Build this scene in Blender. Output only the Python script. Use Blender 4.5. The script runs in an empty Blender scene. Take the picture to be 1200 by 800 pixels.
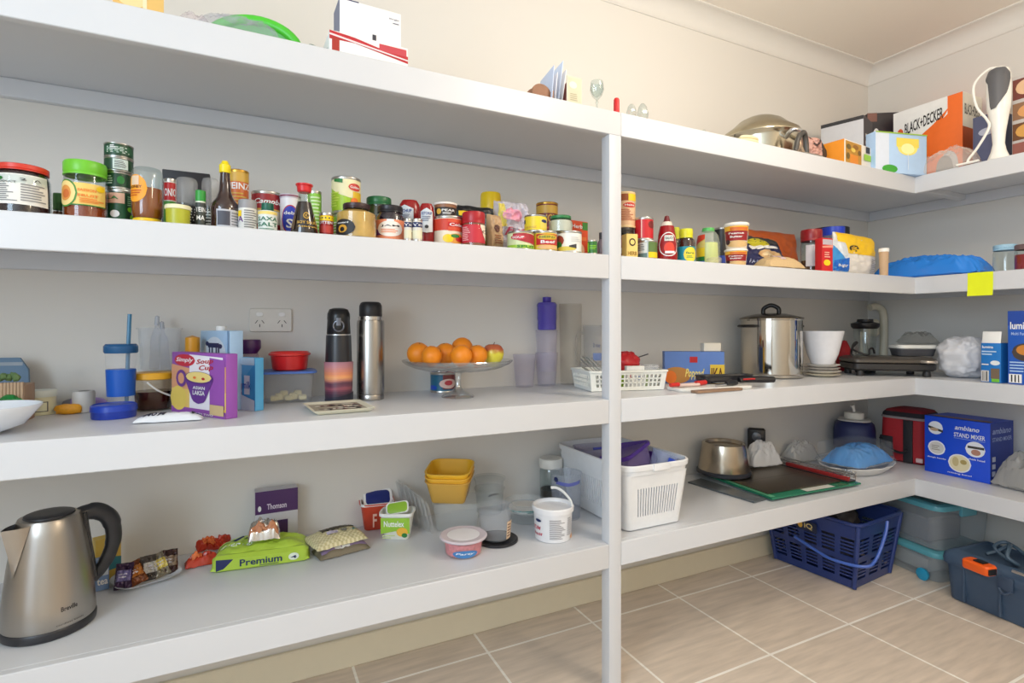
import bpy, math, random
from mathutils import Vector, Matrix, noise
from math import pi, sin, cos, tan, atan, atan2, hypot, radians as R

SC = bpy.context.scene
COL = SC.collection
# ---------------------------------------------------------------- the place (metres)
F, CX, CY = 630.0, 600.0, 385.0
SN, CS = sin(R(26.1)), cos(R(26.1))
CAMZ = 1.005
YF, YB = 1.215, 1.657          # shelf front edge / back wall
XF, XW = 2.381, 2.823          # return shelf front edge / right wall
Z1, Z2, Z3, Z4 = CAMZ + .604, CAMZ + .204, CAMZ - .196, CAMZ - .596
CEIL = 2.305


def ray(px):
    t = (px - CX) / F
    return SN + t * CS, CS - t * SN


def onY(px, Y):
    a, b = ray(px)
    D = Y / b
    return a * D, Y


def onX(px, X):
    a, b = ray(px)
    D = X / a
    return X, b * D


def onZ(px, py, z):
    D = (CAMZ - z) * F / (py - CY)
    a, b = ray(px)
    return a * D, b * D


def Bk(px, dy):
    return onY(px, YF + dy)


def Rt(px, dx):
    return onX(px, XF + dx)


def zat(py, X, Y):
    return CAMZ + (CY - py) * (X * SN + Y * CS) / F


class Spot:
    pass


def spot(z, x0, x1, top, dy=None, base=None, dx=None, lift=0.0, h=None):
    """a round thing seen between two columns of the frame, standing on height z"""
    a0, a1 = atan((x0 - CX) / F), atan((x1 - CX) / F)
    am, ha = (a0 + a1) / 2, (a1 - a0) / 2
    pm = CX + F * tan(am)
    if base is not None:
        X, Y = onZ(pm, base, z)
        d = hypot(X, Y) / (1 - sin(ha))
        k = d / hypot(X, Y)
        X, Y = X * k, Y * k
    elif dx is not None:
        X, Y = Rt(pm, dx)
    else:
        X, Y = Bk(pm, dy)
    r = hypot(X, Y) * sin(ha)
    if Y + r > YB - .006:
        k = (YB - .006) / (Y + r)
        X, Y, r = X * k, Y * k, r * k
    if X + r > XW - .006:
        k = (XW - .006) / (X + r)
        X, Y, r = X * k, Y * k, r * k
    s = Spot()
    d = hypot(X, Y)
    q = 1 - r / d if z > CAMZ else (1 + r / d if z < CAMZ - .4 else 1)
    s.X, s.Y, s.r, s.z = X, Y, r, z + lift
    s.h = h if h else zat(top, X * q, Y * q) - s.z
    s.rz = atan2(-X, Y)
    return s


def on(s, x0, x1, top, base_h=None, h=None, back=0.0):
    """a spot standing on top of spot s"""
    t = Spot()
    a0, a1 = atan((x0 - CX) / F), atan((x1 - CX) / F)
    am, ha = (a0 + a1) / 2, (a1 - a0) / 2
    d = hypot(s.X, s.Y) + back
    a, b = ray(CX + F * tan(am))
    n = hypot(a, b)
    t.X, t.Y = a / n * d, b / n * d
    t.r = d * sin(ha)
    t.z = s.z + (s.h if base_h is None else base_h) + .0006
    q = 1 - t.r / d
    t.h = h if h else zat(top, t.X * q, t.Y * q) - t.z
    t.rz = atan2(-t.X, t.Y)
    return t


# ---------------------------------------------------------------- materials
_M = {}


def lin(c):
    return tuple((v / 255 / 12.92 if v / 255 <= .04045 else ((v / 255 + .055) / 1.055) ** 2.4) for v in c)


def _new(key):
    m = bpy.data.materials.new(key)
    m.use_nodes = True
    nt = m.node_tree
    return m, nt, nt.nodes['Principled BSDF']


def mt(rgb, rough=.5, metal=0.0, var=.05, scale=40.0, coat=0.0, sub=0.0):
    """opaque material: base colour with a little procedural variation"""
    key = ('o', rgb, rough, metal, var, scale, coat, sub)
    if key in _M:
        return _M[key]
    m, nt, b = _new('opaque_%d' % len(_M))
    c = lin(rgb)
    n = nt.nodes.new('ShaderNodeTexNoise')
    n.inputs['Scale'].default_value = scale
    n.inputs['Detail'].default_value = 2
    co = nt.nodes.new('ShaderNodeTexCoord')
    nt.links.new(co.outputs['Object'], n.inputs['Vector'])
    mx = nt.nodes.new('ShaderNodeMix')
    mx.data_type = 'RGBA'
    mx.inputs[6].default_value = tuple(v * (1 - var) for v in c) + (1,)
    mx.inputs[7].default_value = tuple(min(1, v * (1 + var)) for v in c) + (1,)
    nt.links.new(n.outputs['Fac'], mx.inputs[0])
    nt.links.new(mx.outputs[2], b.inputs['Base Color'])
    b.inputs['Roughness'].default_value = rough
    b.inputs['Metallic'].default_value = metal
    b.inputs['Coat Weight'].default_value = coat
    if sub:
        b.inputs['Subsurface Weight'].default_value = sub
        b.inputs['Subsurface Radius'].default_value = (.02, .01, .005)
    _M[key] = m
    return m


def clear(rgb=(245, 247, 250), a=.25, rough=.12):
    """thin see-through plastic"""
    key = ('c', rgb, a, rough)
    if key in _M:
        return _M[key]
    m, nt, b = _new('clear_%d' % len(_M))
    if a <= .5:
        a *= .5            # every wall is met twice
    b.inputs['Base Color'].default_value = lin(rgb) + (1,)
    b.inputs['Roughness'].default_value = rough
    tr = nt.nodes.new('ShaderNodeBsdfTransparent')
    tr.inputs[0].default_value = tuple(.84 + .16 * v for v in lin(rgb)) + (1,)
    mx = nt.nodes.new('ShaderNodeMixShader')
    mx.inputs[0].default_value = a
    nt.links.new(tr.outputs[0], mx.inputs[1])
    nt.links.new(b.outputs[0], mx.inputs[2])
    nt.links.new(mx.outputs[0], nt.nodes['Material Output'].inputs[0])
    _M[key] = m
    return m


def thin(rgb=(240, 246, 246), rough=.04, lo=.06, hi=.7, tint=.0):
    """thin clear glass wall: see-through, mirror-like towards its edges"""
    key = ('t', rgb, rough, lo, hi)
    if key in _M:
        return _M[key]
    m, nt, b = _new('thin_glass_%d' % len(_M))
    tr = nt.nodes.new('ShaderNodeBsdfTransparent')
    tr.inputs[0].default_value = lin(rgb) + (1,)
    gl = nt.nodes.new('ShaderNodeBsdfGlossy')
    gl.inputs['Roughness'].default_value = rough
    lw = nt.nodes.new('ShaderNodeLayerWeight')
    lw.inputs[0].default_value = .5
    pw = nt.nodes.new('ShaderNodeMath')
    pw.operation = 'POWER'
    pw.inputs[1].default_value = 3
    nt.links.new(lw.outputs['Facing'], pw.inputs[0])
    mr = nt.nodes.new('ShaderNodeMapRange')
    mr.inputs[3].default_value, mr.inputs[4].default_value = lo, hi
    nt.links.new(pw.outputs[0], mr.inputs[0])
    mx = nt.nodes.new('ShaderNodeMixShader')
    nt.links.new(mr.outputs[0], mx.inputs[0])
    nt.links.new(tr.outputs[0], mx.inputs[1])
    nt.links.new(gl.outputs[0], mx.inputs[2])
    nt.links.new(mx.outputs[0], nt.nodes['Material Output'].inputs[0])
    _M[key] = m
    return m


def glass(rgb=(250, 252, 252), rough=.02, ior=1.45):
    key = ('g', rgb, rough, ior)
    if key in _M:
        return _M[key]
    m, nt, b = _new('glass_%d' % len(_M))
    b.inputs['Base Color'].default_value = lin(rgb) + (1,)
    b.inputs['Roughness'].default_value = rough
    b.inputs['Transmission Weight'].default_value = 1
    b.inputs['IOR'].default_value = ior
    _M[key] = m
    return m


def steel(rgb=(190, 186, 180), rough=.28, streak=60.0, zs=.6):
    """brushed metal: noise stretched round the body roughens it in bands"""
    key = ('s', rgb, rough, streak, zs)
    if key in _M:
        return _M[key]
    m, nt, b = _new('steel_%d' % len(_M))
    co = nt.nodes.new('ShaderNodeTexCoord')
    mp = nt.nodes.new('ShaderNodeMapping')
    mp.inputs['Scale'].default_value = (1, 1, streak)
    n = nt.nodes.new('ShaderNodeTexNoise')
    n.inputs['Scale'].default_value = 12
    nt.links.new(co.outputs['Object'], mp.inputs[0])
    nt.links.new(mp.outputs[0], n.inputs['Vector'])
    rg = nt.nodes.new('ShaderNodeMapRange')
    rg.inputs[3].default_value = rough * .92
    rg.inputs[4].default_value = rough * 1.1
    nt.links.new(n.outputs['Fac'], rg.inputs[0])
    nt.links.new(rg.outputs[0], b.inputs['Roughness'])
    b.inputs['Base Color'].default_value = lin(rgb) + (1,)
    b.inputs['Metallic'].default_value = 1
    _M[key] = m
    return m


WHITE = mt((240, 240, 238), .45)
PAPER = mt((236, 234, 228), .7)
BLACK = mt((22, 22, 24), .4)
DARK = mt((48, 47, 50), .5)
RED = mt((190, 24, 28), .4)
GREEN = mt((34, 120, 50), .45)
LIME = mt((140, 205, 40), .4)
YELLOW = mt((242, 205, 20), .4)
BLUE = mt((24, 70, 180), .4)
NAVY = mt((28, 40, 90), .45)
ORANGE = mt((236, 120, 30), .45)
TEAL = mt((20, 120, 140), .45)
BROWN = mt((92, 44, 24), .35)
GOLD = mt((214, 170, 70), .4)
PURPLE = mt((92, 42, 120), .45)
TIN = steel((196, 194, 190), .3, 20)
SILVER = mt((205, 205, 206), .28, 1.0)
CLR = clear()
CLRG = thin()
FROST = clear((240, 242, 245), .45, .35)


# ---------------------------------------------------------------- meshes
class MB:
    def __init__(s, T=None):
        s.v, s.f, s.fm, s.mats, s.T = [], [], [], [], T

    def mi(s, m):
        if m not in s.mats:
            s.mats.append(m)
        return s.mats.index(m)

    def add(s, vs, fs, m):
        o = len(s.v)
        T = s.T
        for v in vs:
            s.v.append(tuple(T @ Vector(v)) if T is not None else tuple(v))
        k = s.mi(m)
        for f in fs:
            s.f.append(tuple(i + o for i in f))
            s.fm.append(k)
        return s

    def loft(s, loops, m, closed=True, cap0=False, cap1=False):
        n = len(loops[0])
        vs = [p for l in loops for p in l]
        fs = []
        for a in range(len(loops) - 1):
            for i in range(n if closed else n - 1):
                j = (i + 1) % n
                fs.append((a * n + i, a * n + j, (a + 1) * n + j, (a + 1) * n + i))
        if cap0:
            fs.append(tuple(reversed(range(n))))
        if cap1:
            o = (len(loops) - 1) * n
            fs.append(tuple(o + i for i in range(n)))
        return s.add(vs, fs, m)

    def lathe(s, prof, m, seg=28, c=(0, 0, 0), sx=1, sy=1, sq=2.0):
        """turn [(r, z)..] about z; sq > 2 squares the plan"""
        loops = []
        for r, z in prof:
            r = max(r, 1e-5)
            l = []
            for i in range(seg):
                a = 2 * pi * i / seg
                ca, sa = cos(a), sin(a)
                k = 1 if sq == 2 else (abs(ca) ** sq + abs(sa) ** sq) ** (-1 / sq)
                l.append((c[0] + r * k * ca * sx, c[1] + r * k * sa * sy, c[2] + z))
            loops.append(l)
        return s.loft(loops, m)

    def rl(s, w, d, rad, prof, m, c=(0, 0, 0), seg=5, cap0=True, cap1=True):
        """rounded rectangle w x d swept through [(offset, z)..]"""
        loops = []
        for off, z in prof:
            hw, hd = max(w / 2 + off, 1e-4), max(d / 2 + off, 1e-4)
            r = min(max(rad + off, 1e-4), hw * .999, hd * .999)
            l = []
            for (qx, qy, a0) in ((1, 1, 0), (-1, 1, pi / 2), (-1, -1, pi), (1, -1, 3 * pi / 2)):
                for k in range(seg + 1):
                    a = a0 + pi / 2 * k / seg
                    l.append((c[0] + qx * (hw - r) + r * cos(a), c[1] + qy * (hd - r) + r * sin(a), c[2] + z))
            loops.append(l)
        return s.loft(loops, m, True, cap0, cap1)

    def box(s, x0, y0, z0, x1, y1, z1, m, b=.0015):
        b = min(b, (z1 - z0) * .3, (x1 - x0) * .3, (y1 - y0) * .3)
        return s.rl(x1 - x0, y1 - y0, b, [(-b, 0), (0, b), (0, z1 - z0 - b), (-b, z1 - z0)], m,
                    ((x0 + x1) / 2, (y0 + y1) / 2, z0), seg=2)

    def tube(s, pts, r, m, seg=8, sub=0, closed=False, flat=1.0):
        P = [Vector(p) for p in pts]
        if sub:
            Q = []
            n = len(P)
            for i in range(n if closed else n - 1):
                p0 = P[(i - 1) % n] if closed or i else P[i]
                p1, p2 = P[i], P[(i + 1) % n]
                p3 = P[(i + 2) % n] if closed or i + 2 < n else P[(i + 1) % n]
                for k in range(sub):
                    t = k / sub
                    Q.append(.5 * ((2 * p1) + (p2 - p0) * t + (2 * p0 - 5 * p1 + 4 * p2 - p3) * t * t + (3 * p1 - p0 - 3 * p2 + p3) * t ** 3))
            if not closed:
                Q.append(P[-1])
            P = Q
        n = len(P)
        loops = []
        up = None
        for i in range(n):
            a = P[(i - 1) % n] if closed or i else P[i]
            b = P[(i + 1) % n] if closed or i < n - 1 else P[i]
            t = (b - a).normalized()
            if up is None:
                up = Vector((0, 0, 1)) if abs(t.z) < .9 else Vector((0, 1, 0))
            x = t.cross(up)
            if x.length < 1e-6:
                x = t.orthogonal()
            x.normalize()
            up = x.cross(t).normalized()
            rr = r[min(len(r) - 1, int(i / (n - 1) * (len(r) - 1) + .5))] if isinstance(r, (list, tuple)) else r
            loops.append([P[i] + x * (rr * cos(2 * pi * k / seg)) + up * (rr * flat * sin(2 * pi * k / seg)) for k in range(seg)])
        if closed:
            loops.append(loops[0])
            return s.loft(loops, m)
        return s.loft(loops, m, True, True, True)

    def ball(s, c, rx, ry, rz, m, seg=20, rings=12, amp=0.0, freq=3.0, seed=0, floor=None, pw=1.0):
        loops = []
        for i in range(rings + 1):
            th = pi * i / rings
            l = []
            for j in range(seg):
                ph = 2 * pi * j / seg
                u = Vector((sin(th) * cos(ph), sin(th) * sin(ph), -cos(th)))
                if pw != 1:
                    u = Vector([math.copysign(abs(q) ** pw, q) for q in u])
                k = 1.0
                if amp:
                    q = u * freq + Vector((seed * 7.1, seed * 3.3, seed))
                    k += amp * (noise.noise(q) + .5 * abs(noise.noise(q * 2.3)) * 2 - .3)
                z = c[2] + u.z * rz * k
                if floor is not None:
                    z = max(z, floor)
                l.append((c[0] + u.x * rx * k, c[1] + u.y * ry * k, z))
            loops.append(l)
        return s.loft(loops, m, True, True, True)

    def sheet(s, fn, nu, nv, m):
        vs = [fn(i / nu, j / nv) for j in range(nv + 1) for i in range(nu + 1)]
        fs = [(j * (nu + 1) + i, j * (nu + 1) + i + 1, (j + 1) * (nu + 1) + i + 1, (j + 1) * (nu + 1) + i) for j in range(nv) for i in range(nu)]
        return s.add(vs, fs, m)

    def patch(s, q, u0, v0, u1, v1, th, m):
        """a slab on the bilinear quad q = (bottom left, bottom right, top right, top left), th thick along its normal"""
        q = [Vector(p) for p in q]

        def at(u, v):
            return (q[0] * (1 - u) + q[1] * u) * (1 - v) + (q[3] * (1 - u) + q[2] * u) * v
        nn = (q[1] - q[0]).cross(q[3] - q[0]).normalized() * -th
        a = [at(u0, v0), at(u1, v0), at(u1, v1), at(u0, v1)]
        vs = a + [p + nn for p in a]
        return s.add(vs, [(0, 1, 2, 3), (7, 6, 5, 4), (0, 4, 5, 1), (1, 5, 6, 2), (2, 6, 7, 3), (3, 7, 4, 0)], m)

    def slots(s, q, th, m, u0, v0, u1, v1, nu, nv=1, gu=.5, gv=.15):
        """panel q with nu x nv openings in the window u0..u1, v0..v1; gu, gv: share of the pitch that is bar"""
        s.patch(q, 0, 0, 1, v0, th, m)
        s.patch(q, 0, v1, 1, 1, th, m)
        s.patch(q, 0, v0, u0, v1, th, m)
        s.patch(q, u1, v0, 1, v1, th, m)
        pu, pv = (u1 - u0) / nu, (v1 - v0) / nv
        for i in range(nu + 1):
            a = u0 + i * pu
            s.patch(q, max(u0, a - pu * gu / 2), v0, min(u1, a + pu * gu / 2), v1, th, m)
        for j in range(1, nv):
            b = v0 + j * pv
            s.patch(q, u0, b - pv * gv / 2, u1, b + pv * gv / 2, th, m)
        return s

    def build(s, name, parent=None, loc=None, rz=0.0, sharp=38):
        me = bpy.data.meshes.new(name)
        me.from_pydata(s.v, [], s.f)
        for m in s.mats:
            me.materials.append(m)
        me.polygons.foreach_set('material_index', s.fm)
        me.polygons.foreach_set('use_smooth', [True] * len(s.f))
        me.update()
        me.set_sharp_from_angle(angle=R(sharp))
        o = bpy.data.objects.new(name, me)
        COL.objects.link(o)
        if parent is not None:
            o.parent = parent
        if loc:
            o.location = loc
        o.rotation_euler.z = rz
        return o


# ---------------------------------------------------------------- printing on surfaces
_T = {}


def textmesh(t, bold):
    if (t, bold) in _T:
        return _T[(t, bold)]
    cu = bpy.data.curves.new('writing', 'FONT')
    cu.body = t
    cu.resolution_u = 2
    cu.offset = .018 if bold else 0
    ob = bpy.data.objects.new('writing', cu)
    COL.objects.link(ob)
    dg = bpy.context.evaluated_depsgraph_get()
    ev = ob.evaluated_get(dg)
    me = ev.to_mesh()
    vs = [(v.co.x, v.co.y) for v in me.vertices]
    fs = [tuple(p.vertices) for p in me.polygons]
    ev.to_mesh_clear()
    bpy.data.objects.remove(ob)
    bpy.data.curves.remove(cu)
    x0, x1 = min(v[0] for v in vs), max(v[0] for v in vs)
    y0, y1 = min(v[1] for v in vs), max(v[1] for v in vs)
    vs = [((x - x0) / (x1 - x0) - .5, (y - y0) / max(1e-6, y1 - y0) - .5) for x, y in vs]
    _T[(t, bold)] = (vs, fs)
    return vs, fs


def strip(mb, M, lo, hi, u0, u1, h, m, n=10, nv=2):
    vs, fs = [], []
    for i in range(n + 1):
        u = u0 + (u1 - u0) * i / n
        a, b = lo(u), hi(u)
        for j in range(nv + 1):
            vs.append(M(u, a + (b - a) * j / nv, h))
    for i in range(n):
        for j in range(nv):
            p = i * (nv + 1) + j
            fs.append((p, p + nv + 1, p + nv + 2, p + 1))
    mb.add(vs, fs, m)


def decals(mb, M, items, h0=.0004, dh=.0003, n=10, nv=2):
    """print flat marks on surface M(u, v, height), u and v from 0 to 1:
    r rectangle, e ellipse, t writing, p polygon strip, l text-like lines"""
    h = h0
    dh = min(dh, .003 / max(1, len(items)))
    for it in items:
        k = it[0]
        if k == 'r':
            _, a, b, c, d, m = it
            strip(mb, M, lambda u: b, lambda u: d, a, c, h, m, n, nv)
        elif k == 'e':
            _, cu, cv, ru, rv, m = it
            e = .9999
            strip(mb, M, lambda u: cv - rv * math.sqrt(max(0, 1 - ((u - cu) / ru) ** 2)),
                  lambda u: cv + rv * math.sqrt(max(0, 1 - ((u - cu) / ru) ** 2)), cu - ru * e, cu + ru * e, h, m, 16, nv)
        elif k == 'p':
            _, top, bot, m = it       # two polylines of (u, v)

            def f(pl):
                def g(u):
                    for (a, b), (c, d) in zip(pl, pl[1:]):
                        if u <= c + 1e-9:
                            return b + (d - b) * (u - a) / (c - a)
                    return pl[-1][1]
                return g
            strip(mb, M, f(bot), f(top), max(top[0][0], bot[0][0]), min(top[-1][0], bot[-1][0]), h, m, max(16, n), nv)
        elif k == 't':
            _, cu, cv, w, hh, t, m = it[:7]
            sh = it[7] if len(it) > 7 else 0
            rot = it[8] if len(it) > 8 else 0
            vs, fs = textmesh(t, True)
            pts = []
            for x, y in vs:
                x, y = x * w + y * sh * w, y * hh
                if rot:
                    x, y = x, y + rot * x
                pts.append(M(cu + x, cv + y, h))
            mb.add(pts, fs, m)
        elif k == 'l':
            _, a, b, c, d, nl, m = it
            rnd = random.Random(int(a * 997 + b * 131 + nl))
            for i in range(nl):
                y = d - (d - b) * (i + .5) / nl
                t = (d - b) / nl * .22
                e = a + (c - a) * rnd.uniform(.6, 1)
                strip(mb, M, lambda u: y - t, lambda u: y + t, a, e, h, m, 4, 1)
        h += dh
    return mb


def prof_r(prof, z):
    best = 0
    for (r0, z0), (r1, z1) in zip(prof, prof[1:]):
        lo, hi = min(z0, z1), max(z0, z1)
        if lo - 1e-9 <= z <= hi + 1e-9:
            r = max(r0, r1) if hi - lo < 1e-9 else r0 + (r1 - r0) * (z - z0) / (z1 - z0)
            best = max(best, r)
    return best


def cylM(prof, z0, z1, span, ang):
    span, ang = R(span), R(ang)

    def M(u, v, h):
        z = z0 + (z1 - z0) * v
        a = ang + (u - .5) * span
        r = prof_r(prof, min(max(z, z0), z1)) + h
        return r * sin(a), -r * cos(a), z
    return M


def planeM(o, U, V):
    o, U, V = Vector(o), Vector(U), Vector(V)
    N = U.cross(V).normalized()
    return lambda u, v, h: o + U * u + V * v + N * h


# ---------------------------------------------------------------- things
LAST = [0, 0]


def thing(name, label, cat, loc, rz=0.0, group=None):
    o = bpy.data.objects.new(name, None)
    o.empty_display_size = .02
    COL.objects.link(o)
    o.location = loc
    o.rotation_euler = (0, 0, rz)
    tag(o, label, cat, group)
    return o


def tag(o, label, cat, group=None):
    o['label'] = label
    o['category'] = cat
    if group:
        o['group'] = group
    return o


def struct(name, mb):
    o = mb.build(name)
    o['kind'] = 'structure'
    return o


def at(s):
    return (s.X, s.Y, s.z + .0004)


def turned(s, name, label, cat, parts, labs=(), group=None, rot=0.0, seg=28, sx=1, sy=1, sq=2.0):
    """a turned thing. parts: (part name, material, [(r, z)..] as shares of its radius and height);
    labs: (z0, z1, span, angle, items[, index of the part it lies on])"""
    t = thing(name, label, cat, at(s), s.rz + R(rot), group)
    made = []
    for pn, m, pr in parts:
        mb = MB()
        q = [(r * s.r, z * s.h) for r, z in pr]
        if q[0][0] > 0 and pn not in ('band', 'ring'):
            q = [(0, q[0][1])] + q
        mb.lathe(q, m, seg, sx=sx, sy=sy, sq=sq)
        made.append(mb.build(pn, t))
    for lb in labs:
        z0, z1, span, ang, items = lb[:5]
        k = lb[5] if len(lb) > 5 else 0
        pr = [(r * s.r, z * s.h) for r, z in parts[k][2]]
        mb = MB()
        decals(mb, cylM(pr, z0 * s.h, z1 * s.h, span, ang), items, n=14)
        mb.build('label', t)
    return t


def can(s, label, paper, items=(), group='tins on the upper shelf', ang=0, span=170, lidm=None, name='food_can'):
    e = min(.06, .004 / s.h)
    prof = [(.92, 0), (.99, 0), (1, e * .5), (1, e), (.965, e * 1.6), (.965, 1 - e * 1.6), (1, 1 - e), (1, 1 - e * .4), (.97, 1), (.93, 1 - e * 1.2), (0, 1 - e * 1.2)]
    t = turned(s, name, label, 'can', [('body', lidm or TIN, prof)], (), group)
    mb = MB()
    z0, z1 = e * 1.7 * s.h, (1 - e * 1.7) * s.h
    r = s.r * .972
    mb.lathe([(r, z0), (r, z1)], paper)
    decals(mb, cylM([(r, z0), (r, z1)], z0, z1, span, ang), items, n=14)
    mb.build('label', t)
    return t


def jar(s, label, food, lid, items=(), fill=.8, shoulder=.86, lidh=.16, neck=.86, lidr=.92, lz=(.14, .62), span=150, ang=0, name='jar', cat='jar', bell=1.0, group=None, gl=None):
    sh = 1 - lidh
    body = [(.9, 0), (bell, .03), (bell, .1), (1.0, sh - .14), (shoulder, sh - .04), (neck, sh - .02), (neck, sh + .02)]
    t = turned(s, name, label, cat, [('glass_body', gl or CLRG, body)], (), group)
    k = .955
    fo = [(r * k, z) for r, z in body if z < fill] + [(k * prof_r(body, fill), fill), (0, fill)]
    fo[0] = (fo[0][0], .02)
    MB().lathe([(0, fo[0][1] * s.h)] + [(r * s.r, z * s.h) for r, z in fo], food).build('contents', t)
    MB().lathe([(r * s.r, z * s.h) for r, z in [(neck * .97, sh), (lidr, sh), (lidr, sh + lidh * .12), (lidr * .97, sh + lidh * .2), (lidr, sh + lidh * .3), (lidr, 1 - lidh * .12), (lidr * .95, 1), (0, 1)]], lid, 40).build('lid', t)
    if items:
        pr = [(r * s.r, z * s.h) for r, z in body]
        decals(MB(), cylM(pr, lz[0] * s.h, lz[1] * s.h, span, ang), items, n=14).build('label', t)
    return t


def carton(A, B, z, top, depth, name, label, cat, m, front=(), right=(), left=(), topd=(), group=None, lift=0.0, h=None, mside=None, parts=False):
    """a box whose front face runs from A to B (plan points)"""
    w = hypot(B[0] - A[0], B[1] - A[1])
    rz = atan2(B[1] - A[1], B[0] - A[0])
    X, Y = (A[0] + B[0]) / 2, (A[1] + B[1]) / 2
    h = h if h else zat(top, X, Y) - z - lift
    t = thing(name, label, cat, (X, Y, z + lift + .0004), rz, group)
    mb = MB()
    mb.box(-w / 2, 0, 0, w / 2, depth, h, m, .0012)
    mb.build('box_body', t)
    mb = MB()
    if front:
        decals(mb, planeM((-w / 2, 0, 0), (w, 0, 0), (0, 0, h)), front)
    if right:
        decals(mb, planeM((w / 2, 0, 0), (0, depth, 0), (0, 0, h)), right)
    if left:
        decals(mb, planeM((-w / 2, depth, 0), (0, -depth, 0), (0, 0, h)), left)
    if topd:
        decals(mb, planeM((-w / 2, 0, h), (w, 0, 0), (0, depth, 0)), topd)
    if mb.v:
        mb.build('printing', t)
    LAST[:] = [w, h]
    return t


def packet(w, d, h, m, seed=0, crinkle=.15, nu=26, nv=18, T=None, mb=None, under=None, items=(), sym=False, box=1.0):
    """a sealed soft bag lying flat, long way along x; returns the mesh builder with its printing"""
    mb = mb or MB(T)

    def th(u, v):
        a, b = abs(2 * u - 1), abs(2 * v - 1)
        k = max(0, 1 - a ** (3.2 * box)) ** .6 * max(0, 1 - b ** (2.6 * box)) ** .6
        c = noise.noise(Vector((u * 5 + seed * 3.7, v * 4, seed)))
        c += .9 * (.2 - abs(noise.noise(Vector((u * 7 + v * 3 + seed, v * 8 - u * 2 + seed, 3))))) * 2
        c += .5 * (.18 - abs(noise.noise(Vector((u * 17 + seed, v * 15 - u * 6, 8)))))
        return k, c

    def P(u, v, hh, side):
        k, c = th(u, v)
        ex = 1 + .03 * noise.noise(Vector((v * 4, seed, 1)))
        if side > 0:
            z = h * ((.5 + .5 * k if sym else .12 + .88 * k) + crinkle * c * (.25 + .75 * k) * .5) + hh
        elif sym:
            z = h * (.46 - .46 * k + crinkle * c * .2 * k)
        else:
            z = max(0, h * (.1 - .1 * k) + .05 * h * c * (1 - k))
        return ((u - .5) * w * ex, (v - .5) * d * (1 + .03 * noise.noise(Vector((u * 4, 5, seed)))), z if sym else max(z, .0004 + (.0006 if side > 0 else 0)))
    mb.sheet(lambda u, v: P(u, v, 0, 1), nu, nv, m)
    mb.sheet(lambda u, v: P(u, 1 - v, 0, -1), nu, nv, under or m)
    for v in (0, 1):
        mb.loft([[P(i / nu, v, 0, 1) for i in range(nu + 1)], [P(i / nu, v, 0, -1) for i in range(nu + 1)]], m, closed=False)
    for u in (0, 1):
        mb.loft([[P(u, i / nv, 0, 1) for i in range(nv + 1)], [P(u, i / nv, 0, -1) for i in range(nv + 1)]], m, closed=False)
    for it in items:
        decals(mb, lambda u, v, hh: P(u, v, hh + .0012, 1), [it], h0=.0006 + .0005 * items.index(it), n=22, nv=12)
    return mb


def tub(w, d, h, rad, m, wall=.0012, flare=.006, rim=.004, prof=None, c=(0, 0, 0), mb=None):
    """an open tapering box container (w x d at the base)"""
    mb = mb or MB()
    mb.rl(w, d, rad, [(-.003, 0), (0, .003), (flare, h - .004), (flare + rim, h - .003), (flare + rim, h), (flare - wall * .5, h), (flare - wall, h - .003), (-wall, .004), (-wall - .002, .0025)], m, c)
    return mb
# ================================================================= the room
XL, YN = -1.35, -1.35           # the unseen left wall and the wall behind the camera


def wallmat(rgb):
    m, nt, b = _new('wall_paint')
    n = nt.nodes.new('ShaderNodeTexNoise')
    n.inputs['Scale'].default_value = 220
    bp = nt.nodes.new('ShaderNodeBump')
    bp.inputs['Strength'].default_value = .04
    nt.links.new(n.outputs['Fac'], bp.inputs['Height'])
    nt.links.new(bp.outputs[0], b.inputs['Normal'])
    b.inputs['Base Color'].default_value = lin(rgb) + (1,)
    b.inputs['Roughness'].default_value = .7
    return m


def tilemat():
    m, nt, b = _new('floor_tiles')
    co = nt.nodes.new('ShaderNodeTexCoord')
    mp = nt.nodes.new('ShaderNodeMapping')
    mp.inputs['Location'].default_value = (-1.4455 + .389 * 20, -1.139 + .392 * 20, 0)
    nt.links.new(co.outputs['Object'], mp.inputs[0])
    br = nt.nodes.new('ShaderNodeTexBrick')
    br.offset, br.squash = 0, 1
    for k, v in (('Scale', 1), ('Mortar Size', .0042), ('Mortar Smooth', .1), ('Brick Width', .389), ('Row Height', .392), ('Bias', 0)):
        br.inputs[k].default_value = v
    br.inputs['Color1'].default_value = lin((222, 208, 193)) + (1,)
    br.inputs['Color2'].default_value = lin((216, 201, 185)) + (1,)
    br.inputs['Mortar'].default_value = lin((252, 248, 240)) + (1,)
    nt.links.new(mp.outputs[0], br.inputs['Vector'])
    m2 = nt.nodes.new('ShaderNodeMapping')
    m2.inputs['Rotation'].default_value = (0, 0, R(8))
    m2.inputs['Scale'].default_value = (5, 40, 1)
    nt.links.new(co.outputs['Object'], m2.inputs[0])
    n = nt.nodes.new('ShaderNodeTexNoise')
    n.inputs['Scale'].default_value = 1.2
    n.inputs['Detail'].default_value = 5
    nt.links.new(m2.outputs[0], n.inputs['Vector'])
    mr = nt.nodes.new('ShaderNodeMapRange')
    mr.inputs[1].default_value, mr.inputs[2].default_value = .3, .7
    mr.inputs[3].default_value, mr.inputs[4].default_value = .86, 1.1
    nt.links.new(n.outputs['Fac'], mr.inputs[0])
    mx = nt.nodes.new('ShaderNodeMix')
    mx.data_type, mx.blend_type = 'RGBA', 'MULTIPLY'
    mx.inputs[0].default_value = 1
    nt.links.new(br.outputs['Color'], mx.inputs[6])
    nt.links.new(mr.outputs[0], mx.inputs[7])
    nt.links.new(mx.outputs[2], b.inputs['Base Color'])
    b.inputs['Roughness'].default_value = .38
    return m


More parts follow.
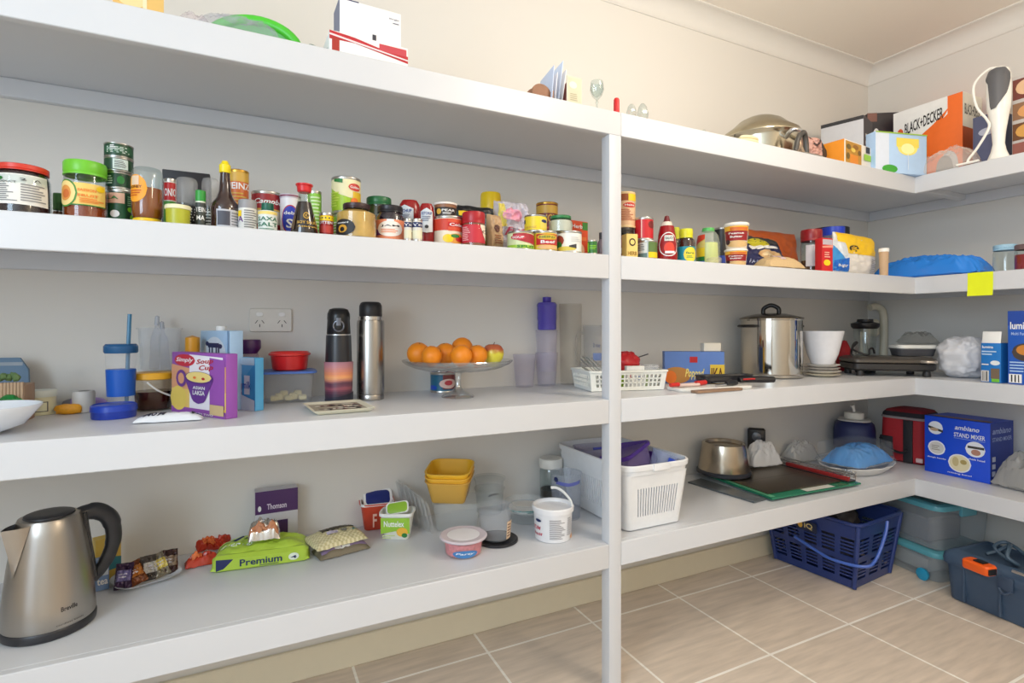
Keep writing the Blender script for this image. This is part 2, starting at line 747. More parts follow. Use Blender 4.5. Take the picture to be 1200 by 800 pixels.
WALLM = wallmat((224, 220, 213))
CEILM = wallmat((240, 233, 222))
SHELFM = mt((212, 214, 218), .35, 0, .01, 8)
TRIMM = mt((232, 222, 196), .45, 0, .02)

struct('floor', MB().box(XL, YN, -.05, XW, YB, 0, tilemat(), .0005))
struct('ceiling', MB().box(XL, YN, CEIL, XW, YB, CEIL + .05, CEILM, .0005))
struct('wall_back', MB().box(XL, YB, -.05, XW + .1, YB + .1, CEIL + .05, WALLM, .0005))
struct('wall_right', MB().box(XW, YN - .1, -.05, XW + .1, YB, CEIL + .05, WALLM, .0005))
mb = MB()                       # daylight comes in through a doorway in the wall nearest the camera's left
mb.box(XL - .1, YN - .1, -.05, XL, -1.15, CEIL + .05, WALLM, .0005)
mb.box(XL - .1, .25, -.05, XL, YB, CEIL + .05, WALLM, .0005)
mb.box(XL - .1, -1.15, 2.1, XL, .25, CEIL + .05, WALLM, .0005)
struct('wall_left', mb)
struct('wall_front', MB().box(XL, YN - .1, -.05, XW, YN, CEIL + .05, WALLM, .0005))
struct('baseboard_back', MB().box(XL, YB - .014, 0, XW, YB, .088, TRIMM, .003))
struct('baseboard_right', MB().box(XW - .014, YN, 0, XW, YB - .014, .088, TRIMM, .003))
c_ = .068
cove = [(0, c_ + .006), (.004, c_ + .006), (.006, c_)] + [(c_ + .001 - (c_ - .006) * cos(R(a)), c_ + .001 - (c_ - .006) * sin(R(a))) for a in range(0, 91, 10)] + [(c_, .006), (c_ + .006, .004), (c_ + .006, 0)]
struct('trim_1', MB().loft([[(XL, YB - o, CEIL - d) for o, d in cove], [(XW - o, YB - o, CEIL - d) for o, d in cove]], WALLM, closed=False))
struct('trim_2', MB().loft([[(XW - o, YB - o, CEIL - d) for o, d in cove], [(XW - o, YN, CEIL - d) for o, d in cove]], WALLM, closed=False))

# power point on the back wall
x0, _ = onY(292, YB)
x1, _ = onY(342, YB)
zc = zat(375, (x0 + x1) / 2, YB)
pw, ph = x1 - x0, (x1 - x0) * .60
t = thing('power_outlet', 'white double power outlet on the wall above the red tub', 'power outlet', ((x0 + x1) / 2, YB, zc))
IVORY = mt((226, 222, 214), .4)
mb = MB()
mb.T = Matrix.Rotation(R(90), 4, 'X')
mb.rl(pw, ph, .006, [(0, 0), (0, .006), (-.002, .0085)], IVORY)
fp_ = mb.build('face_plate', t)
for sx in (-1, 1):
    mb = MB()
    mb.T = Matrix.Translation((sx * pw * .26, 0, ph * .24)) @ Matrix.Rotation(R(90), 4, 'X')
    mb.rl(.017, .012, .005, [(0, .008), (0, .0108), (-.001, .0118)], WHITE)
    mb.build('rocker_switch', fp_)
    mb = MB()
    M = planeM((sx * pw * .26 - .012, -.0086, -ph * .3), (.024, 0, 0), (0, 0, .024))
    for a, b, dx in ((.16, .62, .13), (.84, .62, -.13)):
        strip(mb, lambda u, v, h: M(a + (u - .5) * .09 + (v - .5) * dx * 2, b + (v - .5) * .36, h), lambda u: 0, lambda u: 1, 0, 1, .0002, BLACK, 2, 1)
    decals(mb, M, [('r', .455, 0, .545, .34, BLACK)], n=2)
    mb.build('socket', fp_)

# ---------------------------------------------------------------- built-in shelving
unit = thing('built_in_shelving', 'white painted built-in corner shelving with four levels and a post', 'shelving', (0, 0, 0))
BT, FH, FT = .02, .066, .018
YE = -.75                        # the return runs on past the camera
for z in (Z1, Z2, Z3, Z4):
    mb = MB()
    mb.box(XL, YF + FT, z - BT, XW, YB, z, SHELFM, .0005)
    mb.box(XF + FT, YE, z - BT, XW, YF + FT, z, SHELFM, .0005)
    bd = mb.build('shelf_board', unit)
    PX0, PX1 = .8945, .9353
    mb = MB()
    mb.box(XL, YF, z - FH, PX1 if z == Z1 else PX0 - .0008, YF + FT, z, SHELFM)
    mb.build('fascia', bd)
    mb = MB()
    mb.box(PX1 + .0008, YF, z - FH, XF + FT, YF + FT, z, SHELFM)
    mb.box(XF, YE, z - FH, XF + FT, YF + .0005, z, SHELFM)
    mb.build('fascia', bd)
    mb = MB()
    mb.box(XL, YF + FT, z - .042, XW, YF + FT + .03, z - BT, SHELFM)
    mb.build('front_rail', bd)
    mb = MB()
    mb.box(XL, YB - .02, z - .064, XW, YB, z - BT, SHELFM, .002)
    mb.build('wall_cleat', bd)
    mb = MB()
    mb.box(XW - .02, YE, z - .064, XW, YB - .02, z - BT, SHELFM, .002)
    mb.build('wall_cleat', bd)
mb = MB()
mb.box(PX0, YF, .0005, PX1, YF + .036, Z1 - FH, SHELFM)
mb.build('post', unit)

# yellow note on the fascia of the return
xa, ya = onX(1134, XF - .001)
xb, yb = onX(1164, XF - .001)
zt, zb = zat(320, xa, ya), zat(347, xa, ya)
mb = MB()
nm = mt((226, 236, 20), .6)
q = 12
cols = []
for i in range(q + 1):
    k = i / q
    z = zt + (zb - zt) * k
    o = -.0006 - .009 * max(0, k - .35) ** 2
    cols.append([(xa + o, ya, z), (xa + o, yb, z), (xa + o - .0003, yb, z), (xa + o - .0003, ya, z)])
mb.loft(cols, nm, True, True, True)
tag(mb.build('sticky_note'), 'blank yellow sticky note stuck on the white shelf edge', 'sticky note')
# ================================================================= second shelf: jars, tins and bottles
def s2(x0, x1, top, dy, **k):
    return spot(Z2, x0, x1, top, dy=dy, **k)


G2 = 'jars and tins on the upper shelf'
jar(s2(-9, 60, 191, .058), 'large dark jam jar with a red lid and white ingredients label', mt((38, 14, 22), .2), mt((214, 60, 44), .35),
    [('r', 0, 0, 1, 1, PAPER), ('e', .2, .83, .1, .07, GREEN), ('t', .33, .72, .34, .06, 'PRODUCT', DARK), ('l', .06, .08, .52, .66, 9, mt((120, 120, 120))), ('l', .56, .1, .95, .7, 7, mt((140, 140, 140))), ('t', .7, .82, .3, .08, '2  /\\', DARK)],
    fill=.97, lidh=.13, neck=.9, shoulder=.93, lidr=.95, lz=(.17, .78), span=140, ang=-12, bell=1.03)
jar(s2(61, 77, 226, .15), 'small jar with a green lid behind the passionfruit jar', mt((120, 80, 50), .3), mt((54, 110, 50), .4), lidh=.5, fill=.45)
jar(s2(73, 126, 187, .07), 'pasta sauce sized jar with a lime green screw lid and passionfruit label', mt((150, 62, 22), .2), mt((112, 196, 48), .35),
    [('r', .3, .06, 1, .88, mt((238, 206, 110))), ('r', .3, .06, 1, .1, GREEN), ('e', .22, .5, .24, .5, mt((70, 140, 50))), ('e', .22, .5, .21, .45, mt((246, 216, 140))), ('e', .22, .5, .13, .28, mt((226, 150, 70))), ('e', .24, .47, .08, .16, mt((208, 110, 50))),
     ('e', .86, .72, .09, .1, YELLOW), ('t', .62, .62, .3, .1, 'PASSION', ORANGE), ('t', .64, .42, .34, .1, 'FRUIT', ORANGE), ('l', .5, .15, .94, .34, 3, ORANGE)],
    fill=.55, lidh=.24, neck=.95, shoulder=.96, lidr=1.0, lz=(.2, .66), span=150, ang=-14, bell=1.0)
DG = mt((24, 66, 42), .35)
a = s2(124, 158, 221, .1)
can(a, 'green and cream tin at the bottom of the dark green tin stack', mt((30, 84, 50), .4),
    [('r', .05, .62, .6, .97, mt((226, 178, 150))), ('r', .62, 0, 1, 1, mt((28, 60, 34))), ('e', .36, .26, .12, .12, WHITE), ('e', .8, .44, .14, .1, LIME), ('t', .3, .8, .3, .1, 'LA', GREEN), ('l', .66, .55, .95, .9, 5, mt((150, 190, 140))), ('e', .82, .18, .1, .1, LIME)])
b = on(a, 123, 155, 201)
W3 = mt((200, 215, 205))
can(b, 'dark green flat tin just above the cream tin, lowest of three', DG, [('l', .05, .15, .4, .85, 4, W3), ('e', .55, .5, .1, .3, GREEN)])
c = on(b, 121, 157, 184)
can(c, 'dark green flat tin with a pale bar code panel, middle of three', DG, [('r', .36, .05, .72, .95, mt((206, 220, 214))), ('l', .4, .15, .68, .85, 5, DARK)])
d = on(c, 121, 157, 167)
can(d, 'dark green flat tin topmost of the stack by the honey', DG, [('r', .1, .2, .9, .8, mt((34, 86, 56))), ('l', .2, .2, .8, .8, 4, W3), ('l', .3, .5, .45, .9, 3, WHITE)])
s = s2(153, 192, 194, .055)
turned(s, 'honey_bottle', 'upside down squeeze honey jar with a yellow cap underneath and orange label', 'jar',
       [('clear_body', CLRG, [(.86, .09), (.96, .16), (.98, .3), (.98, .8), (.95, .92), (.8, .99), (.5, 1), (0, 1)]),
        ('contents', mt((150, 76, 24), .15), [(.82, .11), (.92, .17), (.94, .3), (.94, .63), (0, .63)]),
        ('cap', mt((240, 200, 40), .35), [(.86, 0), (.9, .02), (.9, .085), (.84, .1)])],
       [(.36, .84, 95, -48, [('e', .5, .5, .5, .5, mt((240, 160, 40))), ('r', .3, .62, .68, .95, mt((230, 200, 170))), ('t', .5, .55, .6, .1, 'HONEY', BROWN), ('l', .2, .2, .8, .46, 3, mt((200, 90, 20)))])])
# flat dark box far back behind the spices
A, B = Bk(190, .33), Bk(246, .33)
carton(A, B, Z2, 201, .06, 'tray_box', 'dark flat box standing against the wall behind the spice jars', 'box', mt((40, 38, 44), .5))
s = s2(192, 207, 209, .16)
can(s, 'slim red and green herb tin behind the small yellow tub', mt((230, 225, 215)), [('r', 0, .62, 1, .98, RED), ('t', .5, .78, .7, .16, 'ONIO', WHITE), ('r', 0, .05, 1, .6, mt((70, 140, 50))), ('e', .5, .4, .2, .14, YELLOW)])
s = s2(193, 224, 239, .032)
turned(s, 'small_tub', 'small yellow green tub with a cream lid', 'tub',
       [('body', mt((176, 178, 44), .35), [(.82, 0), (.9, .02), (.96, .82)]), ('lid', mt((236, 230, 190), .4), [(.98, .78), (1.03, .8), (1.03, .95), (.98, 1), (0, 1)])])


def grinder(s, label, dark=0):
    turned(s, 'spice_grinder', label, 'spice jar',
           [('clear_body', CLRG, [(.9, 0), (.95, .03), (.95, .5)]),
            ('contents', mt((70, 62, 54), .7), [(.88, .02), (.88, .34), (0, .34)]),
            ('cap', clear((225, 225, 225), .4, .15), [(.98, .5), (1, .52), (1, .9), (.92, .97), (.8, 1), (0, 1)])],
           [(.06, .46, 150, 0, [('r', .1, 0, .9, 1, mt((40, 40, 42)) if dark else CLRG), ('l', .16, .1, .84, .9, 6, WHITE)])], 'spice grinders')


grinder(s2(205, 232, 207, .085), 'clear capped spice grinder with dark label behind the yellow green tub', 1)
grinder(s2(236, 257, 208, .135), 'clear capped spice grinder half behind the dark sauce bottle', 0)
s = s2(229, 241, 222, .05)
turned(s, 'spice_jar', 'thin green lidded spice jar with black writing', 'spice jar',
       [('body', mt((215, 222, 205), .3), [(.95, 0), (1, .03), (1, .7)]), ('lid', mt((50, 150, 60), .4), [(1, .7), (1.04, .72), (1.04, .98), (0, 1)])],
       [(.05, .66, 150, 0, [('r', 0, 0, 1, 1, mt((60, 66, 62))), ('t', .5, .7, .8, .2, 'TEIN', WHITE), ('t', .5, .35, .6, .2, 'MA', WHITE)])])
s = s2(246, 281, 185, .06)
turned(s, 'sauce_bottle', 'dark brown seasoning bottle with a long neck and yellow cap', 'bottle',
       [('body', mt((44, 16, 12), .08, coat=1), [(.88, 0), (.98, .02), (.94, .14), (1, .3), (.95, .37), (.62, .46), (.42, .56), (.36, .7), (.33, .82), (.33, .84)]),
        ('cap', mt((240, 216, 26), .35), [(.37, .83), (.4, .84), (.4, .94), (.28, .965), (.2, 1), (0, 1)])],
       [(.03, .28, 110, 20, [('r', 0, 0, 1, 1, mt((190, 192, 200))), ('r', .04, .1, .5, .9, mt((70, 72, 84))), ('l', .55, .1, .95, .9, 5, mt((120, 122, 130)))])])
can(s2(266, 292, 198, .2), 'tall orange soup tin behind the yellow capped bottle', mt((206, 104, 42), .35),
    [('r', 0, .86, 1, 1, GOLD), ('t', .5, .79, .84, .1, 'HEINZ', WHITE), ('l', .1, .5, .9, .7, 4, GOLD), ('r', 0, .2, 1, .48, mt((200, 80, 50)))], lidm=mt((206, 160, 70), .3, .9))
s = s2(279, 301, 233, .05)
turned(s, 'pepper_tub', 'white pepper shaker with a grey lid', 'spice jar',
       [('body', mt((222, 220, 214), .4), [(.96, 0), (1, .02), (1, .72)]), ('lid', mt((150, 148, 150), .4), [(1, .72), (1.02, .74), (1, .97), (.9, 1), (0, 1)])],
       [(.04, .7, 150, 0, [('t', .18, .5, .3, .3, 'A', PURPLE), ('r', .02, .62, .24, .9, YELLOW), ('l', .36, .06, .96, .96, 8, mt((120, 120, 120)))])])
can(s2(294, 330, 223, .15), 'dark red soup tin behind the salt shaker', mt((150, 26, 34), .4),
    [('r', 0, .28, 1, .62, mt((214, 205, 190))), ('t', .6, .8, .8, .16, 'Campbell', WHITE, .08), ('r', 0, .6, 1, .64, GOLD), ('l', .2, .1, .9, .25, 2, GOLD)])
s = s2(302, 325, 236, .05)
turned(s, 'salt_shaker', 'white salt shaker with green writing and dark green cap', 'spice jar',
       [('body', mt((226, 230, 224), .4), [(.96, 0), (1, .02), (1, .7), (.6, .74)]), ('cap', mt((18, 92, 74), .4), [(.6, .72), (.64, .74), (.62, .98), (0, 1)])],
       [(.02, .69, 150, 0, [('r', 0, .84, 1, .99, mt((236, 210, 120))), ('t', .5, .62, .86, .2, 'SAXA', mt((20, 110, 80))), ('t', .5, .34, .86, .2, 'SALT', mt((20, 110, 80))), ('l', .15, .05, .85, .16, 2, mt((20, 110, 80)))])])
s = s2(328, 352, 226, .13)
turned(s, 'powder_tub', 'white powder tub with a round cornered blue label', 'tub',
       [('body', mt((232, 228, 230), .35), [(.95, 0), (1, .02), (1, .92)]), ('lid', mt((200, 190, 200), .35), [(1.02, .9), (1.05, .92), (1.05, .98), (0, 1)]), ('band', mt((120, 40, 70), .4), [(1.055, .93), (1.055, .96)])],
       [(.12, .74, 120, -6, [('e', .56, .5, .44, .5, mt((190, 30, 40))), ('e', .56, .5, .4, .46, mt((40, 60, 180))), ('t', .5, .72, .5, .12, 'deb', WHITE), ('t', .52, .35, .3, .32, 'S', WHITE)])])
s = s2(340, 373, 212, .045)
turned(s, 'soy_sauce_bottle', 'flared soy sauce bottle with a red pour cap and gold writing', 'bottle',
       [('body', mt((28, 16, 14), .08, coat=1), [(.96, 0), (1, .03), (.9, .2), (.66, .48), (.5, .64)]),
        ('clear_neck', CLRG, [(.5, .64), (.42, .76), (.4, .84)]),
        ('cap', mt((206, 34, 40), .35), [(.42, .83), (.5, .85), (.54, .95), (.62, .965), (.62, .99), (.5, 1), (0, 1)])],
       [(.03, .56, 130, 6, [('e', .54, .62, .13, .12, GOLD), ('e', .54, .62, .1, .09, BLACK), ('t', .54, .62, .1, .1, 'K', GOLD), ('t', .6, .36, .8, .1, 'SOY SAUCE', GOLD), ('t', .6, .2, .7, .07, 'naturally', GOLD), ('r', 0, .1, .12, .6, mt((90, 70, 50)))])])
can(s2(360, 377, 223, .155), 'slim lime green crisp tube behind the soy sauce bottle', mt((140, 200, 70), .4), [('l', .3, .05, .9, .95, 12, mt((220, 240, 190)))], group=None, name='crisp_tube')
can(s2(374, 391, 249, .06), 'small red tin with a yellow top band beside the soy sauce', mt((166, 30, 30), .4),
    [('r', 0, .72, 1, .98, YELLOW), ('l', .12, .78, .88, .94, 1, DARK), ('t', .45, .62, .7, .14, 'OTTEN', WHITE), ('r', .1, .1, .9, .45, mt((190, 60, 50)))])
a = s2(389, 423, 250, .13)
can(a, 'lime and white tin underneath the golden circle tin', mt((206, 220, 160), .4), [('r', 0, 0, .4, 1, mt((140, 190, 50))), ('l', .1, .2, .4, .8, 5, WHITE)])
can(on(a, 388, 423, 206), 'tall lime and yellow tin stacked highest beside the mustard pear jar', mt((164, 200, 44), .4),
    [('p', [(0, 1), (1, 1)], [(0, .78), (.35, .5), (.6, .4), (1, .55)], mt((234, 226, 180))), ('r', .66, .02, 1, .62, mt((230, 190, 40))), ('e', .72, .76, .17, .12, mt((206, 60, 50))), ('t', .72, .76, .26, .08, 'Golden', WHITE), ('p', [(.2, 1), (.42, 1)], [(.2, .92), (.42, .86)], GREEN), ('e', .7, .3, .1, .12, ORANGE), ('l', .06, .1, .36, .6, 6, mt((200, 220, 90)))])
s = s2(394, 441, 235, .055)
jar(s, 'rounded jar of pale pear halves with a dark lid and black oval label', mt((220, 168, 84), .3, 0, .45, 34), mt((58, 36, 40), .35),
    [('e', .3, .5, .3, .5, mt((24, 22, 24))), ('e', .3, .42, .12, .24, mt((206, 150, 40))), ('e', .3, .38, .06, .14, BLACK), ('t', .3, .78, .3, .1, 'mustard', WHITE)],
    fill=.8, lidh=.14, neck=.62, shoulder=.66, lidr=.68, lz=(.04, .5), span=130, ang=-16, bell=1.02)
jar(s2(428, 460, 229, .165), 'green lidded jar of dark relish behind the orange labelled jam', mt((60, 62, 40), .3), mt((36, 104, 60), .35), [('r', 0, 0, 1, 1, mt((140, 40, 60)))], fill=.9, lz=(.05, .4))
s = s2(440, 474, 239, .08)
jar(s, 'six sided dark jam jar with black lid and orange and white label', mt((40, 18, 34), .25), mt((30, 28, 34), .35),
    [('r', 0, 0, 1, 1, mt((232, 140, 100))), ('r', .06, .2, .3, .5, PURPLE), ('e', .5, .52, .36, .4, mt((246, 236, 226))), ('t', .5, .66, .5, .12, 'JAM', DARK), ('l', .26, .3, .74, .52, 3, ORANGE), ('r', .42, .9, .6, 1, WHITE)],
    fill=.82, lidh=.17, neck=.82, shoulder=.84, lidr=.88, lz=(.08, .6), span=150)
KET = mt((150, 22, 24), .2)


def squeeze(s, label, ang):
    turned(s, 'ketchup_bottle', label, 'bottle',
           [('body', KET, [(.9, .12), (1, .2), (1, .75), (.9, .9), (.66, .98), (0, 1)]), ('cap', mt((214, 205, 200), .4), [(.8, 0), (.86, .02), (.86, .12)])],
           [(.3, .86, 100, ang, [('p', [(0, .86), (.5, 1), (1, .86)], [(0, .05), (.5, 0), (1, .05)], mt((214, 218, 222))), ('t', .5, .78, .8, .12, 'KETCHUP', mt((40, 70, 140))), ('l', .14, .45, .86, .68, 4, mt((80, 90, 120))), ('e', .5, .24, .14, .07, DARK)])], 'ketchup bottles', sy=.7)


squeeze(s2(467, 493, 231, .16), 'red squeeze ketchup bottle standing behind the small white tins', -30)
squeeze(s2(491, 509, 236, .09), 'red squeeze ketchup bottle standing next to the cream soup tin', 0)
for q0, q1, l in ((473.5, 482.5, 'tiny white spice tin closest to the black lidded jam jar'), (483, 495, 'tiny white spice tin just beside the ketchup bottle')):
    can(s2(q0, q1, 256, .03), l, mt((222, 216, 204), .4), [('r', 0, .66, 1, .94, NAVY), ('t', .5, .8, .7, .16, 'Ve', WHITE), ('r', .1, .05, .9, .5, mt((228, 222, 190)))], group='tiny white tins')
a = s2(507, 543, 252, .085)
can(a, 'cream soup tin with a red panel and vegetables below the brown tub', mt((236, 220, 196), .4),
    [('r', .06, .52, .5, .98, mt((206, 60, 34))), ('r', .5, .5, 1, .98, mt((214, 80, 50))), ('r', .5, .66, .96, .84, RED), ('t', .73, .75, .4, .12, 'Coles', WHITE), ('e', .7, .2, .22, .2, mt((224, 150, 60))), ('e', .5, .2, .12, .16, YELLOW), ('e', .8, .18, .14, .1, RED), ('e', .66, .3, .1, .07, GREEN)])
s = on(a, 509, 535, 236)
turned(s, 'snack_tub', 'small brown and black tub with a white lid on the cream soup tin', 'tub',
       [('body', mt((142, 96, 66), .4), [(.9, 0), (.94, .03), (1, .85)]), ('lid', mt((240, 232, 224), .4), [(1.02, .84), (1.06, .86), (1.06, .97), (0, 1)])],
       [(.04, .62, 150, 0, [('r', 0, 0, 1, 1, mt((40, 30, 28))), ('e', .25, .5, .1, .34, GOLD), ('t', .62, .62, .5, .26, 'PEAR', WHITE), ('l', .4, .12, .86, .4, 2, WHITE)])])
jar(s2(541.5, 568.5, 247, .046), 'red lidded jar with a plain red label beside the dark green pouch', mt((150, 90, 60), .3), mt((170, 24, 36), .35),
    [('r', 0, 0, 1, 1, mt((196, 40, 56))), ('l', .06, .1, .4, .9, 8, mt((236, 180, 180))), ('p', [(.72, 1), (1, 1)], [(.72, .9), (.84, .4), (1, .1)], mt((236, 220, 200))), ('t', .88, .62, .2, .2, 'C', BROWN)],
    fill=.72, lidh=.33, neck=.98, lidr=1.0, shoulder=.98, lz=(.1, .62), span=160)


def standing_pouch(A, B, z, top, th, m, label, name, cat, items, seed, lean=6, h=None, group=None, crinkle=.2, box=1.6):
    """a soft bag stood on its end, face from A to B"""
    w = hypot(B[0] - A[0], B[1] - A[1])
    X, Y = (A[0] + B[0]) / 2, (A[1] + B[1]) / 2
    h = h or zat(top, X, Y) - z
    T = Matrix.Translation((0, th * .5, h / 2 + .001)) @ Matrix.Rotation(R(90 - lean), 4, 'X')
    mb = packet(w, h, th, m, seed, crinkle, T=T, items=items, sym=True, box=box, nu=34, nv=34)
    ym = min(v[1] for v in mb.v)
    mb.v = [(x, y - ym, zz) for x, y, zz in mb.v]
    zm = min(v[2] for v in mb.v)
    mb.v = [(x, y, zz - zm) for x, y, zz in mb.v]
    o = mb.build(name, None, (X, Y, z + .0006), atan2(B[1] - A[1], B[0] - A[0]), 60)
    return tag(o, label, cat, group)


standing_pouch(Bk(535, .16), Bk(585, .16), Z2, 239, .05, mt((30, 62, 66), .35), 'dark green foil pasta pouch with a black top band', 'pasta_pouch', 'packet',
               [('r', .02, .84, .98, .98, BLACK), ('r', .1, .74, .3, .84, YELLOW), ('e', .66, .62, .2, .1, TEAL), ('l', .5, .42, .9, .56, 3, mt((120, 170, 150))), ('e', .7, .22, .26, .16, mt((150, 130, 50)))], 11)
s = s2(563, 587, 224, .34)
turned(s, 'plastic_cup', 'tall tub with a bright yellow lid behind the dark pouch', 'tub',
       [('body', mt((214, 200, 150), .4), [(.9, 0), (.95, .02), (.95, .68)]), ('lid', mt((232, 196, 20), .35), [(1, .66), (1.02, .68), (1, .96), (.93, 1), (0, 1)])])
standing_pouch(Bk(578, .1), Bk(593, .11), Z2, 250, .035, mt((196, 160, 120), .4), 'slim beige sachet stood beside the dark green pouch', 'sachet', 'packet', [('e', .4, .6, .2, .1, BROWN), ('l', .2, .2, .8, .45, 4, mt((150, 90, 60)))], 5)
standing_pouch(Bk(590, .15), Bk(629, .15), Z2, 232, .07, clear((236, 230, 240), .62, .3), 'clear bread bag with pink printing behind the tins', 'bread_bag', 'bag',
               [('r', .04, .5, .2, .92, mt((240, 220, 110))), ('t', .5, .42, .6, .12, 'Fresh', mt((230, 90, 120)), .1), ('e', .4, .7, .3, .12, mt((240, 170, 190))), ('l', .2, .12, .9, .32, 4, mt((210, 190, 220)))], 7, crinkle=.5)
a = s2(594, 626, 270, .06)
can(a, 'short green and white soup tin with a red splash', mt((214, 220, 170), .4), [('r', 0, 0, 1, .22, mt((160, 200, 60))), ('p', [(.3, .95), (.6, .98), (1, .9)], [(.3, .6), (.6, .4), (1, .25)], mt((170, 40, 50))), ('e', .44, .7, .2, .16, mt((200, 60, 70))), ('t', .44, .7, .3, .14, 'SOUP', WHITE), ('t', .66, .11, .5, .16, 'SPLIT', GREEN)])
bcan = s2(624, 653, 270, .053)
can(bcan, 'short yellow and red beef soup tin under the yellow tin', mt((238, 206, 60), .4), [('r', .24, .28, .98, .94, mt((190, 30, 36))), ('e', .6, .75, .34, .16, mt((210, 170, 40))), ('t', .6, .75, .5, .12, 'HEINZ', GREEN), ('t', .6, .46, .42, .18, 'Beef', WHITE), ('e', .6, .14, .34, .12, mt((230, 180, 120)))])
wcan = s2(652, 682, 270, .055)
can(wcan, 'short white soup tin with a green and red picture under the green lidded jar', mt((236, 234, 226), .4), [('e', .18, .6, .18, .3, mt((150, 60, 50))), ('e', .16, .36, .14, .2, GREEN), ('e', .4, .14, .3, .12, mt((220, 200, 80))), ('p', [(.5, .3), (.7, .4)], [(.5, .22), (.7, .15)], DARK), ('l', .55, .5, .9, .8, 3, mt((210, 210, 205)))])
yc = on(bcan, 614, 641, 251, back=.012)
can(yc, 'short bright yellow tin stacked on the beef soup tin', mt((240, 212, 50), .4), [('r', .02, .5, .14, .8, NAVY), ('r', .64, .1, .96, .86, mt((230, 210, 90))), ('e', .8, .66, .12, .12, NAVY), ('t', .34, .2, .4, .14, 'HEINZ', GOLD)])
can(s2(628, 654, 236, .28), 'tall dark red tin with a gold top behind the yellow tin', mt((120, 22, 36), .4), [('r', 0, .84, 1, .98, GOLD), ('t', .5, .75, .86, .14, 'HUNGRY', GOLD), ('l', .2, .4, .8, .62, 3, mt((200, 90, 60))), ('e', .5, .22, .3, .12, mt((190, 60, 40)))], lidm=mt((206, 160, 70), .3, .9))
jar(on(wcan, 643, 671, 251, back=.006), 'squat jar of white paste with a green lid on the white tin', mt((220, 214, 196), .4), mt((46, 124, 70), .35), fill=.72, lidh=.2, neck=.82, shoulder=.84, lidr=.88)
carton(Bk(668, .13), Bk(689, .14), Z2, 259, .05, 'soup_packet_box', 'orange food box with a green badge behind the white tin', 'box', mt((226, 84, 46), .5),
       [('t', .45, .86, .7, .1, 'Herbs', WHITE), ('r', .68, .78, .98, .98, mt((60, 130, 50))), ('e', .5, .24, .3, .2, mt((240, 190, 150))), ('r', .1, .5, .9, .6, mt((236, 120, 60)))])
can(s2(688.5, 700, 281, .025), 'tiny green tin standing beside the post', mt((44, 110, 40), .4), [('r', 0, .1, .2, .9, LIME), ('l', .3, .3, .9, .7, 3, LIME)])
s = s2(700, 709, 272, .09)
turned(s, 'essence_bottle', 'small dark essence bottle half hidden by the post', 'bottle',
       [('body', mt((120, 105, 110), .2), [(.95, 0), (1, .04), (1, .6), (.5, .74)]), ('cap', mt((36, 30, 30), .4), [(.55, .74), (.55, 1), (0, 1)])])

# ---- beyond the post
s = s2(722, 745, 263, .15)
jar(s2(719, 744, 266, .1), 'dark lidded jar of red relish beside the post under the beige tub', mt((120, 40, 50), .3), mt((44, 40, 36), .4), [('r', 0, 0, 1, 1, mt((160, 70, 80))), ('e', .5, .3, .2, .2, PAPER)], fill=.75, lidh=.17)
a = spot(Z2, 719, 744, 266, dy=.1)
s = on(a, 721, 745, 224, back=.004)
can(s, 'tall beige gravy tub with a yellow lid stacked beside the post', mt((226, 186, 146), .4), [('r', 0, .78, .6, 1, mt((150, 80, 40))), ('r', .6, .78, 1, 1, YELLOW), ('e', .66, .64, .24, .08, mt((200, 50, 40))), ('t', .66, .64, .36, .06, 'Heinz', WHITE), ('l', .2, .14, .9, .52, 7, mt((180, 90, 60)))], group=None, name='gravy_tub', lidm=mt((230, 200, 150), .4))
carton(Bk(734.5, .035), Bk(747.5, .03), Z2, 274, .03, 'seasoning_box', 'little yellow seasoning box with a black oval badge', 'box', mt((238, 205, 120), .5),
       [('e', .5, .66, .3, .16, mt((50, 34, 26))), ('e', .5, .66, .2, .1, mt((238, 205, 120))), ('t', .5, .2, .8, .16, 'HERB', mt((150, 110, 30)))])
a = s2(747, 770, 281, .06)
can(a, 'teal and white tin underneath the red tomato tin', mt((190, 200, 200), .4), [('r', 0, .3, .5, .95, mt((210, 216, 214))), ('l', .05, .45, .45, .9, 4, mt((90, 100, 110))), ('r', 0, 0, .5, .3, mt((90, 120, 120))), ('r', .54, .36, 1, 1, mt((90, 120, 60))), ('r', .54, 0, 1, .36, YELLOW)])
can(on(a, 743, 766, 254, back=.008), 'red tomato tin stacked on the teal tin', mt((200, 30, 40), .4), [('r', .4, 0, .44, 1, mt((236, 190, 180))), ('e', .82, .72, .16, .2, mt((120, 30, 30))), ('l', .06, .08, .36, .3, 3, mt((236, 120, 120)))])
s = s2(769, 794, 250, .05)
turned(s, 'tomato_sauce_bottle', 'red tomato sauce squeeze bottle with a dark pointed nozzle', 'bottle',
       [('body', mt((150, 16, 22), .25), [(.95, 0), (1, .02), (1, .16), (.84, .56), (.66, .76)]), ('collar', mt((226, 214, 196), .4), [(.58, .74), (.6, .76), (.44, .85), (.3, .86)]), ('nozzle', mt((110, 26, 30), .35), [(.32, .85), (.32, .87), (.2, .98), (0, 1)])],
       [(.1, .6, 130, 12, [('e', .5, .5, .48, .52, WHITE), ('e', .5, .5, .44, .48, mt((150, 16, 22))), ('r', .3, .64, .74, .88, mt((216, 220, 214))), ('t', .52, .76, .36, .12, 'SAUCE', DARK), ('e', .52, .34, .24, .24, mt((214, 60, 40))), ('r', .34, .1, .74, .2, WHITE)])])
jar(s2(787, 797, 266, .13), 'yellow lidded jar half hidden behind the tomato sauce', mt((90, 70, 40), .3), mt((206, 206, 40), .4), lidh=.3)
s = s2(793, 815, 267, .05)
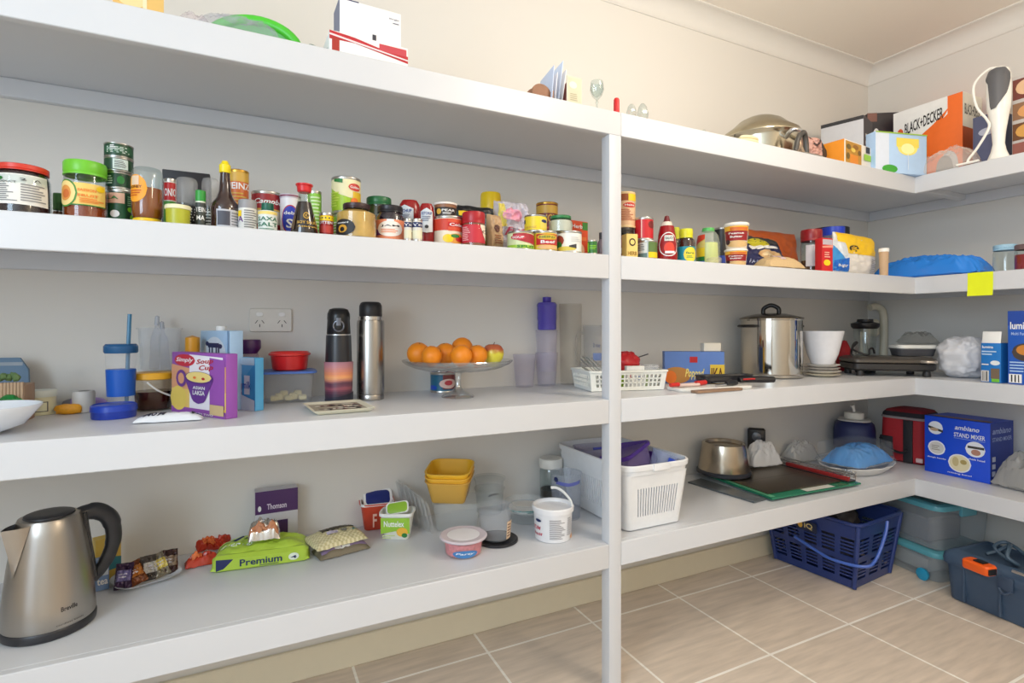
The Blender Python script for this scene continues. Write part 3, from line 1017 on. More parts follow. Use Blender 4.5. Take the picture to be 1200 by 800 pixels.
jar(s, 'dark jar with a yellow lid and a teal and yellow label', mt((60, 24, 16), .2), mt((216, 212, 40), .4),
    [('r', 0, 0, 1, 1, mt((20, 140, 160))), ('e', .7, .45, .3, .5, mt((232, 214, 60))), ('t', .68, .56, .36, .16, 'fare', mt((30, 110, 70))), ('l', .52, .2, .9, .38, 2, mt((60, 140, 80)))],
    fill=.72, lidh=.27, neck=.7, shoulder=.86, lidr=.74, lz=(.03, .46))
s = s2(816, 844, 265, .085)
turned(s, 'squeeze_bottle', 'clear squeeze bottle of pale sauce with a green cap and red yellow sticker', 'bottle',
       [('clear_body', clear((225, 235, 225), .4), [(.92, 0), (1, .03), (1, .6), (.86, .8), (.5, .92)]), ('contents', mt((216, 222, 120), .4), [(.8, .02), (.86, .05), (.8, .6), (0, .62)]), ('cap', mt((86, 180, 90), .35), [(.52, .9), (.54, .92), (.5, .99), (0, 1)])],
       [(.04, .8, 70, -52, [('r', 0, 0, 1, 1, mt((236, 206, 40))), ('p', [(0, 1), (1, 1)], [(0, .62), (1, .84)], mt((206, 60, 30))), ('r', 0, 0, 1, .25, GREEN), ('r', .5, 0, 1, .1, BLUE)])])
can(s2(836, 856, 266, .22), 'black tin behind the stacked soup cups', mt((36, 34, 34), .4), [('r', 0, .18, 1, .36, mt((40, 70, 170)))])
s = s2(828, 846, 301, .02)
turned(s, 'foil_dish', 'flat clear lid lying on the shelf before the squeeze bottle', 'lid', [('body', clear((225, 215, 190), .5), [(.8, 0), (.95, .1), (1, .8), (.8, 1), (0, .9)])])
a = s2(849, 876, 291, .06)


def soup_cup(s, label):
    turned(s, 'noodle_cup', label, 'cup',
           [('body', mt((240, 225, 205), .4), [(.8, 0), (.84, .02), (.98, .9)]), ('lid', mt((240, 232, 222), .4), [(1, .88), (1.05, .9), (1.05, .96), (1, 1), (0, .99)])],
           [(.04, .86, 160, 0, [('r', 0, .7, 1, 1, mt((242, 180, 50))), ('r', .06, .32, .94, .78, mt((150, 24, 30))), ('r', .3, .8, .9, .94, mt((214, 110, 40))), ('t', .5, .66, .5, .09, 'Peanut', WHITE), ('t', .5, .5, .4, .1, 'Butter', WHITE), ('e', .55, .16, .4, .16, mt((214, 176, 120))), ('e', .2, .26, .1, .12, mt((60, 30, 40)))])], 'stacked cups')


soup_cup(a, 'red and yellow lidded cup underneath its twin')
soup_cup(on(a, 848.5, 877.5, 260), 'red and yellow lidded cup stacked on its twin')
# bags and packets towards the corner
standing_pouch(Bk(888, .33), Bk(942, .33), Z2, 270, .05, mt((226, 110, 50), .4), 'orange food pouch standing behind the blue pasta bag', 'food_pouch', 'packet', [('r', .1, .1, .4, .8, mt((214, 140, 80)))], 21)
standing_pouch(Bk(874, .15), Bk(930, .19), Z2, 272, .06, mt((44, 50, 96), .3), 'crumpled dark blue pasta bag leaning over with a noodle picture', 'pasta_bag', 'packet',
               [('r', .02, .74, .98, .96, mt((60, 60, 60))), ('e', .44, .74, .22, .12, mt((200, 190, 40))), ('p', [(.2, .62), (.8, .7)], [(.2, .54), (.8, .62)], WHITE), ('e', .6, .42, .26, .14, mt((226, 190, 140))), ('e', .56, .44, .12, .06, mt((240, 220, 180))), ('t', .3, .22, .36, .1, 'PASTA', mt((180, 190, 220)), .1), ('p', [(.5, .2), (1, .45)], [(.5, .1), (1, .3)], mt((30, 36, 80)))], 3, lean=20, crinkle=.35)
mb = packet(.17, .085, .045, mt((206, 176, 130), .5, 0, .2, 300), 9, .2, items=[('r', .36, .1, .5, .9, mt((214, 190, 200)))])
X, Y = Bk(912, .055)
tag(mb.build('rice_bag', None, (X, Y, Z2 + .0006), R(-4), 60), 'flat clear bag of beige grains lying before the blue pasta bag', 'packet')
jar(s2(938, 964, 268, .10), 'glass jar with a dark red lid and a little brown coffee', mt((90, 50, 24), .5), mt((140, 22, 28), .35), [('r', .3, .1, 1, .9, mt((214, 205, 205)))], fill=.3, lidh=.26, neck=.96, lidr=1.0, shoulder=.96, lz=(.1, .7))
carton(Bk(963.5, .014), Bk(976, .008), Z2, 279, .03, 'biscuit_box', 'narrow red box with a yellow rosette before the red lidded jar', 'box', mt((200, 28, 34), .5),
       [('r', .05, .8, .95, .96, mt((190, 180, 190))), ('e', .45, .26, .32, .09, YELLOW), ('p', [(0, .75), (1, .8)], [(0, .7), (1, .72)], mt((240, 150, 130))), ('l', .2, .4, .8, .6, 3, mt((240, 180, 160)))])
s = s2(951, 995, 264, .3)
turned(s, 'storage_jar', 'big clear storage jar with a black lid in the far corner', 'jar', [('clear_body', CLR, [(.95, 0), (1, .02), (1, .86)]), ('contents', mt((190, 170, 140), .6), [(.94, .02), (.94, .5), (0, .5)]), ('lid', mt((30, 28, 34), .4), [(1.01, .84), (1.04, .86), (1.04, .98), (0, 1)])])
s = s2(963, 990, 264, .185)
turned(s, 'storage_jar', 'clear plastic jar with a bright blue lid', 'jar', [('clear_body', CLR, [(.95, 0), (1, .02), (1, .84)]), ('contents', mt((214, 205, 200), .6), [(.94, .02), (.94, .3), (0, .3)]), ('lid', mt((40, 70, 200), .35), [(1.0, .82), (1.03, .84), (1.03, .98), (0, 1)])])
standing_pouch(Bk(976, .012), Bk(1000, .03), Z2, 281, .04, mt((226, 232, 240), .3), 'white and sky blue wrapped packet before the yellow flour bag', 'wrapped_packet', 'packet',
               [('p', [(0, .9), (.9, .3)], [(0, .05), (.9, .05)], mt((60, 150, 220))), ('p', [(.15, .34), (1, .5)], [(.15, .05), (1, .08)], mt((20, 100, 200))), ('t', .55, .2, .5, .1, 'sugar', WHITE)], 31, lean=3)
standing_pouch(Bk(990, .055), Bk(1034, .085), Z2, 274, .06, mt((232, 228, 222), .5), 'paper flour bag with a yellow top half and black badge', 'flour_bag', 'bag',
               [('r', .02, .5, .98, .99, mt((246, 200, 30))), ('e', .3, .62, .12, .07, BLACK), ('e', .3, .62, .08, .045, mt((190, 150, 40))), ('l', .72, .08, .92, .42, 8, mt((170, 165, 160)))], 17, lean=3, crinkle=.2)
s = s2(1029.5, 1042, 290, .035)
turned(s, 'foam_cup', 'beige lidded cup at the end of the row before the blue bag', 'cup', [('body', mt((196, 164, 130), .6), [(.78, 0), (.82, .02), (.96, .88)]), ('lid', mt((240, 238, 232), .4), [(1.02, .86), (1.05, .88), (1.03, .98), (0, 1)])])
# blue bag lying over the inside corner
P0, P1 = Bk(1034, .16), Rt(1163, .05)
w = hypot(P1[0] - P0[0], P1[1] - P0[1])
mid = ((P0[0] + P1[0]) / 2 + .03, (P0[1] + P1[1]) / 2 + .03)
mb = packet(w * 1.0, .13, .078, clear((50, 140, 236), .86, .16), 41, .5, nu=90, nv=40, box=1.5)
tag(mb.build('blue_bag', None, (mid[0], mid[1], Z2 + .0006), atan2(P1[1] - P0[1], P1[0] - P0[0]), 70), 'long rolled blue plastic bag lying round the shelf corner', 'bag')
for q0, q1, tp, lid, fd, l in ((1163, 1193, 286, mt((150, 190, 220), .4, 0, .5, 500), (200, 190, 180), 'empty glass jar with a blue and white checked lid'), (1188, 1224, 285, mt((110, 90, 90), .4), (150, 30, 40), 'glass jar with red contents at the edge of the picture')):
    jar(spot(Z2, q0, q1, tp, dx=.1 if q0 < 1180 else .05), l, mt(fd, .4), lid, fill=.06 if q0 < 1180 else .6, lidh=.2, neck=.9, shoulder=.94, lidr=.98)
# ================================================================= top shelf
def s1(x0, x1, top, dy, **k):
    return spot(Z1, x0, x1, top, dy=dy, **k)


carton(Bk(132, .05), Bk(192, .06), Z1, -60, .07, 'cereal_box', 'purple and gold box at the top edge of the picture', 'box', mt((70, 50, 120), .5),
       [('p', [(0, .5), (.5, .62), (1, .45)], [(0, 0), (1, 0)], mt((232, 190, 110))), ('e', .35, .3, .3, .14, mt((246, 220, 160))), ('r', .58, 0, .66, 1, mt((250, 230, 190)))])
# a green rimmed bowl lying on edge inside a clear bag
X, Y = Bk(297, .14)
D = X * SN + Y * CS
t = thing('green_plate', 'bright green plastic plate arching out of a clear plastic bag', 'plate', (X, Y, Z1 + .0006), R(-12))
mb = MB()
arc = [(.098 * cos(R(a)), -.0, .03 + .066 * sin(R(a))) for a in range(-18, 199, 9)]
mb.tube(arc, .011, mt((80, 205, 50), .35), 10, flat=.8)
mb.build('rim', t)
mb = MB()
mb.sheet(lambda u, v: (.092 * (1 - v * .98) * cos(R(-18 + 216 * u)), .024 * v, max(.012, .03 + .06 * (1 - v * .98) * sin(R(-18 + 216 * u)))), 26, 6, mt((90, 190, 70), .4))
mb.build('plate_face', t)
X, Y = Bk(282, .07)
mb = packet(.155, .1, .05, clear((205, 208, 220), .42, .12), 13, .5, nu=54, nv=30)
tag(mb.build('plastic_bag', None, (X, Y, Z1 + .0006), R(-4), 75), 'crumpled clear plastic bag lying before the bright green plate', 'bag')
X, Y = Bk(228, .05)
mb = packet(.06, .05, .03, clear((235, 225, 230), .5, .12), 14, .5, nu=30, nv=20)
tag(mb.build('plastic_bag', None, (X, Y, Z1 + .0006), R(8), 75), 'small clear crumpled bag nearest the purple and gold box', 'bag')
X, Y = Bk(374, .05)
mb = MB()
rnd = random.Random(4)
for i in range(9):
    mb.ball((rnd.uniform(-.026, .026), rnd.uniform(-.01, .01), .010 + rnd.uniform(0, .003)), .009, .008, .010, CLRG, 10, 6)
tag(mb.build('bead_string', None, (X, Y, Z1 + .0006)), 'string of clear glass beads beside the white box', 'beads')
# white box on a red and white packet
A, B = Bk(386, .02), Bk(478, .025)
carton(A, B, Z1, 46, .1, 'red_box', 'flat white box with a red wrapped lid under the white box', 'box', WHITE,
       [('p', [(0, .98), (.3, .9), (.62, .7), (1, .62)], [(0, .62), (.3, .66), (.62, .5), (1, .3)], mt((190, 40, 50))), ('r', .62, .6, .98, .9, mt((200, 70, 80))), ('r', .03, .05, .12, .7, mt((170, 50, 40))), ('p', [(0, .86), (1, .46)], [(0, .78), (1, .4)], mt((246, 220, 222)))])
hh = LAST[1]
carton(Bk(398, .03), Bk(470, .035), Z1, 7, .07, 'white_box', 'white box with small dark blue marks stacked on the red and white box', 'box', mt((236, 236, 238), .5),
       [('p', [(.0, 1), (.3, 1)], [(.0, .97), (.3, .97)], NAVY), ('t', .88, .78, .16, .05, 'bio-gen', NAVY), ('r', .86, .66, .96, .68, NAVY), ('r', .52, .04, .58, .2, mt((60, 60, 70)))],
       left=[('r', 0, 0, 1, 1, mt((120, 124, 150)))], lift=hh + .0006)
X, Y = Bk(574, .035)
mb = MB()
mb.tube([(.012 * cos(a), .012 * sin(a), .003) for a in [i * pi / 6 for i in range(12)]], .0014, SILVER, 6, closed=True)
mb.box(.012, -.004, .001, .046, .004, .004, SILVER)
mb.box(-.05, -.004, .001, -.012, .005, .004, DARK)
tag(mb.build('key_ring', None, (X, Y, Z1 + .0006)), 'ring with two small keys lying on the topmost shelf edge', 'keys')
# wooden letter holder with envelopes
A, B = Bk(624, .04), Bk(649, .04)
t = thing('wooden_holder', 'small brown wooden holder with a rounded top on the topmost shelf', 'holder', ((A[0] + B[0]) / 2, A[1], Z1 + .0006))
w = B[0] - A[0]
h = zat(96, *A) - Z1
wood = mt((140, 92, 60), .5, 0, .25, 30)
pl = [(-w / 2, 0), (w / 2, 0), (w / 2, h * .8), (w * .34, h * .66)] + [(-w * .08 + w * .42 * cos(R(a)), h * .55 + h * .45 * sin(R(a))) for a in range(12, 181, 14)]
for y in (0, .03):
    mb = MB()
    mb.loft([[(x, y, z) for x, z in pl], [(x, y + .006, z) for x, z in pl]], wood, True, True, True)
    mb.build('side_panel', t)
mb = MB()
mb.box(-w / 2, .006, 0, w / 2, .03, .006, wood)
mb.build('base', t)
cols = [(206, 218, 240), (240, 240, 246), (214, 226, 246), (246, 244, 244), (120, 60, 60)]
for i in range(5):
    A = Bk(646.5 + i * 3.6, .03 + .012 * i)
    mb = MB()
    hgt = zat([76, 84, 70, 80, 92][i], *A) - Z1
    mb.T = Matrix.Rotation(R(4 + i * 1.4), 4, 'Y')
    mb.box(-.0008, 0, 0.0006, .0012, .1, hgt, mt(cols[i], .7), .0003)
    tag(mb.build('envelope', None, (A[0], A[1], Z1 + .001), R(-8)), ['pale blue envelope on end nearest the wooden holder', 'white envelope on end second from the wooden holder', 'tallest envelope standing in the middle of the row', 'white envelope on end second from the picture card', 'dark red card standing on end next to the picture card'][i], 'envelope')
A, B = Bk(664.5, .02), Bk(682, .02)
carton(A, B, Z1, 90, .004, 'picture_card', 'small cream picture card standing beside the envelopes', 'card', mt((222, 214, 190), .6),
       [('r', .08, .06, .92, .94, mt((206, 200, 170))), ('e', .4, .7, .26, .12, mt((226, 222, 205))), ('l', .2, .15, .8, .42, 4, mt((170, 160, 130)))])
s = s1(691, 708, 92, .04)
turned(s, 'crystal_goblet', 'small cut crystal goblet beside the cream picture card', 'glass',
       [('bowl', thin(), [(.12, .42), (.7, .56), (1, .74), (.86, 1), (.8, 1), (.9, .74), (.6, .6), (0, .5)]), ('stem', thin(), [(.14, .1), (.12, .3), (.24, .36), (.12, .42)]), ('foot', thin(), [(.7, 0), (.72, .03), (.2, .1), (0, .11)])], seg=12)
s = s1(719, 726, 114, .025)
turned(s, 'candle', 'short red candle standing above the post', 'candle', [('body', mt((214, 40, 40), .4), [(.94, 0), (1, .02), (1, .9), (.7, 1), (0, 1)])])
for k, (q0, q1, tp, l) in enumerate(((734, 746, 120, 'round crystal ornament nearest the red candle'), (746, 760, 119, 'faceted crystal ornament farther from the red candle'))):
    s = s1(q0, q1, tp, .03 + .012 * k)
    turned(s, 'crystal_ornament', l, 'ornament', [('crystal', thin(lo=.15), [(.5, 0), (.9, .2), (1, .5), (.7, .85), (.3, 1), (0, 1)])], seg=8)
X, Y = Bk(825, .02)
mb = MB().ball((0, 0, .006), .007, .006, .006, thin(lo=.15), 8, 6)
tag(mb.build('glass_bead', None, (X, Y, Z1 + .0008)), 'single clear bead on the shelf edge before the frypan', 'bead')

# electric frypan with domed lid
PAN = steel((196, 188, 168), .2, 30)
s = spot(Z1, 841, 944, 149, dy=.235)
t = thing('electric_frypan', 'steel electric frypan with a domed lid and looped side handle', 'frypan', at(s), s.rz)
hr = s.h
pr = [(0, .004), (.8, .004), (.86, .012), (.93, hr - .02), (.96, hr - .008), (1.0, hr - .003), (1.0, hr), (.95, hr - .004)]
MB().lathe([(r * s.r, z) for r, z in pr], PAN, 48).build('pan', t)
hd = zat(139, s.X, s.Y) - Z1
dome = [(.97, hr - .001), (.97, hr + .003), (.9, hr + .004 + (hd - hr) * .2), (.7, hr + (hd - hr) * .5), (.52, hr + (hd - hr) * .8), (.36, hr + (hd - hr) * .95), (.18, hd - .0005), (0, hd)]
MB().lathe([(r * s.r, z) for r, z in dome], steel((176, 168, 146), .25, 20), 48).build('lid', t)
for sg in (1,):
    mb = MB()
    hz = hr * .72
    mb.tube([(s.r * .55, -s.r * .72, hz), (s.r * .66, -s.r * .98, hz + .01), (s.r * .84, -s.r * .86, hz + .01), (s.r * .84, -s.r * .5, hz)], .0075, SILVER, 10, 5)
    mb.build('handle', t)
X, Y = Bk(876, .03)
mb = MB()
for i in range(2):
    mb.tube([((.042 - i * .004) * cos(a), .02 * sin(a), .006 + i * .011) for a in [k * pi / 12 for k in range(24)]], .0055, mt((232, 220, 180), .5), 8, closed=True)
mb.tube([(-.03, -.004, .02), (-.042, .0, .022), (-.054, .004, .02)], .007, mt((90, 84, 70), .5), 8)
tag(mb.build('cable_coil', None, (X, Y, Z1 + .0006)), 'coiled cream power cord lying before the steel frypan', 'cord')
# a loose black pot handle and pink packet
X, Y = Bk(939, .022)
t = thing('pot_handle', 'black looped pot handle with silver brackets beside the pink packet', 'pot handle', (X, Y, Z1 + .0006))
mb = MB()
mb.tube([(-.03, .0, .01), (-.022, -.006, .055), (.0, -.008, .075), (.022, 0, .06), (.03, .002, .012)], .009, mt((70, 66, 62), .35), 10, 5)
mb.build('grip', t)
mb = MB()
mb.tube([(-.03, 0, .008), (-.012, 0, .03), (-.018, 0, .058)], .009, mt((170, 150, 130), .3, .6), 8, 4)
mb.tube([(.008, 0, .008), (-.008, 0, .03)], .008, mt((170, 150, 130), .3, .6), 8, 4)
mb.build('bracket', t)
standing_pouch(Bk(950, .012), Bk(968, .012), Z1, 159, .04, mt((196, 150, 136), .5), 'crumpled pinkish paper packet with brown folds', 'paper_packet', 'packet', [('p', [(.1, .95), (.5, .6), (.9, .95)], [(.1, .85), (.5, .45), (.9, .85)], mt((70, 50, 46)))], 51, lean=2, crinkle=.5)
X, Y = Bk(958, .1)
mb = MB().ball((0, 0, .05), .034, .025, .05, mt((56, 52, 52), .5), 18, 10, .3, 2, 3, 0)
tag(mb.build('dark_pouch', None, (X, Y, Z1 + .0006)), 'dark soft pouch behind the pinkish packet', 'pouch')
X, Y = Bk(952, .012)
mb = MB().box(-.055, -.004, 0, .045, .004, .004, mt((160, 156, 148), .4, .5))
tag(mb.build('metal_rod', None, (X, Y - .006, Z1 + .0006)), 'flat grey metal rod along the shelf edge by the packet', 'rod')
# boxes in the corner
carton(Bk(962, .36), Bk(1012, .2), Z1, 141, .14, 'appliance_box', 'white and black appliance carton behind the orange tea box', 'box', mt((206, 206, 210), .5),
       [('r', 0, .95, 1, 1, DARK), ('t', .3, .5, .34, .14, 'Sunbi', mt((60, 60, 60)))], right=[('r', 0, 0, 1, 1, mt((60, 56, 60))), ('l', .2, .3, .8, .8, 5, WHITE)])
A, B = (2.605, 1.53), (2.722, 1.455)
carton(A, B, Z1, 132, .05, 'coffee_machine_box', 'dark appliance box showing a glass jug between the other cartons', 'box', mt((54, 50, 54), .5),
       [('r', .0, .9, .3, 1, mt((130, 90, 80))), ('r', .12, .08, .4, .7, mt((150, 140, 140))), ('r', .16, .12, .36, .5, mt((90, 86, 90))), ('e', .27, .74, .1, .08, WHITE)])
# orange tea box and the blue box with lemon glass
A, B = Bk(989.5, .03), Bk(1021, .05)
carton(A, B, Z1, 168, .12, 'tea_box', 'small orange and white tea box with leaf pattern near the corner', 'box', mt((236, 230, 220), .5),
       [('r', .04, .04, .62, .96, mt((190, 140, 50))), ('r', .2, .04, .5, .5, mt((226, 140, 40))), ('e', .15, .75, .08, .1, mt((110, 90, 40))), ('e', .4, .8, .1, .09, mt((150, 100, 30))), ('e', .54, .62, .06, .1, mt((120, 90, 40))), ('e', .12, .4, .06, .12, mt((120, 96, 40))), ('e', .3, .66, .08, .08, mt((230, 200, 90))), ('r', .78, .72, .92, .96, DARK), ('r', .7, .42, .96, .66, mt((150, 200, 60)))],
       left=[('r', 0, 0, 1, 1, mt((240, 150, 40)))])
carton(Bk(1026, .03), Rt(1086, .02), Z1, 156, .045, 'drink_mix_box', 'pale blue box with a lemon in a glass on its front', 'box', mt((176, 206, 240), .5),
       [('r', 0, 0, .26, 1, mt((214, 224, 240))), ('e', .62, .66, .2, .2, mt((246, 226, 120))), ('r', .4, .66, .84, .88, mt((236, 214, 90))), ('e', .62, .62, .13, .13, mt((250, 240, 170))), ('r', .615, .1, .635, .48, mt((205, 222, 240))), ('e', .27, .1, .15, .1, mt((60, 160, 50))), ('p', [(0, 1), (1, 1)], [(0, .97), (1, .97)], mt((150, 190, 70)))],
       right=[('r', 0, 0, 1, 1, mt((70, 150, 40))), ('r', 0, .9, 1, 1, mt((60, 70, 60)))])
A, B = Rt(1047, .262), Rt(1128, .262)
OR = mt((240, 110, 30), .5)
carton(A, B, Z1, 121, .155, 'power_tool_box', 'big orange and white tool carton with black lettering', 'box', OR,
       [('p', [(0, 1), (.8, 1)], [(0, .46), (.25, .52), (.62, .7), (.8, .8)], WHITE), ('p', [(0, .5), (.25, .56), (.62, .74), (.8, .86)], [(0, .3), (.25, .36), (.62, .62), (.8, .84)], OR), ('e', .11, .72, .05, .07, mt((220, 90, 40))), ('t', .46, .8, .56, .13, 'BLACK+DECKER', BLACK, .0, .12), ('e', .82, .2, .13, .18, mt((190, 205, 214))), ('e', .76, .18, .12, .16, mt((120, 140, 150)))],
       right=[('r', 0, .62, 1, 1, mt((226, 220, 206))), ('t', .5, .82, .8, .12, 'BLACK+DECK', DARK), ('r', .0, 0, .5, .62, mt((196, 84, 34)))])
A, B = Rt(1140, .23), Rt(1173, .23)
carton(A, B, Z1, 134, .12, 'glassware_box', 'dark blue glassware carton behind the stick blender', 'box', mt((92, 98, 130), .5),
       [('e', .5, .72, .3, .06, mt((190, 195, 214))), ('r', .04, .04, 1, .24, mt((40, 60, 150))), ('r', .06, .06, .98, .22, mt((226, 228, 236))), ('r', .08, .08, .96, .2, mt((40, 60, 150))), ('t', .52, .14, .74, .09, 'LUMINARC', WHITE)])
A, B = Rt(1186, .22), Rt(1230, .22)
carton(A, B, Z1, 84, .12, 'cookbook_box', 'tall box with food pictures at the edge of the picture', 'box', mt((206, 200, 196), .5),
       [('r', .02, .74, 1, .96, mt((120, 60, 50))), ('e', .4, .86, .3, .08, mt((230, 190, 150))), ('r', .02, .52, 1, .7, mt((150, 110, 80))), ('e', .5, .6, .35, .07, mt((220, 160, 100))), ('r', .02, .3, 1, .48, mt((110, 70, 40))), ('e', .4, .39, .3, .07, mt((214, 160, 80))), ('r', .02, .1, 1, .27, mt((150, 90, 80))), ('l', .1, .02, .9, .09, 2, NAVY)])
X, Y = Rt(1112, .05)
mb = packet(.19, .075, .085, clear((240, 225, 215), .5, .15), 15, .4, nu=44, nv=26)
t = tag(mb.build('plastic_bag', None, (X, Y, Z1 + .0006), R(-84), 75), 'crumpled clear bag of white stuff before the orange tool carton', 'bag')
# stick blender
s = spot(Z1, 1155, 1186, 75, dx=.045)
t = thing('stick_blender', 'white stick blender with grey grip standing upright on its bell', 'blender', at(s), s.rz)
H, r = s.h, s.r
WG = mt((236, 234, 228), .3)
MB().lathe([(0, .004), (r * .82, 0), (r * .9, .006), (r * .62, H * .1), (r * .48, H * .18), (r * .56, H * .3), (r * .86, H * .52), (r * .9, H * .54)], WG, 32).build('shaft', t)
mb = MB()
mb.lathe([(r * .9, H * .54), (r * .96, H * .6), (r * 1.0, H * .75), (r * .96, H * .9), (r * .8, H * .97), (r * .4, H), (0, H)], WG, 32, sy=.8)
mb.build('handle', t)
mb = MB()
M = cylM([(r * .92, H * .5), (r * .96, H * .6), (r * 1.0, H * .75), (r * .96, H * .9), (r * .8, H * .97), (r * .5, H)], H * .5, H * .985, 170, -14)
decals(mb, lambda u, v, h: (M(u, v, h + .001)[0], M(u, v, h + .001)[1] * .8 - .0015, M(u, v, h)[2]), [('p', [(.08, .8), (.2, .96), (.5, 1), (.8, .97), (.94, .85)], [(.08, .8), (.28, .66), (.34, .08), (.5, .1), (.8, .4), (.94, .7)], mt((88, 88, 92), .5))], h0=.0006, n=24, nv=16)
mb.build('grip', t)
mb = MB()
mb.tube([(r * .1, 0, H * .99), (-r * .8, -.004, H * 1.0), (-r * 1.9, -.01, H * .86), (-r * 1.7, -.015, H * .62), (-r * .9, -.02, H * .45), (-r * .75, -.034, H * .34), (-r * 1.6, -.03, H * .16), (-r * 2.4, -.02, .01), (-r * 1.5, -.03, .006), (-r * 3.3, -.01, .005)], .0042, WG, 8, 6)
mb.build('cord', t)
# ================================================================= third shelf
def s3(x0, x1, top, **k):
    return spot(Z3, x0, x1, top, **k)


# leaning blue board, basket of sticks, white bowl at the picture's edge
A, B = Bk(-40, .4), Bk(36, .37)
t = thing('blue_board', 'blue grey board leaning on the wall at the picture edge', 'board', ((A[0] + B[0]) / 2, (A[1] + B[1]) / 2, Z3 + .0006), atan2(B[1] - A[1], B[0] - A[0]))
w = hypot(B[0] - A[0], B[1] - A[1])
h = zat(419, *B) - Z3
mb = MB()
mb.T = Matrix.Rotation(R(-6), 4, 'X')
bl = mt((96, 124, 150), .5)
mb.loft([[(-w / 2, 0, .001), (w / 2, 0, .001), (w / 2 - .012, 0, h * .8), (w / 2 - .03, 0, h), (-w / 2, 0, h)], [(-w / 2, .006, .001), (w / 2, .006, .001), (w / 2 - .012, .006, h * .8), (w / 2 - .03, .006, h), (-w / 2, .006, h)]], bl, True, True, True)
decals(mb, planeM((-w / 2, 0, 0), (w, 0, 0), (0, 0, h)), [('r', .2, .86, .82, .92, mt((150, 160, 170))), ('l', .7, .3, .92, .45, 2, mt((140, 165, 185)))])
mb.build('board', t)
A, B = Bk(-30, .24), Bk(27, .24)
t = thing('slatted_box', 'little pale slatted wooden box holding greenery behind the white bowl', 'box', ((A[0] + B[0]) / 2, A[1], Z3 + .0006))
w = B[0] - A[0]
h = zat(448, *B) - Z3
mb = MB()
for i in range(14):
    x = -w / 2 + w * (i + .5) / 14
    mb.box(x - w / 32, 0, 0, x + w / 32, .008, h, mt((190, 160, 130), .6, 0, .2, 60), .001)
mb.build('slat_front', t)
mb = MB()
mb.box(-w / 2, .008, 0, w / 2, .07, h * .93, mt((170, 140, 112), .6))
mb.build('box_body', t)
X, Y = Bk(4, .27)
mb = MB()
for i in range(7):
    mb.ball((.007 * (i - 3), .004 * (i % 3), .008 + .003 * (i % 2)), .007, .007, .008, mt((100, 130, 80), .6), 10, 6, .3, 3, i)
tag(mb.build('greenery', None, (X, Y, Z3 + .0006 + h)), 'clump of green leaves on top of the slatted wooden box', 'greenery')
s = Spot()
s.X, s.Y = Bk(-22, .105)
s.z, s.r, s.h, s.rz = Z3, .086, .05, 0
t = thing('serving_bowl', 'shallow white bowl cut off by the edge of the picture', 'bowl', at(s), s.rz)
pr = [(0, .004), (.3, .001), (.34, .004), (.7, .016), (1, .05), (1.0, .053), (.98, .053), (.68, .02), (.3, .008), (0, .008)]
MB().lathe([(r * s.r, z) for r, z in pr], mt((226, 232, 240), .2), 48).build('bowl_body', t)
X, Y = onZ(6, 470, Z3 + .05)
mb = MB()
for i in range(5):
    a = i * 1.3
    mb.ball((.02 * cos(a), .016 * sin(a), .016 + .006 * (i % 2)), .018, .015, .016, mt((30, 130, 60), .35), 12, 8, .2, 3, i)
tag(mb.build('green_sweets', None, onZ(4, 478, Z3 + .035) + (Z3 + .022,)), 'glossy green wrapped sweets in the white bowl', 'sweets')
s = s3(29, 67, 457, base=487)
turned(s, 'candle_jar', 'squat cream jar candle with a pale lid and outlined label', 'candle',
       [('body', mt((226, 222, 186), .3), [(.93, 0), (.97, .02), (.97, .74)]), ('lid', mt((226, 232, 222), .35), [(1, .73), (1.02, .75), (1.02, .96), (.98, 1), (0, 1)])],
       [(.14, .55, 60, -4, [('r', 0, 0, 1, 1, mt((90, 90, 90))), ('r', .08, .08, .92, .92, mt((222, 222, 190)))])])
s = s3(84, 112, 458, dy=.36)
turned(s, 'tape_roll', 'pale roll lying behind the purple tube', 'tape', [('body', mt((206, 204, 200), .5), [(.9, 0), (1, .05), (1, .9), (.9, 1), (.5, 1)])])
X, Y = onZ(79, 486, Z3)
mb = MB().ball((0, 0, .011), .026, .012, .012, mt((230, 160, 30), .5, 0, .2, 200), 20, 10, .15, 3, 2, 0.0002, .7)
tag(mb.build('sponge', None, (X, Y + .012, Z3 + .0006)), 'small orange yellow sponge beside the cream candle', 'sponge')
X, Y = onZ(92, 481, Z3)
t = thing('hand_cream_tube', 'lilac tube with a grey cap lying behind the orange sponge', 'tube', (X, Y + .04, Z3 + .0006), R(-24))
mb = MB()
mb.tube([(-.02, 0, .015), (.01, 0, .015), (.045, 0, .012), (.06, 0, .006)], [.0145, .0145, .012, .004], mt((180, 150, 220), .35), 14)
mb.build('tube_body', t)
mb = MB()
mb.tube([(-.05, 0, .013), (-.022, 0, .013)], .0125, mt((150, 146, 150), .35), 14)
mb.build('cap', t)
s = s3(105, 161, 473, base=492)
turned(s, 'food_tub', 'shallow round blue plastic tub with lid before the tumbler', 'tub',
       [('body', mt((26, 56, 160), .3), [(.95, 0), (.97, .06), (.98, .5)]), ('lid', mt((30, 66, 176), .3), [(1, .5), (1.02, .54), (1.0, .9), (.93, 1), (.9, .92), (0, .92)])])
s = s3(121, 162, 403, dy=.29)
t = turned(s, 'straw_tumbler', 'clear tumbler with a blue grip band, blue lid and straw', 'tumbler',
           [('clear_body', CLR, [(.7, 0), (.74, .03), (.92, .88)]), ('grip_band', mt((14, 90, 190), .4), [(.8, .26), (.83, .26), (.89, .64), (.86, .64)]),
            ('lid', mt((30, 90, 140), .25), [(.96, .87), (1.02, .89), (1.02, .97), (.9, 1), (0, 1)])])
mb = MB()
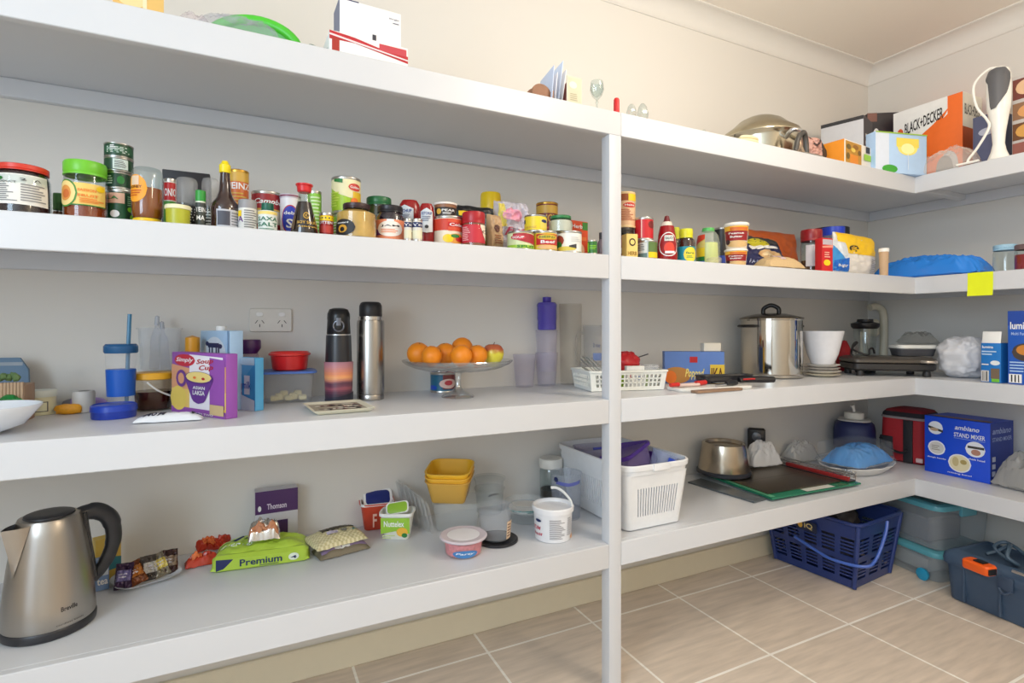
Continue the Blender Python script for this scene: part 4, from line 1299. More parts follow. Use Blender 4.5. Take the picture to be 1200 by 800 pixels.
mb.tube([(s.r * .3, 0, s.h * .04), (s.r * .42, 0, s.h * 1.0), (s.r * .5, 0, zat(368, s.X, s.Y) - Z3)], .0042, mt((50, 120, 160), .3), 8)
mb.build('straw', t)
# honey bucket and the clear bin on top of it
s = s3(155, 204, 436, base=482)
t = turned(s, 'honey_bucket', 'small clear honey bucket with a yellow lid and white handle', 'bucket',
           [('clear_body', thin((250, 240, 225)), [(.84, 0), (.88, .03), (.97, .86)]), ('contents', mt((60, 26, 14), .15), [(.83, .03), (.86, .05), (.92, .5), (0, .5)]),
            ('lid', mt((238, 176, 40), .35), [(1.0, .82), (1.04, .84), (1.04, .97), (.98, 1), (0, 1)])], sq=2.6)
mb = MB()
mb.tube([(-s.r * .3, -s.r * 1.03, s.h * .77), (s.r * .2, -s.r * 1.1, s.h * .55), (s.r * .8, -s.r * .8, s.h * .38)], .0036, WHITE, 8, 5, flat=.6)
mb.build('handle', t)
b = on(s, 159, 214, 384, back=.045)
t = thing('plastic_bin', 'frosted clear plastic bin of small bottles on the yellow honey lid', 'bin', (b.X, b.Y, b.z), s.rz + R(6))
hh = b.h
tub(b.r * 1.55, b.r * 1.3, hh, .008, clear((238, 242, 246), .3, .2), flare=.005).build('bin_body', t)
for i, (dx, dy, hb, tilt, l) in enumerate(((-.012, .0, 1.25, 3, 'clear plastic bottle standing tallest in the frosted bin'), (.012, .006, 1.12, -4, 'clear plastic bottle leaning in the frosted bin'))):
    q = Spot()
    q.X, q.Y = b.X + dx * cos(s.rz), b.Y + dy
    q.z, q.r, q.h, q.rz = b.z + .004, .011, hh * hb, s.rz
    o = turned(q, 'small_bottle', l, 'bottle', [('clear_body', clear((205, 215, 230), .4, .2), [(.95, 0), (1, .04), (1, .62), (.4, .76), (.36, .84)]), ('cap', clear((200, 205, 215), .7, .2), [(.44, .82), (.46, .84), (.44, .98), (0, 1)])], group='bottles in the clear bin')
    o.rotation_euler.y = R(tilt)
s = s3(217, 234, 393, dy=.33)
turned(s, 'spread_jar', 'dark jar with an orange lid behind the milk carton', 'jar', [('body', mt((70, 56, 70), .3), [(.95, 0), (1, .02), (1, .72)]), ('lid', mt((216, 150, 30), .35), [(1, .72), (1.04, .74), (1.03, .97), (0, 1)])])
# soup box
A, B = onZ(201.5, 481.5, Z3), onZ(265, 491.5, Z3)
VI = mt((150, 80, 170), .5)
soup = carton(A, B, Z3, 413.5, .026, 'soup_box', 'purple soup box with a picture of a purple mug of soup', 'box', VI,
              [('p', [(0, .8), (.5, .72), (1, .8)], [(0, 0), (.5, 0), (1, 0)], mt((222, 160, 120))), ('r', 0, .08, 1, .4, mt((236, 200, 110))), ('p', [(.35, .97), (.95, .94)], [(.35, .1), (.95, .1)], mt((240, 235, 240))), ('p', [(.72, .93), (.98, .9)], [(.72, .1), (.98, .14)], VI), ('r', 0, 0, 1, .1, VI), ('e', .14, .24, .16, .2, mt((236, 206, 100))),
               ('e', .26, .87, .2, .1, mt((200, 40, 60))), ('t', .26, .87, .32, .09, 'Simply', WHITE, .1), ('t', .64, .86, .3, .1, 'Soup', RED, .1, .1), ('t', .66, .76, .26, .1, 'Cup', RED, .1, .1),
               ('e', .2, .57, .1, .14, mt((110, 60, 140))), ('e', .2, .57, .06, .09, mt((222, 160, 120))), ('p', [(.28, .6), (.78, .6)], [(.28, .56), (.42, .22), (.52, .18), (.64, .22), (.78, .56)], mt((106, 56, 142))),
               ('e', .53, .6, .26, .1, mt((90, 44, 120))), ('e', .53, .61, .235, .085, mt((240, 214, 130))), ('e', .46, .6, .03, .02, ORANGE), ('e', .62, .59, .03, .02, RED),
               ('t', .54, .44, .22, .05, 'ASIAN', WHITE), ('t', .54, .36, .22, .07, 'LAKSA', WHITE), ('r', .74, .04, .98, .2, mt((206, 180, 130))), ('t', .6, .03, .4, .03, 'SERVES TWO', WHITE)])
# white bar wrapper lying in front
X, Y = onZ(198, 494, Z3)
mb = packet(.125, .03, .018, mt((222, 226, 232), .25), 61, .15, nu=50, nv=16, items=[('t', .3, .34, .3, .4, 'MoM', mt((40, 40, 60)), .1), ('r', .0, .82, 1, .98, mt((70, 70, 130))), ('e', .86, .5, .03, .3, DARK)])
tag(mb.build('snack_bar', None, (X, Y + .004, Z3 + .0006), R(-4), 70), 'white wrapped snack bar lying before the soup box', 'snack bar')
# milk carton
A, B = onZ(235, 474.5, Z3), onZ(269, 481.5, Z3)
carton(A, B, Z3, 387.5, .032, 'milk_carton', 'tall pale blue milk carton with a cow drawing and white cap', 'carton', mt((176, 208, 236), .45),
       [('e', .5, .62, .42, .3, mt((220, 232, 242))), ('r', .28, .78, .66, .84, NAVY), ('e', .7, .8, .07, .03, NAVY), ('e', .26, .83, .06, .03, NAVY), ('r', .32, .7, .36, .78, NAVY), ('r', .42, .7, .46, .78, NAVY), ('r', .56, .7, .6, .78, NAVY), ('r', .64, .7, .68, .78, NAVY),
        ('p', [(.1, .66), (.5, .72), (.95, .66)], [(.1, .62), (.5, .67), (.95, .6)], NAVY), ('r', 0, 0, 1, .54, mt((226, 230, 236))), ('t', .86, .5, .2, .05, 'ry', RED), ('t', .88, .42, .16, .03, 'milk', NAVY), ('e', .9, .18, .06, .03, YELLOW), ('r', .97, 0, 1, 1, mt((120, 160, 200)))])
mt_t = bpy.context.scene.objects['milk_carton']
w_, h_ = LAST
MB().lathe([(.011, 0), (.0118, .002), (.0118, .011), (.009, .0125), (0, .0125)], WHITE, 24, c=(0, .016, h_)).build('cap', mt_t)
# purple lidded canister and small blue milk carton
s = s3(275, 306, 398, dy=.36)
turned(s, 'canister', 'clear canister with a dark purple screw lid behind the blue carton', 'canister',
       [('clear_body', clear((160, 120, 170), .3, .1), [(.8, 0), (.84, .02), (.84, .74), (.7, .8)]), ('lid', mt((74, 30, 92), .3), [(.7, .78), (.98, .86), (1, .88), (1, .97), (.95, 1), (0, .98)])])
A, B = onZ(277.5, 479, Z3), onZ(299, 482, Z3)
carton(A, B, Z3, 419, .022, 'small_milk_carton', 'small blue and white long life carton with a red stripe', 'carton', mt((90, 176, 226), .45),
       [('p', [(0, .9), (.4, .6), (1, .9)], [(0, .2), (.4, .1), (1, .05)], mt((60, 160, 220))), ('r', .42, .3, .72, .66, mt((230, 236, 240))), ('t', .57, .48, .44, .14, 'milk', BLUE, 0, 0), ('r', 0, .24, .3, .5, mt((200, 60, 90))), ('r', 0, .34, .3, .38, WHITE), ('p', [(.2, .3), (1, .2)], [(.2, 0), (1, 0)], mt((220, 232, 240))), ('r', 0, .86, 1, 1, mt((190, 214, 230)))])
# food box with a blue lid and the red tub
A, B = onZ(312, 473, Z3), onZ(366, 472, Z3)
X, Y = (A[0] + B[0]) / 2, (A[1] + B[1]) / 2
w = hypot(B[0] - A[0], B[1] - A[1])
h = zat(437, X, Y) - Z3
t = thing('food_container', 'clear food box with a blue lid under the red tub', 'container', (X, Y + .045, Z3 + .0006), R(-3))
tub(w, .085, h, .015, clear((240, 242, 244), .2, .2), flare=.007).build('clear_box', t)
mb = MB().rl(w + .026, .085 + .026, .02, [(-.006, h - .002), (0, h - .002), (.001, h + .002), (-.006, h + .005), (-.012, h + .0035), (-.02, h + .0035)], mt((90, 130, 214), .3))
mb.build('lid', t)
mb = MB()
rnd = random.Random(8)
for i in range(7):
    mb.box(-w * .38 + i * w * .1, -.03 + .012 * (i % 3), .005, -w * .38 + i * w * .1 + .02, -.006 + .012 * (i % 3), .018 + .005 * (i % 3), mt((226, 216, 170), .5), .003)
mb.build('contents', t)
s = s3(311, 361, 412, base=440, lift=0)
s.X, s.Y = X + .004, Y + .045
s.r = hypot(s.X, s.Y) * sin((atan((361 - CX) / F) - atan((311 - CX) / F)) / 2)
s.z = Z3 + h + .006
s.h = zat(412.5, s.X, s.Y - s.r * .6) - s.z
turned(s, 'lidded_tub', 'round red plastic tub with a red lid on the blue lidded box', 'tub',
       [('body', mt((206, 34, 36), .3), [(.78, 0), (.82, .04), (.9, .8)]), ('lid', mt((214, 50, 46), .3), [(.92, .78), (1.0, .82), (1.0, .9), (.93, .96), (.9, 1), (.86, .9), (0, .9)])])
# bottles
s = s3(381, 412.5, 361, dy=.285)
SUN = []
sc_ = [(0, (38, 38, 56)), (.12, (60, 44, 62)), (.24, (104, 56, 76)), (.32, (160, 84, 96)), (.38, (110, 60, 80)), (.46, (96, 58, 78)), (.52, (206, 130, 110)), (.6, (246, 176, 112)), (.68, (238, 150, 104)), (.8, (214, 140, 128)), (.9, (196, 134, 140)), (1, (176, 124, 138))]
for (z0_, c0_), (z1_, c1_) in zip(sc_, sc_[1:]):
    for k_ in range(2):
        f_ = (k_ + .5) / 2
        a_, b_ = z0_ + (z1_ - z0_) * k_ / 2, z0_ + (z1_ - z0_) * (k_ + 1) / 2
        wv = .015 if .3 < a_ < .6 else 0
        wb_ = .015 if .3 < b_ < .6 else 0
        SUN.append(('p', [(0, b_ + wb_), (.3, b_ - wb_), (.65, b_ + wb_), (1, b_ - wb_)], [(0, a_ + wv), (.3, a_ - wv), (.65, a_ + wv), (1, a_ - wv)], mt(tuple(int(c0_[j] + (c1_[j] - c0_[j]) * f_) for j in range(3)), .35)))
SUN.append(('p', [(.1, .05), (.5, .12), (1, .24)], [(.1, 0), (.5, 0), (1, 0)], mt((40, 40, 56))))
ts = turned(s, 'insulated_bottle', 'black drink bottle with a sunset picture round its base', 'bottle',
            [('body', mt((40, 40, 44), .35), [(.93, 0), (.98, .01), (1, .04), (1, .42), (.94, .7), (.93, .71)]), ('ring', SILVER, [(.93, .705), (.93, .72), (.9, .72)]),
             ('lid', mt((24, 24, 26), .3), [(.86, .72), (.9, .73), (.84, .87), (.86, .89), (.84, .94), (.7, .985), (.4, 1), (0, 1)])],
            [(.02, .43, 175, 0, SUN)])
mb = MB()
M = cylM([(.84 * s.r, .74 * s.h), (.84 * s.r, .92 * s.h)], .74 * s.h, .9 * s.h, 60, 0)
mb.tube([Vector(M(.5 + .4 * cos(a), .42 + .34 * sin(a), .003)) for a in [k * pi / 8 for k in range(16)]], .0022, mt((120, 122, 130), .3, .8), 8, closed=True)
strip(mb, M, lambda u: .45, lambda u: .95, .34, .66, .006, mt((110, 112, 120), .3, .8), 6, 2)
mb.build('clasp', ts)
s = s3(418, 450.5, 354, dy=.3)
turned(s, 'thermos_flask', 'tall brushed steel thermos flask with a black cup lid', 'flask',
       [('body', steel((170, 166, 160), .26, 60), [(.94, 0), (.98, .006), (.98, .05), (.965, .055), (1, .06), (1, .78), (.97, .81)]), ('ring', steel((200, 196, 190), .2), [(.97, .81), (.9, .815), (.9, .85), (.84, .85)]),
        ('lid', mt((34, 34, 36), .4), [(.8, .85), (.84, .86), (.82, .96), (.72, .99), (.6, 1), (0, 1)])], seg=40)
# patterned tray
A, B = onZ(368, 488, Z3), onZ(434, 482, Z3)
t = thing('serving_tray', 'small rectangular cream tray with a dark floral pattern', 'tray', ((A[0] + B[0]) / 2, (A[1] + B[1]) / 2 + .075, Z3 + .0006), R(3))
w = .125
mb = MB()
mb.rl(w, .15, .003, [(-.006, 0), (-.004, .001), (.007, .009), (.008, .0105), (.005, .0105), (-.004, .005)], mt((226, 220, 196), .35))
mb.build('tray_body', t)
mb = MB()
M = planeM((-w / 2 + .003, -.072, .0052), (w - .006, 0, 0), (0, .144, 0))
fl = [('r', 0, 0, 1, 1, mt((170, 160, 140)))]
rnd = random.Random(2)
for i in range(34):
    fl.append(('e', rnd.uniform(.08, .92), rnd.uniform(.1, .9), .06, .05, mt(rnd.choice(((60, 54, 50), (96, 84, 76), (220, 214, 200), (120, 60, 60))))))
decals(mb, M, fl, dh=.00006)
mb.build('floral_pattern', t)
# glass cake stand and fruit
GL = thin((250, 252, 252), .05, .24, .9)
s = s3(471, 601, 420, dy=.235)
pt = zat(425, s.X, s.Y) - Z3
t = thing('cake_stand', 'pressed glass cake stand holding oranges and an apple', 'cake stand', at(s), s.rz)
mb = MB()
r = s.r
seg = 72
loops = []
for rr, z in [(0, pt - .024), (.3, pt - .023), (.6, pt - .02), (.8, pt - .012), (.93, pt - .003), (1.0, pt + .006), (.99, pt + .009), (.96, pt + .007), (.9, pt + .001), (.78, pt - .007), (.6, pt - .0062), (.3, pt - .015), (0, pt - .015)]:
    loops.append([(r * max(rr, 1e-4) * (1 + (.012 * cos(24 * 2 * pi * i / seg) if rr > .8 else 0)) * cos(2 * pi * i / seg), r * max(rr, 1e-4) * (1 + (.012 * cos(24 * 2 * pi * i / seg) if rr > .8 else 0)) * sin(2 * pi * i / seg), z + (.002 * cos(24 * 2 * pi * i / seg) if .5 < rr < .96 and z < pt - .003 else 0)) for i in range(seg)])
mb.loft(loops, GL)
mb.build('plate', t, sharp=60)
MB().lathe([(0, pt - .0235), (.024, pt - .025), (.012, pt - .03), (.0085, pt - .04), (.0085, .03), (.014, .022), (.03, .012), (.044, .006), (.047, .002), (.046, 0), (0, .0006)], GL, 40).build('pedestal', t)
oc = mt((240, 140, 20), .42, 0, .12, 260)


def bumpy(m):
    nt = m.node_tree
    b = nt.nodes['Principled BSDF']
    n = nt.nodes.new('ShaderNodeTexNoise')
    n.inputs['Scale'].default_value = 500
    bp = nt.nodes.new('ShaderNodeBump')
    bp.inputs['Strength'].default_value = .18
    bp.inputs['Distance'].default_value = .002
    co = nt.nodes.new('ShaderNodeTexCoord')
    nt.links.new(co.outputs['Object'], n.inputs['Vector'])
    nt.links.new(n.outputs['Fac'], bp.inputs['Height'])
    nt.links.new(bp.outputs[0], b.inputs['Normal'])


bumpy(oc)
omb = MB().lathe([(0, -.96), (.1, -.975), (.35, -.92), (.7, -.7), (.93, -.36), (1, 0), (.93, .37), (.7, .7), (.38, .91), (.12, .965), (.05, .94), (0, .94)], oc, 32)
first = None
px2m = hypot(s.X, s.Y) / F * 1.02
spots_ = [(490.5, 410.5, 14, .0, 'orange at the rim nearest the steel thermos'), (506, 414.5, 12.6, -.05, 'small orange in front, second from the thermos'), (522, 411, 13.5, .01, 'orange in the middle of the row behind two others'),
          (541.5, 406, 13, .056, 'orange farthest back and highest on the stand'), (540.5, 414.5, 13.4, -.06, 'bright orange at the front centre of the stand'), (559, 413.5, 12.6, -.012, 'orange touching the yellow apple')]
stem = None
for i, (px, py, rp, off, l) in enumerate(spots_):
    a, b = ray(px)
    k = (s.X * SN + s.Y * CS) + off
    X, Y = a * k, b * k
    rad = rp * k / F * .97
    up = max(0, zat(py, X, Y) - (Z3 + pt - .0062 + rad * .97)) * .8 if i in (3,) else 0
    t = thing('orange', l, 'orange', (X, Y, Z3 + pt - .0062 + rad * .97 + up), i * 1.1, 'oranges on the cake stand')
    t.rotation_euler.x = R([20, 60, -15, 35, 75, 10][i])
    if first is None:
        first = omb.build('peel', t)
        stem = MB().lathe([(0, .95), (.05, .952), (.07, .965), (.04, .985), (0, .985)], mt((90, 100, 40), .7), 10).build('stem_end', t)
        f2 = first
    else:
        f2 = first.copy()
        COL.objects.link(f2)
        f2.parent = t
        q = stem.copy()
        COL.objects.link(q)
        q.parent = t
        q.scale = (rad,) * 3
    f2.scale = (rad,) * 3
    if i == 0:
        stem.scale = (rad,) * 3
a, b = ray(578)
k = (s.X * SN + s.Y * CS) + .03
X, Y = a * k, b * k
rad = 13 * k / F * .97
m, nt, bs = _new('apple_skin')
co = nt.nodes.new('ShaderNodeTexCoord')
sp = nt.nodes.new('ShaderNodeSeparateXYZ')
n = nt.nodes.new('ShaderNodeTexNoise')
n.inputs['Scale'].default_value = 60
ad = nt.nodes.new('ShaderNodeMath')
ad.operation = 'MULTIPLY_ADD'
ad.inputs[1].default_value = .02
rp_ = nt.nodes.new('ShaderNodeMapRange')
rp_.inputs[1].default_value, rp_.inputs[2].default_value = .012, .026
nt.links.new(co.outputs['Object'], sp.inputs[0])
nt.links.new(co.outputs['Object'], n.inputs['Vector'])
nt.links.new(n.outputs['Fac'], ad.inputs[0])
nt.links.new(sp.outputs[2], ad.inputs[2])
nt.links.new(ad.outputs[0], rp_.inputs[0])
mx = nt.nodes.new('ShaderNodeMix')
mx.data_type = 'RGBA'
mx.inputs[6].default_value = lin((226, 214, 70)) + (1,)
mx.inputs[7].default_value = lin((186, 96, 60)) + (1,)
nt.links.new(rp_.outputs[0], mx.inputs[0])
nt.links.new(mx.outputs[2], bs.inputs['Base Color'])
bs.inputs['Roughness'].default_value = .25
t = thing('apple', 'yellow apple blushed red on top at the end of the oranges', 'apple', (X, Y, Z3 + pt - .0062 + rad * .93), s.rz)
MB().lathe([(r * rad, z * rad) for r, z in [(0, -.8), (.12, -.86), (.3, -.92), (.6, -.78), (.88, -.42), (1, .06), (.95, .45), (.74, .78), (.45, .92), (.2, .86), (.06, .7), (0, .66)]], m, 32).build('apple_skin', t)
MB().tube([(0, 0, rad * .66), (.001, 0, rad * .9), (.004, 0, rad * 1.12)], .0012, BROWN, 6).build('stem', t)
s = s3(504, 534, 436, dy=.38)
can(s, 'blue and red picture tin behind the cake stand', mt((30, 100, 130), .4), [('r', .5, .1, 1, 1, mt((120, 50, 50))), ('e', .66, .45, .26, .3, mt((220, 190, 180))), ('e', .2, .2, .14, .14, BLUE), ('e', .66, .5, .12, .16, mt((190, 60, 70)))], group=None)
# tumblers
PL = clear((220, 216, 230), .26, .1)


def tumbler(s, l, m=PL):
    turned(s, 'plastic_tumbler', l, 'tumbler', [('clear_body', m, [(.74, 0), (.78, .02), (.86, .3), (.87, .32), (1, 1), (.97, 1), (.82, .3), (.74, .05), (0, .05)])], group='clear plastic tumblers')


tumbler(s3(601, 628, 415, base=450.5), 'clear plastic tumbler standing alone nearest the cake stand')
a = s3(627, 654, 413, base=452.5)
tumbler(a, 'clear plastic tumbler at the bottom of the tall stack')
b = on(a, 629, 655, 387, base_h=a.h * .42)
b.X, b.Y = a.X, a.Y
tumbler(b, 'clear plastic tumbler nested in the stack under the purple bottle')
s = on(b, 634, 659.5, 347, base_h=b.h * 1.0, back=.02)
s.X, s.Y, s.r = b.X + .006, b.Y + .008, b.r * .93
VB = clear((96, 84, 200), .6, .12)
turned(s, 'drink_bottle', 'blue purple plastic bottle standing on the stacked tumblers', 'bottle',
       [('body', VB, [(.86, 0), (.92, .02), (.92, .3), (.96, .32), (.96, .68), (.98, .7), (.98, .76), (.86, .82), (.42, .84)]), ('cap', mt((70, 50, 170), .3), [(.4, .83), (.42, .84), (.42, .98), (0, 1)])])
s = s3(655, 682, 356, dy=.4)
turned(s, 'tall_glass', 'tall faint clear plastic jug behind the purple bottle', 'jug', [('clear_body', clear((215, 210, 200), .14, .15), [(.85, 0), (.88, .01), (1, 1), (.97, 1), (.85, .03), (0, .03)])])
s = s3(683, 711, 381, dy=.4)
t = turned(s, 'measuring_jug', 'clear measuring jug with blue marks beside the post', 'jug',
           [('clear_body', clear((220, 220, 220), .28, .12), [(.84, 0), (.88, .02), (.98, .97), (1.0, 1), (.96, .99), (.85, .04), (0, .04)])],
           [(.4, .75, 60, 10, [('r', .2, 0, .95, .36, mt((130, 150, 200))), ('t', .5, .72, .6, .24, '2 cup', mt((80, 90, 130)))])])
mb = MB()
mb.tube([(-s.r * .96, 0, s.h * .86), (-s.r * 1.5, 0, s.h * .82), (-s.r * 1.5, 0, s.h * .4), (-s.r * .9, 0, s.h * .3)], .004, clear((220, 220, 220), .4), 8, 5)
mb.build('handle', t)
# white perforated basket with cutlery
P = (.952, 1.385)
u = Vector((.243, -.052, 0))
ex, ey = u.normalized(), Vector((.21, .978, 0)).normalized()
W_, D_, H_ = u.length, .148, .062
t = thing('cutlery_basket', 'low white plastic basket with round holes behind the post', 'basket', (P[0], P[1], Z3 + .0026), atan2(u.y, u.x))
WP = mt((236, 238, 232), .35)
mb = MB()
f = .008
def qd(a, b, c, d): return [a, b, c, d]
B0, B1, B2, B3 = (0, 0, .001), (W_, 0, .001), (W_, D_, .001), (0, D_, .001)
T0, T1, T2, T3 = (-f, -f, H_), (W_ + f, -f, H_), (W_ + f, D_ + f, H_), (-f, D_ + f, H_)
for q, n in (((B0, B1, T1, T0), 16), ((B1, B2, T2, T1), 12), ((B2, B3, T3, T2), 16), ((B3, B0, T0, T3), 12)):
    mb.slots(q, .0018, WP, .06, .16, .94, .78, n, 3, .34, .3)
mb.patch((B0, B1, B2, B3), 0, 0, 1, 1, .002, WP)
mb.build('basket_body', t)
mb = MB().rl(W_ + 2 * f, D_ + 2 * f, .004, [(.001, H_ - .006), (.004, H_ - .005), (.004, H_), (.0005, H_ + .001), (-.002, H_)], WP, (W_ / 2, D_ / 2, 0), cap0=False, cap1=False)
mb.build('rim', t)
bx = lambda x, y, z: Vector((P[0], P[1], Z3 + z)) + ex * x + ey * y


def cutlery(kind, name, l, a, b):
    a, b = Vector(a), Vector(b)
    d = (b - a)
    n = d.length
    d.normalize()
    mb = MB()
    z = Vector((0, 0, 1))
    s_ = d.cross(z).normalized()
    up = s_.cross(d)
    prof = [(0, .003), (.1, .006), (.5, .004), (.62, .0032)] + {'spoon': [(.7, .006), (.8, .011), (.9, .011), (.97, .007), (1, .002)], 'fork': [(.7, .006), (.78, .0105), (1, .0105)], 'knife': [(.66, .007), (.8, .0085), (.95, .007), (1, .001)]}[kind]
    lo = []
    for k, w in prof:
        p = a + d * (n * k)
        dip = .003 * sin(pi * max(0, k - .68) / .32) if kind == 'spoon' and k > .68 else 0
        lo.append([p - s_ * w, p - s_ * w * .3 + up * (.0009 - dip), p + s_ * w * .3 + up * (.0009 - dip), p + s_ * w, p + s_ * w * .3 - up * (.0009 + dip), p - s_ * w * .3 - up * (.0009 + dip)])
    mb.loft(lo, SILVER, True, True, True)
    tag(mb.build(name), l, name, 'cutlery in the white basket')


cutlery('knife', 'knife', 'steel knife propped highest against the basket front beside the post', bx(.11, .02, .012), bx(.012, .03, .104))
cutlery('knife', 'knife', 'steel knife leaning second from the basket front', bx(.1, .05, .012), bx(.004, .055, .108))
cutlery('fork', 'fork', 'steel fork sticking up in the middle of the cutlery', bx(.1, .08, .012), bx(.002, .08, .106))
cutlery('spoon', 'spoon', 'steel spoon bowl up near the back of the basket', bx(.1, .1, .012), bx(.002, .105, .1))
cutlery('spoon', 'spoon', 'steel spoon nearest the back corner of the basket', bx(.12, .135, .012), bx(.01, .118, .074))
# things in its far half
v = bx(.172, .07, .0)
mb = MB().ball((0, 0, .075), .05, .04, .042, mt((190, 34, 40), .35), 36, 22, .2, 2.4, 6, .05)
tag(mb.build('red_bag', None, (v.x - .012, v.y + .018, Z3 + .004)), 'crumpled red plastic bag in the white perforated basket', 'bag')
v0, v1 = bx(.125, .012, 0), bx(.185, .008, 0)
carton(v0, v1, Z3, 429, .02, 'tablet_box', 'small white box with red print in the perforated basket', 'box', WHITE, [('t', .3, .55, .3, .2, 'KT', mt((190, 80, 90))), ('l', .5, .35, .94, .7, 3, mt((130, 150, 190)))], lift=.006)
v = bx(.213, .028, 0)
mb = tub(.04, .032, .07, .006, FROST)
mb.rl(.05, .042, .008, [(-.004, .07), (0, .071), (0, .074), (-.004, .075)], FROST)
o = tag(mb.build('clear_container', None, (v.x, v.y, Z3 + .006), R(-12)), 'frosted plastic container at the end of the perforated basket', 'container')
a_, b_ = bx(.15, .16, .07), bx(.3, .2, .105)
mb = MB().tube([a_, b_], .0022, mt((90, 90, 94), .3, .8), 8)
tag(mb.build('skewer', None), 'thin grey metal skewer sticking out behind the red bag', 'skewer')
v0, v1 = bx(.02, .02, 0), bx(.09, .018, 0)
mb = MB().box(0, 0, 0, .1, .08, .042, mt((170, 205, 60), .5))
tag(mb.build('green_box', None, (bx(.115, .04, 0).x, bx(.115, .04, 0).y, Z3 + .005), R(-12)), 'lime green packet seen through the holes of the white basket', 'packet')

# blue snack box, matches, chopping board, knives, pan
carton(Bk(779, .27), Bk(849, .16), Z3, 412, .05, 'snack_box', 'long blue and yellow snack box with yellow writing', 'box', mt((96, 130, 196), .5),
       [('r', 0, 0, 1, .3, mt((90, 110, 160))), ('e', .2, .26, .24, .26, mt((190, 130, 60))), ('t', .5, .3, .3, .34, 'Poppad', mt((240, 220, 120)), .1), ('r', .42, .66, .55, .84, RED), ('r', .76, 0, 1, .6, mt((226, 190, 60))), ('t', .88, .3, .2, .4, 'IKA', BROWN), ('e', .1, .2, .1, .2, ORANGE)],
       right=[('r', 0, 0, 1, 1, mt((226, 190, 60)))])
hb = LAST[1]
carton(Bk(825, .205), Bk(845, .18), Z3, 407, .035, 'matchbox', 'cream and brown matchbox on the blue snack box', 'matchbox', mt((230, 222, 205), .5), right=[('r', 0, 0, 1, 1, mt((130, 70, 60)))], lift=hb + .0006, h=.03)
X, Y = onZ(828, 447, Z3)
mb = MB().rl(.29, .085, .02, [(-.002, 0), (0, .002), (0, .008), (-.002, .01)], mt((228, 226, 220), .4))
Yb = YF + .068
Xb = onY(832, Yb)[0]
tag(mb.build('chopping_board', None, (Xb, Yb, Z3 + .0006), R(-6)), 'white plastic chopping board with knives lying on it', 'chopping board')
mb = MB().rl(.2, .03, .006, [(-.001, 0), (0, .001), (0, .006), (-.001, .007)], mt((150, 120, 96), .5, 0, .2))
tag(mb.build('wooden_spatula', None, (Xb - .03, YF + .006 + .004, Z3 + .0006), R(1)), 'flat brown wooden strip lying along the shelf edge', 'spatula')
zb = Z3 + .0112
Xc, Yc = Bk(806, .08)
t = thing('tongs', 'red handled tongs with a pale middle on the chopping board', 'tongs', (Xc, Yc, zb), R(2))
mb = MB()
for sg in (-1, 1):
    mb.tube([(-.04, sg * .004, .006), (.04, sg * .01, .006)], .0045, mt((226, 200, 190), .3), 8)
mb.build('arms', t)
mb = MB()
mb.tube([(-.075, 0, .008), (-.04, 0, .009)], [.006, .009, .007], mt((206, 40, 36), .35), 10)
mb.build('hinge_end', t)
mb = MB()
mb.tube([(.04, .004, .008), (.085, .006, .009)], [.008, .010, .008], mt((206, 40, 36), .35), 10)
mb.build('grip', t)
# black grill pan and its handles
X, Y = Bk(846, .128)
t = thing('grill_pan', 'shallow black pan turned towards the stock pot', 'pan', (X + .005, Y - .005, Z3 + .0006), R(-14))
mb = MB()
mb.rl(.2, .06, .02, [(-.008, .012), (-.004, .011), (.0, .034), (.003, .036), (.002, .0375), (-.002, .036), (-.008, .016)], mt((40, 40, 44), .35))
mb.build('pan_body', t)
Xk, Yk = Bk(866, .07)
t = thing('kitchen_knife', 'large knife with a red and black handle lying towards the pot', 'knife', (Xk, Yk, zb), R(-16))
mb = MB()
mb.box(-.09, -.012, .004, -.005, .014, .0062, SILVER, .0006)
mb.build('blade', t)
mb = MB()
mb.tube([(0, 0, .012), (.03, 0, .014), (.1, -.004, .014), (.125, -.004, .013)], [.010, .012, .0135, .012], mt((28, 28, 32), .35), 10, flat=.9)
mb.build('handle', t)
mb = MB()
mb.tube([(.008, -.0125, .016), (.05, -.0125, .017)], .003, RED, 6)
mb.build('inlay', t)
Xk, Yk = Bk(846, .035)
t = thing('vegetable_peeler', 'black handled kitchen tool lying below the big knife', 'kitchen tool', (Xk, Yk, zb), R(4))
mb = MB()
mb.tube([(-.03, 0, .004), (.02, 0, .005)], .0035, SILVER, 8)
mb.build('shaft', t)
mb = MB()
mb.tube([(.02, 0, .008), (.05, .002, .010), (.075, .003, .008)], [.006, .010, .007], mt((30, 30, 34), .35), 10)
mb.build('handle', t)
# stock pot
s = s3(866, 943, 374, dy=.29)
t = thing('stock_pot', 'tall shiny steel stock pot with lid and black handles', 'pot', at(s), s.rz)
CH = mt((200, 194, 184), .07, 1.0, .02)
r, H = s.r, s.h
MB().lathe([(0, 0), (r * .9, 0), (r * .97, .004), (r * .98, .014), (r * .955, .016), (r * .955, H - .006), (r * .985, H - .003), (r * .985, H), (r * .93, H - .004)], CH, 64).build('pot_body', t)
hk = zat(367, s.X, s.Y) - Z3
pl_ = MB().lathe([(r * .99, H + .0005), (r * 1.0, H + .003), (r * .98, H + .006), (r * .8, H + .5 * (hk - H)), (r * .5, H + .85 * (hk - H)), (r * .2, hk), (0, hk)], steel((150, 140, 125), .2, 10), 64)
pl_ = pl_.build('lid', t)
mb = MB()
ht = zat(360, s.X, s.Y) - Z3
mb.tube([(-r * .24, 0, hk - .002), (-r * .22, 0, hk + .3 * (ht - hk) + .012), (0, 0, ht + .008), (r * .22, 0, hk + .3 * (ht - hk) + .012), (r * .24, 0, hk - .002)], .0085, mt((26, 24, 24), .35), 10, 6)
mb.build('lid_handle', pl_)
